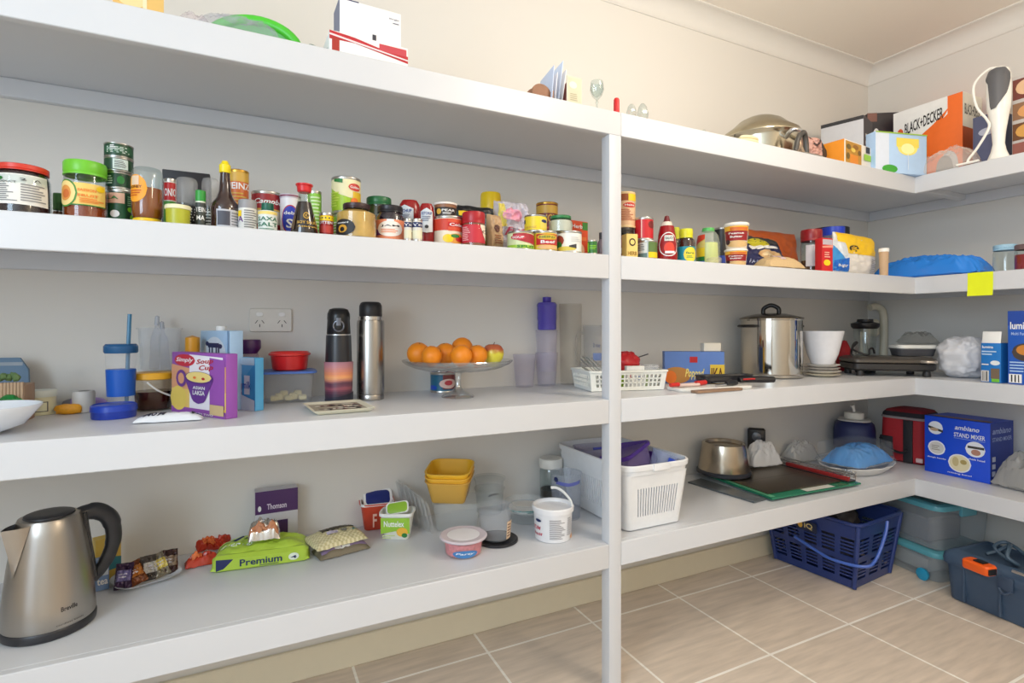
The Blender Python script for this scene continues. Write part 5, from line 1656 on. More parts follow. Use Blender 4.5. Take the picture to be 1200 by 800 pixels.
for a in (-42, 138):
    mb = MB()
    A_ = [R(a - 15), R(a - 13), R(a), R(a + 13), R(a + 15)]
    rr = [.96, 1.16, 1.24, 1.16, .96]
    mb.tube([(r * k * sin(q), -r * k * cos(q), H * .88) for q, k in zip(A_, rr)], .009, mt((26, 24, 24), .35), 10, 6, flat=.7)
    mb.build('side_handle', t)
# plates, white bowl
s = s3(941, 986, 421, dy=.21)
h0 = 0
for i, (k, m, l) in enumerate(((1, (214, 204, 180), 'cream plate at the bottom of the stack under the white bowl'), (1.0, (226, 222, 214), 'pale plate second from the bottom of the stack'), (.98, (190, 184, 178), 'grey edged plate in the stack under the bowl'), (.95, (230, 226, 220), 'uppermost plate just under the white bowl'))):
    q = Spot()
    q.X, q.Y, q.z, q.r, q.h, q.rz = s.X + .003 * (i % 2), s.Y, Z3 + .0006 + h0, s.r * k, .013, 0
    turned(q, 'dinner_plate', l, 'plate', [('plate_body', mt(m, .3), [(.6, 0), (.64, .1), (.97, .75), (1, .9), (.98, .95), (.6, .5), (0, .45)])], group='plates under the white bowl')
    h0 += .0125
b = on(s, 937, 989, 388, base_h=h0)
b.X, b.Y = s.X + .004, s.Y
turned(b, 'mixing_bowl', 'tall white bowl standing on the stack of plates', 'bowl', [('bowl_body', mt((232, 232, 236), .2), [(.5, 0), (.54, .03), (.72, .3), (.92, .8), (1, 1), (.97, 1), (.9, .8), (.7, .32), (.5, .08), (0, .06)])], seg=40)
X, Y = Bk(988, .33)
mb = MB().ball((0, 0, .07), .036, .03, .075, mt((170, 30, 40), .7), 20, 14, .14, 2, 9, 0)
tag(mb.build('oven_mitt', None, (X, Y, Z3 + .0006)), 'red cloth mitt slumped between the bowl and the blender', 'oven mitt')
# blender jug with black lid, and cream mixer behind
s = s3(997, 1031, 374, dy=.26)
turned(s, 'blender_jug', 'clear glass blender jug with a black lid near the corner', 'blender jug',
       [('base', mt((60, 58, 58), .4), [(.7, 0), (.74, .03), (.7, .14)]), ('glass_body', thin(lo=.14), [(.62, .14), (.66, .16), (.84, .84)]), ('lid', mt((26, 24, 26), .35), [(.86, .82), (1.0, .86), (1.02, .92), (.6, .95), (.56, 1), (0, 1)])])
X, Y = Bk(1027, .36)
t = thing('food_mixer', 'cream kitchen mixer with an arched neck in the corner', 'mixer', (X, Y, Z3 + .0006), R(-20))
CRM = mt((214, 206, 184), .4)
zt = zat(355, X, Y) - Z3
mb = MB()
mb.box(-.05, -.03, 0, .05, .03, .05, CRM, .008)
mb.build('base', t)
mb = MB()
mb.tube([(.035, 0, .05), (.04, 0, zt * .5), (.035, 0, zt * .85), (.0, 0, zt - .018), (-.035, 0, zt - .022)], .017, CRM, 12, 6)
mb.build('neck', t)
mb = MB()
mb.box(-.06, -.025, zt * .5, .0, .025, zt * .75, CRM, .01)
mb.build('motor_head', t)
# sandwich press on the corner
C0 = onZ(1050, 440.5, Z3)
A = Bk(998, .1)
t = thing('sandwich_press', 'black flat sandwich press with trailing cable on the corner shelf', 'sandwich press', (2.425, 1.35, Z3 + .0006), R(-40))
BK = mt((46, 44, 44), .45)
mb = MB()
mb.rl(.30, .19, .02, [(-.012, .022), (0, .03), (0, .05), (-.004, .053)], BK)
mb.build('base', t)
mb = MB()
mb.rl(.30, .19, .02, [(-.004, .054), (.003, .057), (.003, .068), (-.014, .078), (-.03, .08)], mt((92, 86, 80), .35, .4))
mb.build('lid', t)
for x in (-.12, .12):
    for y in (-.07, .07):
        mb = MB().lathe([(0, 0), (.014, 0), (.015, .004), (.012, .024), (0, .024)], BK, 12, c=(x, y, 0))
        mb.build('foot', t)
mb = MB()
mb.tube([(.09, -.095, .062), (.1, -.118, .062), (.13, -.118, .062), (.14, -.095, .062)], .006, mt((190, 180, 170), .3, .6), 8, 4)
mb.build('handle', t)
mb = MB()
mb.tube([(-.14, -.05, .084), (-.13, .0, .09), (-.11, .03, .13), (-.1, .02, .135), (-.125, 0, .11), (-.1, -.03, .09), (-.07, -.02, .086), (-.05, .03, .105), (-.03, .05, .11), (-.02, .06, .088)], .0042, BK, 8, 6)
mb.build('cable', t)
X, Y = 2.43, 1.37
mb = tub(.135, .085, .03, .02, mt((86, 86, 90), .4), flare=.006)
mb.rl(.15, .1, .024, [(-.003, .03), (.0, .031), (.002, .034), (.0, .046), (-.004, .047)], mt((222, 222, 216), .3))
P1 = Bk(1077, 0)
xx, yy = Rt(1069, .14)
t = tag(mb.build('lunch_box', None, (xx, yy, Z3 + .0815), R(-35)), 'grey lunch box with a pale lid on the sandwich press', 'lunch box')
mb = packet(.12, .1, .05, clear((150, 150, 145), .5, .1), 71, .4, nu=40, nv=30)
tag(mb.build('plastic_bag', None, (xx + .03, yy - .005, Z3 + .131), R(-35), 70), 'crumpled grey clear bag on top of the lunch box', 'bag')
# white plastic bag
X, Y = Rt(1127.5, .2)
mb = MB().ball((0, 0, .08), .082, .08, .084, mt((222, 222, 226), .4), 72, 48, .13, 2.2, 12, 0, .8)
mb.v = [(x, y, z + .007 * (z > .004) * (.3 - abs(noise.noise(Vector((x * 22 + z * 18, y * 30, z * 26 - x * 12)))))) for x, y, z in mb.v]
tag(mb.build('carrier_bag', None, (X + .0, Y - .005, Z3 + .0006), 0, 70), 'full white plastic carrier bag before the small blue box', 'bag')
LB = mt((30, 120, 200), .45)
carton(Rt(1149.5, .045), Rt(1173, .04), Z3, 402, .1, 'whisk_box', 'small blue appliance box with a white flap and barcode', 'box', LB,
       [('t', .35, .9, .55, .07, 'lumina', WHITE), ('l', .05, .68, .85, .82, 2, mt((190, 215, 240))), ('e', .72, .5, .24, .06, mt((232, 236, 240))), ('r', .05, .44, .4, .47, WHITE), ('r', .03, .02, .42, .3, mt((214, 210, 206))), ('r', .1, .04, .14, .28, DARK), ('r', .2, .04, .22, .28, DARK), ('r', .28, .04, .34, .28, DARK), ('r', .52, .1, .95, .36, mt((120, 100, 80))), ('r', .56, .02, .95, .1, mt((120, 200, 60)))],
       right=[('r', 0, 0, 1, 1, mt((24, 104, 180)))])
wbx = SC.objects['whisk_box']
wb, hb2 = LAST
mb = MB()
mb.T = Matrix.Translation((0, .002, hb2)) @ Matrix.Rotation(R(-8), 4, 'X')
mb.box(-wb / 2 + .002, 0, 0, wb / 2 - .002, .0015, .042, WHITE, .0005)
mb.build('flap', wbx)
carton(Rt(1181, .04), Rt(1224, .04), Z3, 364, .16, 'frypan_box', 'large blue appliance box with a cooked food picture', 'box', mt((34, 92, 190), .45),
       [('r', 0, .8, 1, 1, mt((30, 70, 160))), ('t', .38, .8, .62, .1, 'lumina', WHITE), ('t', .4, .69, .6, .04, 'Multi Function', mt((170, 195, 235))), ('e', .5, .44, .38, .12, mt((70, 60, 56))), ('e', .5, .47, .26, .07, mt((200, 130, 50))), ('l', .06, .16, .7, .32, 4, mt((170, 200, 235))), ('r', .04, .02, .4, .14, WHITE), ('r', .1, .03, .14, .13, DARK), ('r', .2, .03, .24, .13, DARK), ('r', .3, .03, .33, .13, DARK)])
# ================================================================= fourth shelf
def s4(x0, x1, top, **k):
    return spot(Z4, x0, x1, top, **k)


def g4(px, py):
    return onZ(px, py, Z4)


# kettle
s = s4(-3, 114, 600, base=753)
t = thing('electric_kettle', 'brushed steel electric kettle with black base and big loop handle', 'kettle', at(s), s.rz)
r = s.r
H = zat(603, s.X, s.Y) - Z4
KS = steel((178, 172, 164), .3, .05)
BKP = mt((40, 40, 44), .35)
MB().lathe([(0, 0), (r * .95, 0), (r * .99, .003), (r * 1.0, .014), (r * .97, .018), (0, .018)], BKP, 64).build('base', t)
body = [(r * .97, .0185), (r * .985, .022), (r * .95, H * .3), (r * .86, H * .58), (r * .74, H * .86), (r * .68, H * .97), (r * .64, H * .995), (r * .54, H)]
kb = MB().lathe(body, KS, 72).build('body', t)
mb = MB()
M = cylM(body[1:5], H * .1, H * .3, 60, 24)
decals(mb, M, [('t', .5, .72, .36, .2, 'Breville', mt((50, 44, 44))), ('t', .52, .1, .6, .07, 'cordless kettle', mt((110, 104, 100)))], n=12)
mb.build('lettering', kb)
MB().lathe([(r * .54, H - .001), (r * .53, H + .003), (r * .46, H + .005), (r * .3, H + .0055), (0, H + .005)], BKP, 48).build('lid', t)
mb = MB()                                   # spout: a pinched V lip to the left
n = 14
for k in (0, 1):
    lo = []
    for j in range(n + 1):
        z = H * (.56 + .42 * j / n)
        br = prof_r(body, z)
        out = (j / n) ** 1.25 * r * .42
        hw = R(4 + 20 * (j / n))
        row = []
        for q in range(-6, 7):
            a = R(-56) + hw * q / 6
            bump = out * (1 - abs(q / 6)) ** .85
            rr = br + bump + (.001 if k == 0 else -.0012)
            row.append((rr * sin(a), -rr * cos(a), z))
        lo.append(row)
    mb.loft(lo, KS if k == 0 else BKP, closed=False)
mb.build('spout', t)
mb = MB()
pts = [(r * .6, 0, H * .93), (r * .78, 0, H * .945), (r * 1.05, 0, H * .935), (r * 1.34, 0, H * .84), (r * 1.44, 0, H * .66), (r * 1.32, 0, H * .49), (r * 1.08, 0, H * .36), (r * .92, 0, H * .33)]
mb.tube(pts, [.012, .013, .014, .0135, .012, .011, .010, .011], BKP, 14, 6, flat=1.25)
mb.tube([(r * .7, 0, H * .965), (r * .8, 0, H * .7), (r * .95, 0, H * .34)], .0075, BKP, 10, 5, flat=2.2)
hd = mb.build('handle', t)
hd.rotation_euler.z = R(14)

# things behind the kettle
carton(g4(112, 694), g4(128, 690), Z4, 657, .03, 'tea_bag_box', 'little blue and white box half hidden behind the kettle', 'box', mt((120, 150, 196), .5), [('r', .05, .5, .95, .95, mt((206, 214, 226))), ('t', .5, .3, .8, .2, 'tea', WHITE), ('r', .1, .6, .5, .75, RED)])
carton(Bk(112, .34), Bk(142, .36), Z4, 630, .03, 'yellow_box', 'yellow and teal box behind the kettle handle', 'box', mt((214, 180, 80), .5), [('p', [(0, .6), (1, .5)], [(0, .2), (1, .25)], mt((60, 130, 140)))])
# plate of chocolate bars
cx_, cy_ = g4(171, 682)
t = thing('side_plate', 'small white square plate holding wrapped chocolate bars', 'plate', (cx_, cy_ + .01, Z4 + .0006), R(20))
mb = MB().rl(.105, .085, .02, [(-.012, 0), (-.01, .001), (.012, .013), (.014, .0145), (.011, .0142), (-.012, .004)], mt((224, 226, 230), .2), seg=8)
mb.build('plate_body', t)
bars = [((148, 676), (62, 40, 70), (130, 120, 170), 12, 'purple brown chocolate bar at the kettle end of the plate'), ((163, 672), (120, 64, 30), (190, 120, 50), 60, 'orange brown chocolate bar standing second on the plate'),
        ((176, 668), (84, 76, 70), (190, 184, 176), 75, 'silver grey chocolate bar in the middle of the plate'), ((190, 664), (140, 130, 110), (226, 206, 110), 50, 'silver and yellow chocolate bar near the red sachets'), ((204, 660), (70, 46, 42), (150, 130, 110), 62, 'dark brown chocolate bar nearest the red sachets')]
for i, ((px, py), c1, c2, tilt, l) in enumerate(bars):
    k = i / 4 - .5
    X, Y = cx_ + .086 * k * .95 + .002, cy_ + .006 + .045 * k
    T = Matrix.Translation((0, 0, .014)) @ Matrix.Rotation(R([-24, 16, -6, 22, -14][i]), 4, 'Z') @ Matrix.Rotation(R([66, 48, 70, 56, 64][i]), 4, 'X') @ Matrix.Rotation(R([8, -26, 14, -18, 10][i]), 4, 'Y')
    mb = packet(.034, .056, .018, mt(c1, .22, .25), 80 + i, .9, nu=16, nv=22, T=T, items=[('r', .1, .3, .9, .72, mt(c2, .3)), ('l', .2, .4, .8, .62, 2, mt((225, 220, 230)))], sym=True)
    zm = min(v[2] for v in mb.v)
    mb.v = [(x, y, z - zm) for x, y, z in mb.v]
    tag(mb.build('chocolate_bar', None, (X, Y, Z4 + .0055), R(20), 70), l, 'chocolate bar', 'wrapped bars on the white plate')
# red sachets
for i, (px, py, rz, w, l) in enumerate(((236, 664, 8, .075, 'red sweets bag lying flat before the other red sachets'), (240, 646, 30, .055, 'crumpled red sachet standing behind the flat red bag'), (256, 645, -20, .06, 'crumpled red sachet touching the green packet'))):
    X, Y = g4(px, py)
    T = Matrix.Rotation(R(0 if i == 0 else 48), 4, 'X') if i else None
    mb = packet(w, .04, .024, mt((196, 58, 34), .2), 90 + i, .9, nu=28, nv=18, T=T, items=[('r', .2, .25, .5, .7, mt((232, 120, 60)))])
    zm = min(v[2] for v in mb.v)
    mb.v = [(x, y, z - zm) for x, y, z in mb.v]
    tag(mb.build('sweets_bag', None, (X, Y + .02, Z4 + .0006), R(rz), 70), l, 'sachet', 'red sachets')
# green Premium packet
a, b = g4(247, 673), g4(362, 657)
u = Vector((b[0] - a[0], b[1] - a[1], 0))
W_ = u.length * 1.02
cx_, cy_ = (a[0] + b[0]) / 2, (a[1] + b[1]) / 2
rz = atan2(u.y, u.x)
n_ = Vector((-u.y, u.x, 0)).normalized()
LG = mt((176, 206, 70), .3)
DP = .115
mb = packet(W_, DP, .05, LG, 101, .28, nu=48, nv=36, box=1.5, items=[('p', [(0.02, .98), (.6, .98)], [(.02, .55), (.6, .7)], mt((196, 216, 110))), ('t', .26, .74, .18, .2, 'A', NAVY, .1), ('t', .3, .36, .44, .07, 'EVERYDAY', mt((226, 236, 226)))])
M2 = planeM((-W_ / 2 + .012, -DP / 2 - .0015, .006), (W_ - .024, 0, 0), (0, .012, .034))
t = thing('cracker_packet', 'big lime green packet lettered in navy lying under the foil pack', 'packet', (cx_ + n_.x * DP / 2, cy_ + n_.y * DP / 2, Z4 + .0006), rz)
mb.build('packet_body', t, sharp=60)
mb = MB()
mb.rl(W_ * .97, .03, .012, [(-.006, 0), (0, .004), (0, .03), (-.01, .038)], LG, (0, -DP / 2 + .014, 0))
decals(mb, planeM((-W_ * .46, -DP / 2 - .0014, .003), (W_ * .92, 0, 0), (0, .0, .03)), [('p', [(.02, .98), (.2, .9)], [(.02, .05), (.1, .2), (.2, .88)], NAVY), ('t', .5, .52, .46, .56, 'Premium', mt((30, 50, 90))), ('l', .48, .08, .7, .2, 1, NAVY), ('e', .86, .5, .06, .3, mt((226, 236, 220))), ('t', .86, .46, .07, .24, '4', NAVY)], h0=.0006)
mb.build('front_panel', t)
pc = Vector((cx_, cy_, 0)) + n_ * DP / 2
# foil pack on it, tea box behind
mb = packet(.075, .06, .04, steel((220, 216, 210), .2, 3), 111, .7, nu=34, nv=26, box=1.6, items=[('p', [(.05, .2), (.5, .25), (.95, .2)], [(.05, .04), (.5, .06), (.95, .04)], mt((196, 130, 90)))])
q = pc + u.normalized() * .003 + n_ * -.012
tag(mb.build('foil_pack', None, (q.x, q.y, Z4 + .058), rz + R(4), 75), 'crumpled silver foil pack on top of the lime green packet', 'foil pack')
A, B = Bk(299, .392), Bk(349, .395)
carton(A, B, Z4, 574, .04, 'tea_box', 'purple and white tea box standing behind the foil pack', 'box', mt((206, 204, 210), .5),
       [('r', 0, .6, 1, 1, mt((76, 40, 96))), ('t', .5, .72, .46, .1, 'Thomson', mt((226, 214, 230))), ('e', .1, .7, .04, .05, WHITE), ('r', .22, .1, .76, .46, mt((70, 36, 90))), ('l', .06, .15, .2, .45, 4, mt((120, 110, 130)))])
# gingham packet and the one under it
X, Y = g4(402, 651)
mb = packet(.135, .075, .026, mt((120, 110, 90), .4), 121, .35, nu=36, nv=24, items=[('r', .05, .1, .95, .3, mt((150, 130, 170))), ('r', .3, .1, .6, .3, WHITE)])
tag(mb.build('snack_packet', None, (X, Y + .035, Z4 + .0006), R(12), 70), 'olive and mauve packet lying under the checked packet', 'packet')
m, nt, bs = _new('gingham')
co = nt.nodes.new('ShaderNodeTexCoord')
ck = nt.nodes.new('ShaderNodeTexChecker')
ck.inputs['Scale'].default_value = 1
ck.inputs['Color1'].default_value = lin((226, 216, 176)) + (1,)
ck.inputs['Color2'].default_value = lin((200, 188, 140)) + (1,)
mp = nt.nodes.new('ShaderNodeMapping')
mp.inputs['Scale'].default_value = (170, 170, 0)
mp.inputs['Location'].default_value = (0, 0, .5)
nt.links.new(co.outputs['Object'], mp.inputs[0])
nt.links.new(mp.outputs[0], ck.inputs['Vector'])
nt.links.new(ck.outputs[0], bs.inputs['Base Color'])
bs.inputs['Roughness'].default_value = .35
mb = packet(.14, .105, .026, m, 131, .3, nu=44, nv=34, items=[('p', [(.2, .84), (.5, .8), (.95, .92)], [(.25, .56), (.5, .52), (.92, .62)], mt((80, 74, 60), .5, 0, .5, 200)), ('r', .3, .3, .5, .46, mt((190, 180, 196))), ('e', .62, .38, .06, .08, mt((110, 110, 100))), ('p', [(.76, .3), (.83, .44), (.9, .3)], [(.76, .3), (.9, .3)], mt((40, 110, 110)))])
tag(mb.build('checked_packet', None, (X - .012, Y + .045, Z4 + .0285), R(14), 70), 'cream checked packet with a dark stripe lying on another packet', 'packet')


def bin_at(px0, px1, base, top, depth, name, l, cat, m, rz=0, flare=.01, group=None, rad=.012, rimm=None, back=None):
    A, B = g4(px0, base), g4(px1, base - 1)
    w = hypot(B[0] - A[0], B[1] - A[1]) - 2 * flare * .6
    rz = atan2(B[1] - A[1], B[0] - A[0]) + R(rz)
    nx, ny = -sin(rz), cos(rz)
    X, Y = (A[0] + B[0]) / 2 + nx * depth / 2, (A[1] + B[1]) / 2 + ny * depth / 2
    h = zat(top, X - nx * depth / 2, Y - ny * depth / 2) - Z4
    t = thing(name, l, cat, (X, Y, Z4 + .0006), rz, group)
    tub(w, depth - .01, h, rad, m, flare=flare).build('tub_body', t)
    return t, w, depth - .01, h


# margarine tubs
RT = mt((204, 70, 44), .4)
t, w, d, h = bin_at(425, 460, 622, 590, .07, 'spread_tub', 'red margarine tub with a blue lid stuck inside it', 'tub', RT, rz=14)
mb = MB()
decals(mb, planeM((-w / 2 - .004, -d / 2 - .008, .0), (w + .008, 0, 0), (0, -.003, h)), [('t', .4, .4, .14, .5, 'F', mt((240, 190, 170))), ('p', [(.6, .8), (1, .7)], [(.7, .1), (1, .2)], mt((236, 170, 60)))], h0=.002)
mb.build('printing', t)
mb = MB().rl(w + .022, d + .022, .014, [(-.002, h - .006), (0, h - .006), (0, h + .001), (-.003, h + .001)], WHITE, cap0=False, cap1=False)
mb.build('rim', t)
mb = MB()
mb.T = Matrix.Translation((.004, .012, h + .001)) @ Matrix.Rotation(R(46), 4, 'X')
mb.rl(w + .01, d * .9, .012, [(-.004, 0), (0, .001), (0, .006), (-.003, .0065)], WHITE)
mb.rl(w - .004, d * .75, .012, [(0, .0066), (-.001, .0072)], mt((30, 44, 120), .35))
mb.build('lid', t)
NG = mt((150, 196, 60), .4)
t, w, d, h = bin_at(446, 481, 634, 602, .055, 'spread_tub', 'lime green and white margarine tub with its lid tucked inside', 'tub', mt((236, 236, 226), .4), rz=-4)
mb = MB()
decals(mb, planeM((-w / 2 - .005, -d / 2 - .004, .001), (w + .01, 0, 0), (0, -.005, h * .86)), [('p', [(0, 1), (1, 1)], [(0, .3), (.5, .42), (1, .3)], NG), ('t', .46, .74, .7, .26, 'Nuttelex', WHITE), ('e', .74, .38, .2, .2, mt((236, 180, 60))), ('e', .82, .24, .1, .1, GREEN), ('l', .05, .08, .5, .28, 2, mt((200, 214, 150)))], h0=.0035)
mb.build('printing', t)
mb = MB().rl(w + .024, d + .024, .014, [(-.002, h - .007), (0, h - .007), (0, h + .001), (-.003, h + .001)], WHITE, cap0=False, cap1=False)
mb.build('rim', t)
mb = MB()
mb.T = Matrix.Translation((-.002, .008, h + .004)) @ Matrix.Rotation(R(50), 4, 'X') @ Matrix.Rotation(R(10), 4, 'Z')
mb.rl(w * .9, d * .8, .01, [(-.003, 0), (0, .001), (0, .004), (-.003, .0045)], WHITE)
mb.rl(w * .8, d * .68, .01, [(0, .0046), (-.001, .0052)], NG)
mb.build('lid', t)
# upright plastic lids
for i in range(6):
    px = 479 + i * 5.4
    A = g4(px, 622 + i * 2.2)
    hh = [.125, .13, .12, .115, .11, .1][i]
    T = Matrix.Rotation(R(-13), 4, 'Y') @ Matrix.Rotation(R(90), 4, 'Y')
    mb = MB(Matrix.Translation((0, 0, hh / 2 + .003)) @ T)
    mb.rl(hh, .12, .02, [(-.004, 0), (0, .0005), (0, .004), (-.003, .0045), (-.006, .002)], clear((232, 234, 234), .3, .2))
    zm = min(v[2] for v in mb.v)
    mb.v = [(x, y, z - zm) for x, y, z in mb.v]
    tag(mb.build('container_lid', None, (A[0], A[1] + .085, Z4 + .0006), R(4)), 'clear plastic container lid stood on edge in the row beside the green margarine tub', 'lid', 'row of upright clear lids')
# nested boxes: clear below, yellow above
t, w, d, h = bin_at(508, 562, 624, 590, .095, 'clear_container', 'wide clear food box underneath the yellow boxes', 'container', clear((232, 236, 236), .24, .2), flare=.012)
X, Y, rzz = t.location.x, t.location.y, t.rotation_euler.z
zz = h + .002
for i, (col, l) in enumerate((((236, 190, 90), 'yellow plastic box lowest of the nested yellow stack'), ((238, 184, 60), 'yellow plastic box in the middle of the nested stack'), ((242, 190, 50), 'open yellow plastic box on top of the nested stack'))):
    tt = thing('yellow_container', l, 'container', (X - .02, Y + .004, Z4 + .0006 + zz), rzz - R(8), 'nested yellow boxes')
    tt.rotation_euler.x = R(8)
    tt.location = Vector(tt.location) + Vector((0, 0, .004)) + Vector((sin(rzz) * .14 * .0135 * i, -cos(rzz) * .14 * .0135 * i, 0))
    tub(.1, .092, .068, .012, mt(col, .35) if i else clear(col, .7, .2), flare=.014).build('tub_body', tt)
    zz += .0135
# round clear tubs
RC = clear((230, 234, 234), .26, .15)


def rtub(s, l, m=RC, parts=(), group='round clear tubs', labs=()):
    return turned(s, 'round_tub', l, 'tub', [('clear_body', m, [(.8, 0), (.84, .03), (.97, .94), (1.03, .95), (1.03, 1), (.97, 1), (.95, .94), (.82, .05), (0, .05)])] + list(parts), labs, group)


a = s4(556, 591, 566, base=590)
rtub(a, 'round clear tub lowest behind the yellow boxes')
b = on(a, 554, 592, 541, base_h=a.h * .35, h=a.h)
b.X, b.Y, b.r = a.X, a.Y, a.r * .99
rtub(b, 'round clear tub with a black mark stacked behind the yellow boxes', labs=[(.3, .6, 60, 20, [('p', [(.1, .6), (.5, .9), (.95, .7)], [(.1, .4), (.5, .6), (.95, .6)], BLACK)])])
b2 = on(b, 555, 591, 535, base_h=b.h, h=.006)
b2.X, b2.Y = b.X, b.Y
turned(b2, 'tub_lid', 'round clear lid on the tub behind the yellow boxes', 'lid', [('lid_body', RC, [(.98, 0), (1.05, .1), (1.05, .8), (.8, 1), (.3, .8), (0, .8)])])
a = s4(592, 640, 585, base=617)
rtub(a, 'wide round clear tub at the bottom by the white handled tub')
b = on(a, 590, 638, 553, base_h=a.h * .62, h=a.h * .8)
b.X, b.Y, b.r = a.X, a.Y, a.r * .99
rtub(b, 'wide round clear tub with a teal printed band on the other clear tub', parts=[('contents', mt((226, 222, 214), .5), [(.78, .1), (.82, .12), (.84, .45), (0, .45)])],
     labs=[(.22, .66, 150, 0, [('r', 0, .1, 1, .3, clear((60, 150, 150), .7)), ('e', .4, .4, .16, .3, WHITE), ('t', .6, .62, .5, .2, 'yoghurt', TEAL), ('p', [(0, .45), (.5, .6), (1, .5)], [(0, .36), (.5, .46), (1, .4)], mt((70, 160, 150)))])])
# jar with a white lid, clear jug
s = s4(632, 659, 533, base=592)
turned(s, 'storage_jar', 'clear glass jar with a white lid behind the clear jug', 'jar', [('clear_body', thin(lo=.1), [(.9, 0), (.96, .02), (.96, .72), (.85, .8)]), ('contents', mt((60, 50, 40), .5), [(.9, .02), (.9, .3), (0, .3)]), ('lid', mt((232, 230, 222), .4), [(.95, .78), (1.03, .8), (1.03, .97), (.97, 1), (0, 1)])])
s = s4(645, 682, 548, base=612)
turned(s, 'clear_jug', 'tall clear plastic jug with a blue mark beside the white basket', 'jug', [('clear_body', clear((214, 220, 232), .26, .12), [(.84, 0), (.88, .02), (.98, .96), (1.02, .98), (1.0, 1), (.95, .97), (.85, .04), (0, .04)])],
       [(.78, .97, 100, 10, [('p', [(0, .5), (.5, .3), (1, .5)], [(0, .1), (.5, -.1), (1, .1)], clear((90, 100, 190), .7)), ('e', .0, .6, .1, .3, NAVY)])])
# pink tub in front, deli tub on a black disc
s = s4(519, 567, 616, base=657)
turned(s, 'yoghurt_tub', 'small clear tub of pink sweets with a white centred lid', 'tub',
       [('clear_body', clear((240, 225, 215), .25, .1), [(.86, 0), (.9, .04), (.98, .86)]), ('contents', mt((216, 130, 140), .5, 0, .4, 120), [(.82, .05), (.86, .08), (.92, .72), (0, .74)]),
        ('lid', clear((225, 214, 222), .8, .2), [(.96, .84), (1.16, .86), (1.17, .92), (1.1, .97), (.95, .94), (.0, .94)]), ('lid_label', mt((232, 230, 234), .4), [(.8, .945), (.8, .955), (0, .957)])],
       [(.06, .56, 80, 6, [('e', .5, .4, .5, .4, mt((70, 130, 190))), ('t', .5, .44, .7, .26, 'Party', WHITE, .1)])])
s = s4(558, 607, 622, base=643)
s.h = .008
turned(s, 'black_lid', 'flat black round lid under the clear deli tub', 'lid', [('lid_body', mt((34, 34, 38), .35), [(.95, 0), (1, .15), (1, .8), (.95, 1), (.85, .75), (0, .75)])], seg=40)
b = on(s, 559, 600, 592, base_h=.0085)
b.X, b.Y = s.X - .004, s.Y + .002
b.h = zat(592, b.X, b.Y) - b.z
rtub(b, 'clear deli tub standing on the flat black lid', clear((225, 228, 232), .22, .1), labs=[(.05, .6, 34, 62, [('r', 0, 0, 1, 1, mt((226, 200, 170))), ('l', .1, .1, .9, .9, 5, BROWN)])], parts=[('foot_disc', mt((70, 72, 76), .3), [(.78, .01), (.8, .03), (0, .03)])])
# white handled tub
s = s4(625, 671, 583, base=638)
t = turned(s, 'handled_tub', 'white printed ice cream style tub with its handle raised', 'tub',
           [('body', mt((228, 228, 230), .35), [(.88, 0), (.92, .02), (.98, .8), (.98, .84)]), ('rim', mt((234, 234, 236), .3), [(1.0, .83), (1.06, .84), (1.07, .97), (1.03, 1), (.97, .98), (.94, .9), (0, .86)])],
           [(.04, .76, 170, 0, [('l', .44, .1, .74, .92, 14, mt((130, 126, 130))), ('l', .78, .2, .94, .96, 9, mt((150, 150, 156))), ('t', .16, .5, .2, .16, 'YUM', mt((190, 70, 90)), .1), ('t', .2, .26, .22, .12, 'half', mt((190, 70, 90))), ('e', .95, .1, .07, .1, mt((226, 170, 120))), ('e', .22, .82, .07, .06, NAVY)])])
mb = MB()
mb.tube([(s.r * .96, -.01, s.h * .92), (s.r * .9, .0, s.h * 1.1), (s.r * .55, .012, s.h * 1.32), (s.r * .2, .02, s.h * 1.42), (s.r * -.1, .022, s.h * 1.42)], .0032, WHITE, 8, 6, flat=2)
mb.build('handle', t)

# big white laundry-style basket
BX0, BX1, BY0, BY1, BH, BF = .992, 1.2, 1.262, 1.602, .196, .026
WP2 = mt((232, 234, 236), .35)
t = thing('storage_basket', 'large white plastic basket with slotted sides beside the post', 'basket', ((BX0 + BX1) / 2, (BY0 + BY1) / 2, Z4 + .0026))
w, d = BX1 - BX0, BY1 - BY0
mb = MB()
rad = .02
B0, B1, B2, B3 = (-w / 2, -d / 2), (w / 2, -d / 2), (w / 2, d / 2), (-w / 2, d / 2)
HB = BH - .03


def pt(x, y, z, sx, sy):
    f = BF * z / BH * .8
    return (x + sx * f, y + sy * f, z)


for (p, q, ax) in ((B0, B1, 0), (B1, B2, 1), (B2, B3, 0), (B3, B0, 1)):
    ins = Vector((q[0] - p[0], q[1] - p[1], 0)).normalized() * rad
    sgn = lambda v: math.copysign(1, v)
    lo = [pt(p[0] + ins.x, p[1] + ins.y, .002, 0 if ax == 0 else sgn(p[0]), sgn(p[1]) if ax == 0 else 0), pt(q[0] - ins.x, q[1] - ins.y, .002, 0 if ax == 0 else sgn(q[0]), sgn(q[1]) if ax == 0 else 0)]
    hi = [pt(p[0] + ins.x, p[1] + ins.y, HB, sgn(p[0]) if ax == 0 else sgn(p[0]), sgn(p[1])), pt(q[0] - ins.x, q[1] - ins.y, HB, sgn(q[0]), sgn(q[1]))]
    L = Vector(lo[1]) - Vector(lo[0])
    if ax == 0:
        mb.slots((lo[0], lo[1], hi[1], hi[0]), .0022, WP2, .1, .22, .92, .74, 16, 1, .62)
    else:
        mb.slots((lo[0], lo[1], hi[1], hi[0]), .0022, WP2, .06, .22, .94, .74, 26, 1, .62)
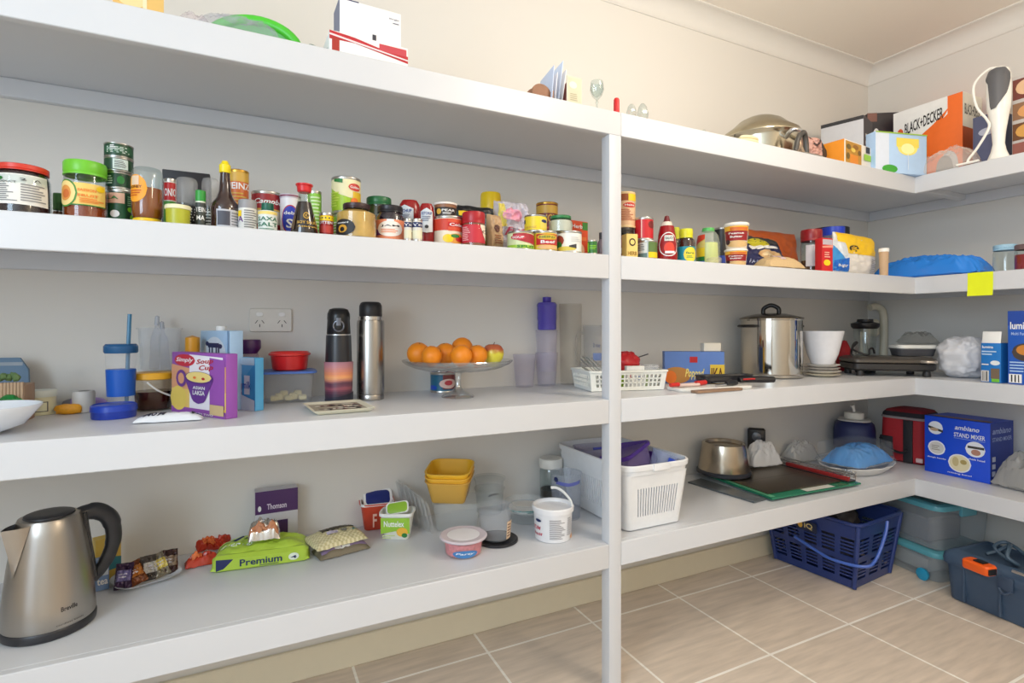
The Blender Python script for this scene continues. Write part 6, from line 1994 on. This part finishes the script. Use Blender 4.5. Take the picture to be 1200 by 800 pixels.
for (x, y) in (B0, B1, B2, B3):
    sx, sy = math.copysign(1, x), math.copysign(1, y)
    lo = []
    for z in (.002, HB):
        f = BF * z / BH * .8
        c = (x - sx * rad, y - sy * rad)
        row = []
        for k in range(7):
            a = pi / 2 * k / 6
            row.append((c[0] + sx * (f + rad * cos(a)), c[1] + sy * (f + rad * sin(a)), z))
        lo.append(row)
    mb.loft(lo, WP2, closed=False)
    # fill between corner arcs and the panels' ends
mb.rl(w, d, rad, [(0, .001), (0, .003)], WP2)
fo = BF * HB / BH * .8
mb.rl(w, d, rad, [(fo - .004, HB - .002), (fo + .004, HB - .001), (fo + .005, HB + .012), (fo + .011, HB + .014), (fo + .012, BH - .003), (fo + .009, BH), (fo + .004, BH - .001), (fo + .001, HB)], WP2, cap0=False, cap1=False)
mb.build('basket_body', t)
mb = MB()
mb.box(-.03, -d / 2 - fo - .0155, HB + .01, .03, -d / 2 - fo - .0105, BH + .001, WP2, .001)
mb.build('clip_handle', t)
# what it holds
zc = Z4 + .0062
PC = clear((96, 60, 170), .72, .15)
tt = thing('purple_container', 'purple lidded food box tipped up in the white basket', 'container', (1.085, 1.365, zc + .142), R(22))
tt.rotation_euler.x = R(-14)
tt.rotation_euler.y = R(-12)
tub(.13, .1, .055, .015, clear((190, 170, 225), .5, .15), flare=.004).build('clear_box', tt)
mb = MB().rl(.15, .12, .02, [(-.006, .055), (0, .055), (.003, .058), (.003, .066), (0, .068), (-.004, .064), (-.01, .062)], PC)
mb.build('lid', tt)
tt = thing('purple_cover', 'purple container lid standing on edge in the white basket', 'lid', (1.16, 1.4, zc + .15), R(14))
tt.rotation_euler.y = R(-68)
mb = MB().rl(.08, .11, .02, [(-.004, 0), (0, .001), (.002, .008), (-.001, .0085), (-.006, .004)], mt((86, 44, 130), .3))
mb.build('lid_body', tt)
tt = thing('clear_container', 'clear blue clipped food box leaning in the corner of the white basket', 'container', (1.158, 1.306, zc + .153), R(-6))
tt.rotation_euler.y = R(24)
tub(.06, .055, .05, .012, clear((205, 214, 240), .4, .15), flare=.006).build('clear_box', tt)
mb = MB()
mb.box(-.012, -.038, .012, .02, -.034, .04, mt((50, 80, 190), .35))
mb.build('clip', tt)
tt = thing('clear_container', 'clear food box with a bright blue stopper under the purple lid', 'container', (1.075, 1.3, zc + .07), R(4))
tub(.11, .055, .06, .012, clear((215, 222, 240), .4, .15), flare=.006).build('clear_box', tt)
MB().lathe([(0, 0), (.012, 0), (.013, .01), (0, .012)], mt((40, 90, 200), .35), 16, c=(.015, -.02, .0625)).build('stopper', tt)
tt = thing('clear_container', 'clear lilac food box at the far end of the white basket', 'container', (1.085, 1.535, zc + .1), R(-4))
tub(.14, .09, .085, .012, clear((200, 196, 220), .45, .15), flare=.006).build('clear_box', tt)
MB().tube([(-.05, -.05, .09), (.05, -.054, .09)], .004, mt((70, 80, 180), .35), 8).build('seal', tt)
tt = thing('clear_container', 'clear grey food box at the bottom of the white basket', 'container', (1.1, 1.42, zc + .001), R(4))
tub(.17, .24, .065, .012, clear((220, 220, 228), .5, .15), flare=.004).build('clear_box', tt)
tt = thing('clear_container', 'milky lidless box filling the middle of the white basket', 'container', (1.08, 1.45, zc + .068), R(2))
tub(.14, .06, .05, .012, clear((225, 225, 235), .5, .15), flare=.004).build('clear_box', tt)

# steel bowl turned over
s = spot(Z4, 817, 880, 512, dy=.345, lift=.0222)
t = turned(s, 'steel_bowl', 'tapered steel bowl turned upside down with a dark rubber rim', 'bowl',
           [('bowl_body', steel((190, 178, 160), .22, 1), [(.96, .08), (.98, .14), (.86, .82), (.82, .97), (.76, 1), (.7, .98), (.66, .9), (0, .88)]), ('rim', mt((44, 46, 54), .5), [(.98, 0), (1.03, .02), (1.03, .1), (.96, .16), (.94, .1)])], seg=48)
# white bags, dark gadget behind
X, Y = onY(893, 1.56)
mb = packet(.15, .07, .095, clear((236, 234, 232), .75, .2), 141, .4, nu=60, nv=50)
tag(mb.build('plastic_bag', None, (X, Y, Z4 + .0225), R(-6), 70), 'crumpled white plastic bag behind the overturned steel bowl', 'bag')
s = s4(876, 897, 500, dy=.417)
t = thing('camera_gadget', 'small black boxy gadget standing at the wall behind the white bag', 'gadget', at(s), s.rz)
mb = MB().box(-s.r, -.012, .0, s.r, .014, s.h, mt((40, 36, 34), .35), .006)
mb.build('gadget_body', t)
mb = MB()
mb.T = Matrix.Translation((0, -.012, s.h * .8)) @ Matrix.Rotation(R(90), 4, 'X')
mb.lathe([(0, .001), (s.r * .5, .001), (s.r * .52, .008), (s.r * .4, .009), (0, .01)], mt((90, 90, 94), .3), 20)
mb.build('lens', t)
X, Y = onY(938, 1.605)
mb = packet(.17, .075, .085, clear((214, 212, 208), .6, .2), 142, .4, nu=60, nv=50)
tag(mb.build('plastic_bag', None, (X, Y, Z4 + .0006), R(-2), 70), 'crumpled clear bag near the wall before the navy jug', 'bag')
# flat boards: strip, green glass board, dark baking sheet, rack
def slab(p, th, m, z, name, l, cat, extra=None, group=None):
    """a flat thing lying with its four corners p (plan) at height z"""
    cx_, cy_ = sum(q[0] for q in p) / 4, sum(q[1] for q in p) / 4
    mb = MB()
    lo = []
    for k, zz in ((.985, 0), (1, .001), (1, th - .001), (.985, th)):
        lo.append([((q[0] - cx_) * k, (q[1] - cy_) * k, zz) for q in p])
    mb.loft(lo, m, True, True, True)
    if extra:
        q = [Vector((a[0] - cx_, a[1] - cy_, th)) for a in p]
        decals(mb, lambda u, v, h: (q[0] * (1 - u) + q[1] * u) * (1 - v) + (q[3] * (1 - u) + q[2] * u) * v + Vector((0, 0, h)), extra)
    return tag(mb.build(name, None, (cx_, cy_, z)), l, cat, group)


slab([g4(806, 566), g4(884, 590), g4(898, 586), g4(821, 562)], .006, mt((90, 96, 100), .35), Z4 + .0006, 'glass_strip', 'grey edged strip of glass lying beside the green board', 'glass strip')
F0, F1, F2, F3 = g4(905, 588.5), g4(1009, 570), (2.075, 1.57), (1.64, 1.575)
slab([F0, F1, F2, F3], .008, mt((40, 120, 90), .15), Z4 + .0075, 'glass_board', 'green edged glass chopping board under the dark baking sheet', 'chopping board',
     [('r', .38, .01, .7, .1, mt((214, 214, 206))), ('r', .0, .02, .05, 1, mt((90, 170, 130)))])
lerp = lambda a, b, k: (a[0] + (b[0] - a[0]) * k, a[1] + (b[1] - a[1]) * k)
e0, e1 = lerp(lerp(F0, F1, .03), lerp(F3, F2, .03), .1), lerp(lerp(F0, F1, .86), lerp(F3, F2, .86), .1)
e2, e3 = lerp(lerp(F0, F1, .86), lerp(F3, F2, .86), .98), lerp(lerp(F0, F1, .03), lerp(F3, F2, .03), .98)
slab([e0, e1, e2, e3], .005, steel((128, 118, 104), .38, 2), Z4 + .0165, 'baking_sheet', 'dull dark metal baking sheet lying on the green glass board', 'baking sheet',
     [('r', .0, .5, 1, .508, mt((70, 64, 58)))])
# wire rack box along the board
A, B = g4(1002, 567), g4(912, 537)
u = Vector((B[0] - A[0], B[1] - A[1], 0))
t = thing('grill_rack', 'long narrow black and red rack in clear wrap beside the baking sheet', 'rack', (2.045, 1.415, Z4 + .0158), R(90))
L = .31
mb = MB()
mb.box(-L / 2, -.028, 0, L / 2, .02, .006, mt((50, 46, 46), .35))
mb.box(-L / 2, .006, .006, L / 2 * .7, .018, .02, mt((150, 40, 40), .35))
mb.build('rack_base', t)
mb = MB()
for y in (-.026, .004):
    mb.tube([(-L / 2, y, .026), (L / 2, y, .026)], .0026, SILVER, 8)
for i in range(9):
    x = -L / 2 + L * i / 8
    mb.tube([(x, -.026, .006), (x, -.026, .026)], .002, SILVER, 6)
mb.build('rails', t)
mb = MB()
for i in range(4):
    mb.tube([(-L / 2 + .006 + .012 * i, -.024, .012), (-L / 2 + .004 + .012 * i, -.034, .03), (-L / 2 + .012 + .012 * i, -.02, .036)], .0035, SILVER, 8, 4)
mb.build('hooks', t)
# white platter with a blue bag inside a clear dome
X, Y = g4(1012, 562)
X, Y = 2.305, 1.398
t = thing('oval_platter', 'white fluted oval platter under the blue bag and clear tray', 'platter', (X, Y, Z4 + .0006), R(4))
mb = MB()
lo = []
for k, z in ((.0, .002), (.7, 0), (.74, .002), (1.0, .034), (1.0, .037), (.97, .036), (.72, .006), (0, .005)):
    lo.append([(.195 * max(k, 1e-4) * (1 + (.02 * cos(14 * a) if k > .9 else 0)) * cos(a), .118 * max(k, 1e-4) * (1 + (.02 * cos(14 * a) if k > .9 else 0)) * sin(a), z) for a in [2 * pi * i / 84 for i in range(84)]])
mb.loft(lo, mt((226, 224, 220), .3), True, True, True)
mb.build('platter_body', t)
mb = packet(.275, .15, .078, clear((80, 160, 232), .85, .18), 151, .3, nu=60, nv=36)
tag(mb.build('blue_bag', None, (X + .006, Y, Z4 + .03), R(4), 70), 'puffy sky blue plastic bag lying in the white platter', 'bag')
t = thing('clear_tray', 'clear plastic tray upside down over the blue bag', 'tray', (X - .01, Y, Z4 + .105), R(4))
mb = MB().rl(.32, .19, .06, [(.006, -.06), (.004, -.058), (-.004, .012), (-.012, .016), (-.05, .016)], clear((226, 232, 236), .16, .06), cap0=False)
mb.build('tray_body', t)
mb = MB().rl(.32, .19, .06, [(.003, -.06), (.009, -.06), (.009, -.057), (.003, -.057)], clear((226, 232, 236), .35, .06), cap0=False, cap1=False)
mb.build('tray_rim', t)
# navy pump jug
s = s4(975, 1028, 487, base=513)
s = spot(Z4, 976, 1027, 487, dy=.352)
t = turned(s, 'drink_jug', 'navy insulated jug with a cream collar and white pump cap', 'jug',
           [('body', mt((30, 38, 84), .5), [(.9, 0), (.98, .03), (1, .1), (.98, .7), (.92, .86), (.74, .95), (.6, .96)]), ('collar', mt((196, 192, 186), .4), [(.72, .945), (.78, .95), (.76, .98), (.6, 1), (0, 1)])], sq=2.6)
mb = MB()
mb.lathe([(s.r * .46, s.h), (s.r * .48, s.h + .004), (s.r * .46, s.h + .028), (0, s.h + .03)], mt((226, 222, 210), .4), 28)
cap_ = mb.build('cap', t)
mb = MB()
mb.tube([(0, 0, s.h + .028), (-.002, 0, s.h + .045), (-.008, -.004, s.h + .062)], [.005, .007, .01], mt((232, 230, 224), .4), 10, 3)
mb.build('nozzle', cap_)
# red cool bag
A, B = g4(1046, 540), g4(1090, 553)
A, B = (2.6, 1.473), (2.62, 1.3)
rz = atan2(B[1] - A[1], B[0] - A[0])
w = hypot(B[0] - A[0], B[1] - A[1])
cxm, cym = (A[0] + B[0]) / 2, (A[1] + B[1]) / 2
h = zat(486, *A) - Z4
t = thing('cool_bag', 'red insulated lunch bag with black straps standing in the corner', 'bag', (cxm - sin(rz) * .09, cym + cos(rz) * .09, Z4 + .0006), rz)
RB = mt((170, 30, 38), .7, 0, .15, 200)
BB = mt((34, 32, 36), .7)
mb = MB().rl(w, .17, .03, [(-.012, 0), (0, .008), (.003, h * .5), (0, h - .006)], RB)
mb.build('bag_body', t)
mb = MB().rl(w, .17, .03, [(.004, h - .008), (.006, h - .004), (.004, h + .001), (-.002, h + .002)], mt((150, 140, 140), .4), cap0=False, cap1=False)
mb.build('zip', t)
mb = MB().rl(w, .17, .03, [(.0, h + .002), (-.002, h + .014), (-.016, h + .03), (-.05, h + .038)], mt((130, 22, 34), .7, 0, .15, 200))
cl_ = mb.build('lid', t)
mb = MB()
mb.rl(w, .17, .03, [(.0012, h + .0025), (-.0005, h + .013), (-.008, h + .022)], BB, cap0=False, cap1=False)
mb.build('lid_band', cl_)
mb = MB()
x = w * .14
mb.box(x - .018, -.0885 - .004, .004, x + .018, -.084, h - .01, BB, .001)
mb.box(-w * .5, -.0895 - .002, h * .1, -w * .2, -.082, h * .55, BB, .003)
mb.tube([(-w * .48, -.092, h * .5), (-w * .3, -.1, h * .3), (0, -.096, h * .22), (x, -.094, h * .3)], .009, BB, 8, 5, flat=.5)
mb.build('strap', t)
MB().box(x + .03, -.091, .012, x + .055, -.083, .03, mt((220, 190, 190), .5)).build('tag', t)
# stand mixer box
A, B = Rt(1083.5, .1), Rt(1160.5, -.0)
A, B = g4(1083.5, 551), g4(1160.5, 567.5)
BM = mt((20, 74, 210), .4)
WD = mt((232, 234, 240), .5)
carton(A, B, Z4, 491, .17, 'stand_mixer_box', 'blue stand mixer carton with four round pictures', 'box', BM,
       [('t', .67, .86, .36, .08, 'ambiano', WD, .06), ('t', .7, .735, .46, .075, 'STAND MIXER', WD), ('r', .47, .67, .93, .68, mt((130, 160, 230))),
        ('e', .18, .8, .12, .115, WD), ('p', [(.06, .83), (.3, .77)], [(.06, .79), (.3, .73)], mt((40, 36, 34))), ('e', .16, .77, .07, .03, mt((190, 160, 130))),
        ('e', .2, .45, .14, .125, WD), ('e', .2, .45, .12, .105, mt((206, 204, 200))), ('l', .12, .4, .28, .5, 3, mt((150, 140, 130))), ('t', .2, .27, .3, .03, 'dough hooks', WD),
        ('e', .79, .53, .145, .13, WD), ('r', .68, .54, .92, .58, mt((60, 56, 54))), ('e', .8, .48, .07, .05, mt((180, 130, 110))), ('t', .8, .36, .26, .03, 'whisk head', WD),
        ('e', .56, .25, .175, .155, WD), ('e', .56, .25, .155, .135, mt((226, 214, 176))), ('e', .5, .27, .05, .08, mt((200, 180, 130))), ('e', .62, .28, .05, .04, mt((170, 150, 90))), ('t', .56, .065, .36, .03, 'mixing bowl', WD)],
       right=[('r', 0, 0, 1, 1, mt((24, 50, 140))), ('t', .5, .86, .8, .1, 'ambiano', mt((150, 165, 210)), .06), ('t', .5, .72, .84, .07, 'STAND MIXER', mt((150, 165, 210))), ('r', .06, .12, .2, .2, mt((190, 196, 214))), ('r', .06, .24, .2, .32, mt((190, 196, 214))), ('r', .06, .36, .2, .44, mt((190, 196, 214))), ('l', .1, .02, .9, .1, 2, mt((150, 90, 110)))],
       topd=[('r', .06, .1, .95, .3, mt((150, 120, 90))), ('r', 0, .0, 1, .06, mt((30, 60, 150)))])
# bags at the picture's edge
X, Y = Rt(1207, .2)
mb = packet(.2, .13, .13, clear((190, 188, 184), .55, .15), 161, .4, nu=60, nv=40)
tag(mb.build('plastic_bag', None, (X, Y - .01, Z4 + .0006), R(80), 70), 'clear grey bag at the picture edge beside the mixer carton', 'bag')

# ================================================================= on the floor
def g0(px, py):
    return onZ(px, py, 0)


# blue slotted basket
C1 = g0(1001, 691)
dA = Vector((g0(912, 656)[0] - C1[0], g0(912, 656)[1] - C1[1], 0))
dB = Vector((g0(1038, 672)[0] - C1[0], g0(1038, 672)[1] - C1[1], 0))
ua = dA.normalized()
ub = Vector((-ua.y, ua.x, 0))
if ub.dot(dB) < 0:
    ub = -ub
LA, LB_ = dA.length * 1.03, max(.2, dB.dot(ub) * 1.05)
HH = .255
t = thing('carry_basket', 'dark blue slotted plastic shopping basket on the tiles', 'basket', (C1[0], C1[1], .002), atan2(-ua.y, -ua.x))
BLP = mt((40, 58, 116), .35)
BLD = mt((34, 56, 122), .35)
# local frame: x runs back along the long side (negative), y runs along the short side
L_, S_ = LA, LB_
fl = .03
c0, c1, c2, c3 = Vector((0, 0, .004)), Vector((0, S_, .004)), Vector((-L_, S_, .004)), Vector((-L_, 0, .004))
f0, f1, f2, f3 = Vector((fl, -fl, HH)), Vector((fl, S_ + fl, HH)), Vector((-L_ - fl, S_ + fl, HH)), Vector((-L_ - fl, -fl, HH))
mb = MB()
mb.patch((c3, c0, c1, c2), 0, 0, 1, 1, .003, BLP)
for (a, b, bt, at_, k) in ((c3, c0, f0, f3, 5), (c0, c1, f1, f0, 3), (c1, c2, f2, f1, 5), (c2, c3, f3, f2, 3)):
    q = (a, b, bt, at_)
    # rows of horizontal slots in k columns, two bands
    def sub(u0, v0, u1, v1):
        A_ = lambda u, v: (a * (1 - u) + b * u) * (1 - v) + (at_ * (1 - u) + bt * u) * v
        return (A_(u0, v0), A_(u1, v0), A_(u1, v1), A_(u0, v1))
    mb.patch(q, 0, 0, 1, .1, .003, BLP)
    mb.patch(q, 0, .4, 1, .47, .004, BLP)
    mb.patch(q, 0, .78, 1, 1, .003, BLP)
    for v0, v1 in ((.1, .4), (.47, .78)):
        for i in range(k):
            u0, u1 = i / k, (i + 1) / k
            mb.slots(sub(u0, v0, u1, v1), .003, BLP, .14, .04, .86, .96, 1, 5, .02, .5)
for a, b in ((c0, f0), (c1, f1), (c2, f2), (c3, f3)):
    mb.tube([a, b], .009, BLP, 10)
mb.build('basket_body', t)
mb = MB()
cx_, cy_ = -L_ / 2, S_ / 2
mb.rl(L_ + 2 * fl, S_ + 2 * fl, .03, [(-.004, HH - .006), (.006, HH - .006), (.012, HH), (.012, HH + .008), (.006, HH + .01), (-.004, HH + .002)], BLP, (cx_, cy_, 0), cap0=False, cap1=False)
mb.build('rim', t)
mb = MB()
decals(mb, planeM((-L_ * .66, -fl * .72, HH * .68), (L_ * .27, 0, 0), (0, -.005, HH * .2)), [('r', .0, .1, 1, .9, mt((30, 40, 70))), ('e', .2, .5, .12, .26, GOLD), ('t', .6, .5, .4, .5, 'iQ', mt((214, 196, 130)))], h0=.009)
mb.build('badge', t)
mb = MB()
mb.tube([(fl + .018, S_ * .55, HH * .98), (fl + .026, S_ * .42, HH * .8), (fl + .03, S_ * .12, HH * .5), (fl + .012, -fl * .6, HH * .42), (-.05, -fl - .016, HH * .41), (-L_ * .35, -fl - .016, HH * .45), (-L_ * .66, -fl - .014, HH * .56)], .0058, mt((70, 104, 190), .3), 8, 6)
mb.build('handle', t)
bt_ = t


def inb(x, y):
    c_, s_ = cos(bt_.rotation_euler.z), sin(bt_.rotation_euler.z)
    return bt_.location.x + c_ * x - s_ * y, bt_.location.y + s_ * x + c_ * y


for i, (x, y, zz, rx, m, l, n, sz) in enumerate(((-.11, .12, .23, 16, mt((60, 54, 52), .5), 'dark grey cloth bundle sticking up in the blue basket', 'cloth_bundle', (.06, .055, .05)), (-.23, .12, .235, 0, mt((180, 176, 170), .4), 'pale folded packet in the far end of the blue basket', 'folded_packet', (.06, .055, .05)))):
    X, Y = inb(x, y)
    mb = MB().ball((0, 0, 0), sz[0], sz[1], sz[2], m, 28, 18, .22, 2.4, i + 3, None, .75)
    tag(mb.build(n, None, (X, Y, zz)), l, 'bundle')
X, Y = inb(-.02, .12)
mb = MB()
mb.T = Matrix.Rotation(R(-24), 4, 'Y')
mb.rl(.16, .11, .03, [(-.01, 0), (0, .004), (0, .014), (-.008, .018)], mt((36, 46, 92), .4))
tag(mb.build('blue_pouch', None, (X - .04, Y + .03, .3), bt_.rotation_euler.z), 'flat navy case lying across the open blue basket', 'case')
X, Y = inb(-.165, .12)
mb = MB()
mb.box(-.1, -.06, 0, .1, .06, .17, mt((60, 60, 70), .6), .01)
tag(mb.build('dark_carton', None, (X, Y, .012), bt_.rotation_euler.z), 'dark carton filling the bottom of the blue basket', 'box')

# storage boxes with teal lids
C1 = g0(1103, 687)
u1 = Vector((-1, .28, 0)).normalized()
TEALC = clear((110, 190, 206), .62, .12)
CB = clear((214, 222, 228), .3, .15)
p0 = g0(1100, 687)
p1 = g0(1040, 660)
uu = Vector((p0[0] - p1[0], p0[1] - p1[1], 0))
rz = atan2(uu.y, uu.x)
uu.normalize()
nn = Vector((-uu.y, uu.x, 0))
L_, S_ = .43, .30
org = Vector((p0[0], p0[1], 0)) - uu * L_ / 2 + nn * S_ / 2
boxes_z = .001
for i, (hb, l) in enumerate(((.105, 'clear storage box with a teal lid lowest beside the toolbox'), (.165, 'clear storage box with a teal lid stacked above its twin'))):
    t = thing('storage_box', l, 'storage box', (org.x, org.y, boxes_z), rz, 'stacked clear storage boxes')
    tub(L_ - .03, S_ - .03, hb, .03, CB, flare=.014).build('clear_box', t)
    mb = MB().rl(L_, S_, .035, [(-.006, hb - .004), (.004, hb - .004), (.006, hb + .004), (.002, hb + .014), (-.012, hb + .02), (-.03, hb + .018), (-.04, hb + .014)], TEALC)
    mb.build('lid', t)
    mb = MB()
    for y in (-.0,):
        mb.box(L_ / 2 - .004, -.04, hb - .03, L_ / 2 + .01, .04, hb + .012, TEALC, .004)
    mb.build('clip', t)
    mb = MB()
    mb.box(-L_ * .36, -S_ * .3, .006, L_ * .3, S_ * .3, hb * .62, mt((96, 96, 106) if i else (190, 186, 180), .6), .006)
    mb.build('contents', t)
    if i == 0:
        mb = MB()
        mb.T = Matrix.Translation((L_ / 2 - .06, -S_ / 2 + .004, .022)) @ Matrix.Rotation(R(90), 4, 'X')
        mb.lathe([(0, 0), (.022, 0), (.024, .004), (.024, .012), (.012, .016), (0, .016)], mt((40, 150, 190), .35), 20)
        mb.build('wheel', t)
    boxes_z += hb + .021
# toolbox
p0 = g0(1104, 698)
p1 = g0(1196, 737)
uu = Vector((p1[0] - p0[0], p1[1] - p0[1], 0)).normalized()
nn = Vector((-uu.y, uu.x, 0))
rz = atan2(uu.y, uu.x)
L_, S_ = .46, .25
TBM = mt((62, 82, 106), .5)
HT = .145
org = Vector((p0[0], p0[1], 0)) + uu * L_ / 2 + nn * S_ / 2
t = thing('toolbox', 'dark blue grey plastic toolbox on the tiles at the picture edge', 'toolbox', (org.x, org.y, .001), rz)
mb = MB().rl(L_ - .03, S_ - .03, .02, [(-.004, 0), (0, .004), (.012, HT - .02), (.012, HT)], TBM)
for x in (-.16, -.05, .06, .17):
    mb.box(x - .004, -S_ / 2 + .0, .01, x + .004, -S_ / 2 + .014, HT - .01, TBM, .002)
mb.build('box_body', t)
mb = MB().rl(L_, S_, .022, [(-.004, HT - .012), (.004, HT - .012), (.006, HT + .004), (.002, HT + .02), (-.012, HT + .034), (-.03, HT + .04), (-.04, HT + .034)], TBM)
mb.build('lid', t)
mb = MB()
mb.box(-.05, -S_ / 2 - .014, HT - .034, -.005, -S_ / 2 - .003, HT + .014, mt((54, 72, 96), .45), .003)
mb.tube([(-.045, -S_ / 2 - .014, HT - .03), (-.028, -S_ / 2 - .02, HT - .042), (-.01, -S_ / 2 - .014, HT - .03)], .004, mt((54, 72, 96), .45), 8, 4)
mb.build('latch', t)
zt = HT + .037
q = g = onZ(1156, 672, zt)
t = thing('tape_measure', 'bright orange tape measure lying on the toolbox', 'tape measure', (q[0], q[1] + .02, zt + .001), rz - R(6))
mb = MB().rl(.085, .05, .012, [(-.003, 0), (0, .004), (0, .026), (-.004, .031)], mt((240, 96, 24), .4))
case_ = mb.build('case', t)
mb = MB()
mb.box(-.012, -.012, .0315, .02, .014, .036, BLACK, .002)
mb.build('button', case_)
mb = MB()
mb.box(.0405, -.02, .004, .046, .012, .024, BLACK, .002)
mb.build('mouth', case_)
q = onZ(1186, 662, zt)
mb = MB()
mb.tube([(-.05, .0, .006), (-.03, .03, .02), (.0, .04, .05), (.02, .0, .055), (.03, -.03, .03), (.05, -.01, .008), (.0, .02, .006), (-.04, .03, .03), (-.02, .06, .05), (.04, .05, .03), (.07, .02, .006)], .006, mt((66, 86, 104), .45), 8, 6)
tag(mb.build('coiled_cable', None, (q[0] + .01, q[1] + .03, zt + .001), rz), 'coiled dark blue cable lying on the toolbox behind the tape', 'cable')
q = onZ(1196, 677, zt)
mb = MB()
mb.tube([(-.03, 0, .006), (.02, -.004, .006), (.07, -.01, .006)], .005, SILVER, 8)
tag(mb.build('steel_bit', None, (q[0] + .02, q[1], zt + .001), rz), 'short steel bit lying at the end of the toolbox', 'drill bit')
# ================================================================= camera and light
cam = bpy.data.cameras.new('camera')
cam.sensor_width = 36
cam.lens = 36 * F / 1200
cam.shift_y = -(400 - CY) / 1200
cam.clip_start = .02
co = bpy.data.objects.new('camera', cam)
COL.objects.link(co)
co.location = (0, 0, CAMZ)
co.rotation_euler = (R(90), 0, R(-26.1))
SC.camera = co


def area(name, loc, rot, sx, sy, power, col, spread=180):
    l = bpy.data.lights.new(name, 'AREA')
    l.shape = 'RECTANGLE'
    l.size, l.size_y = sx, sy
    l.energy = power
    l.color = col
    l.spread = R(spread)
    o = bpy.data.objects.new(name, l)
    o.location, o.rotation_euler = loc, rot
    COL.objects.link(o)
    return o


for loc, en, col in (((1.25, .5, 2.03), 13, (1, .91, .79)), ((1.75, -.75, 1.95), 16, (1, .83, .62))):  # ceiling lamp, then an added warm fill for the dim right side
    pl = bpy.data.lights.new('ceiling_and_fill_lamp', 'POINT')
    pl.energy = en
    pl.color = col
    pl.shadow_soft_size = .15
    po = bpy.data.objects.new('ceiling_and_fill_lamp', pl)
    po.location = loc
    COL.objects.link(po)
area('doorway_daylight', (XL + .03, -.45, 1.5), (0, R(-90), 0), 1.15, 1.3, 27, (.66, .83, 1))
w = bpy.data.worlds.new('world')
SC.world = w
w.use_nodes = True
w.node_tree.nodes['Background'].inputs[0].default_value = (.85, .92, 1, 1)
w.node_tree.nodes['Background'].inputs[1].default_value = 1.0
SC.view_settings.view_transform = 'Standard'
SC.view_settings.look = 'None'
SC.view_settings.gamma = 1
SC.view_settings.use_curve_mapping = False
SC.view_settings.exposure = .40
SC.cycles.transparent_max_bounces = 24
SC.cycles.max_bounces = 14
SC.cycles.diffuse_bounces = 6
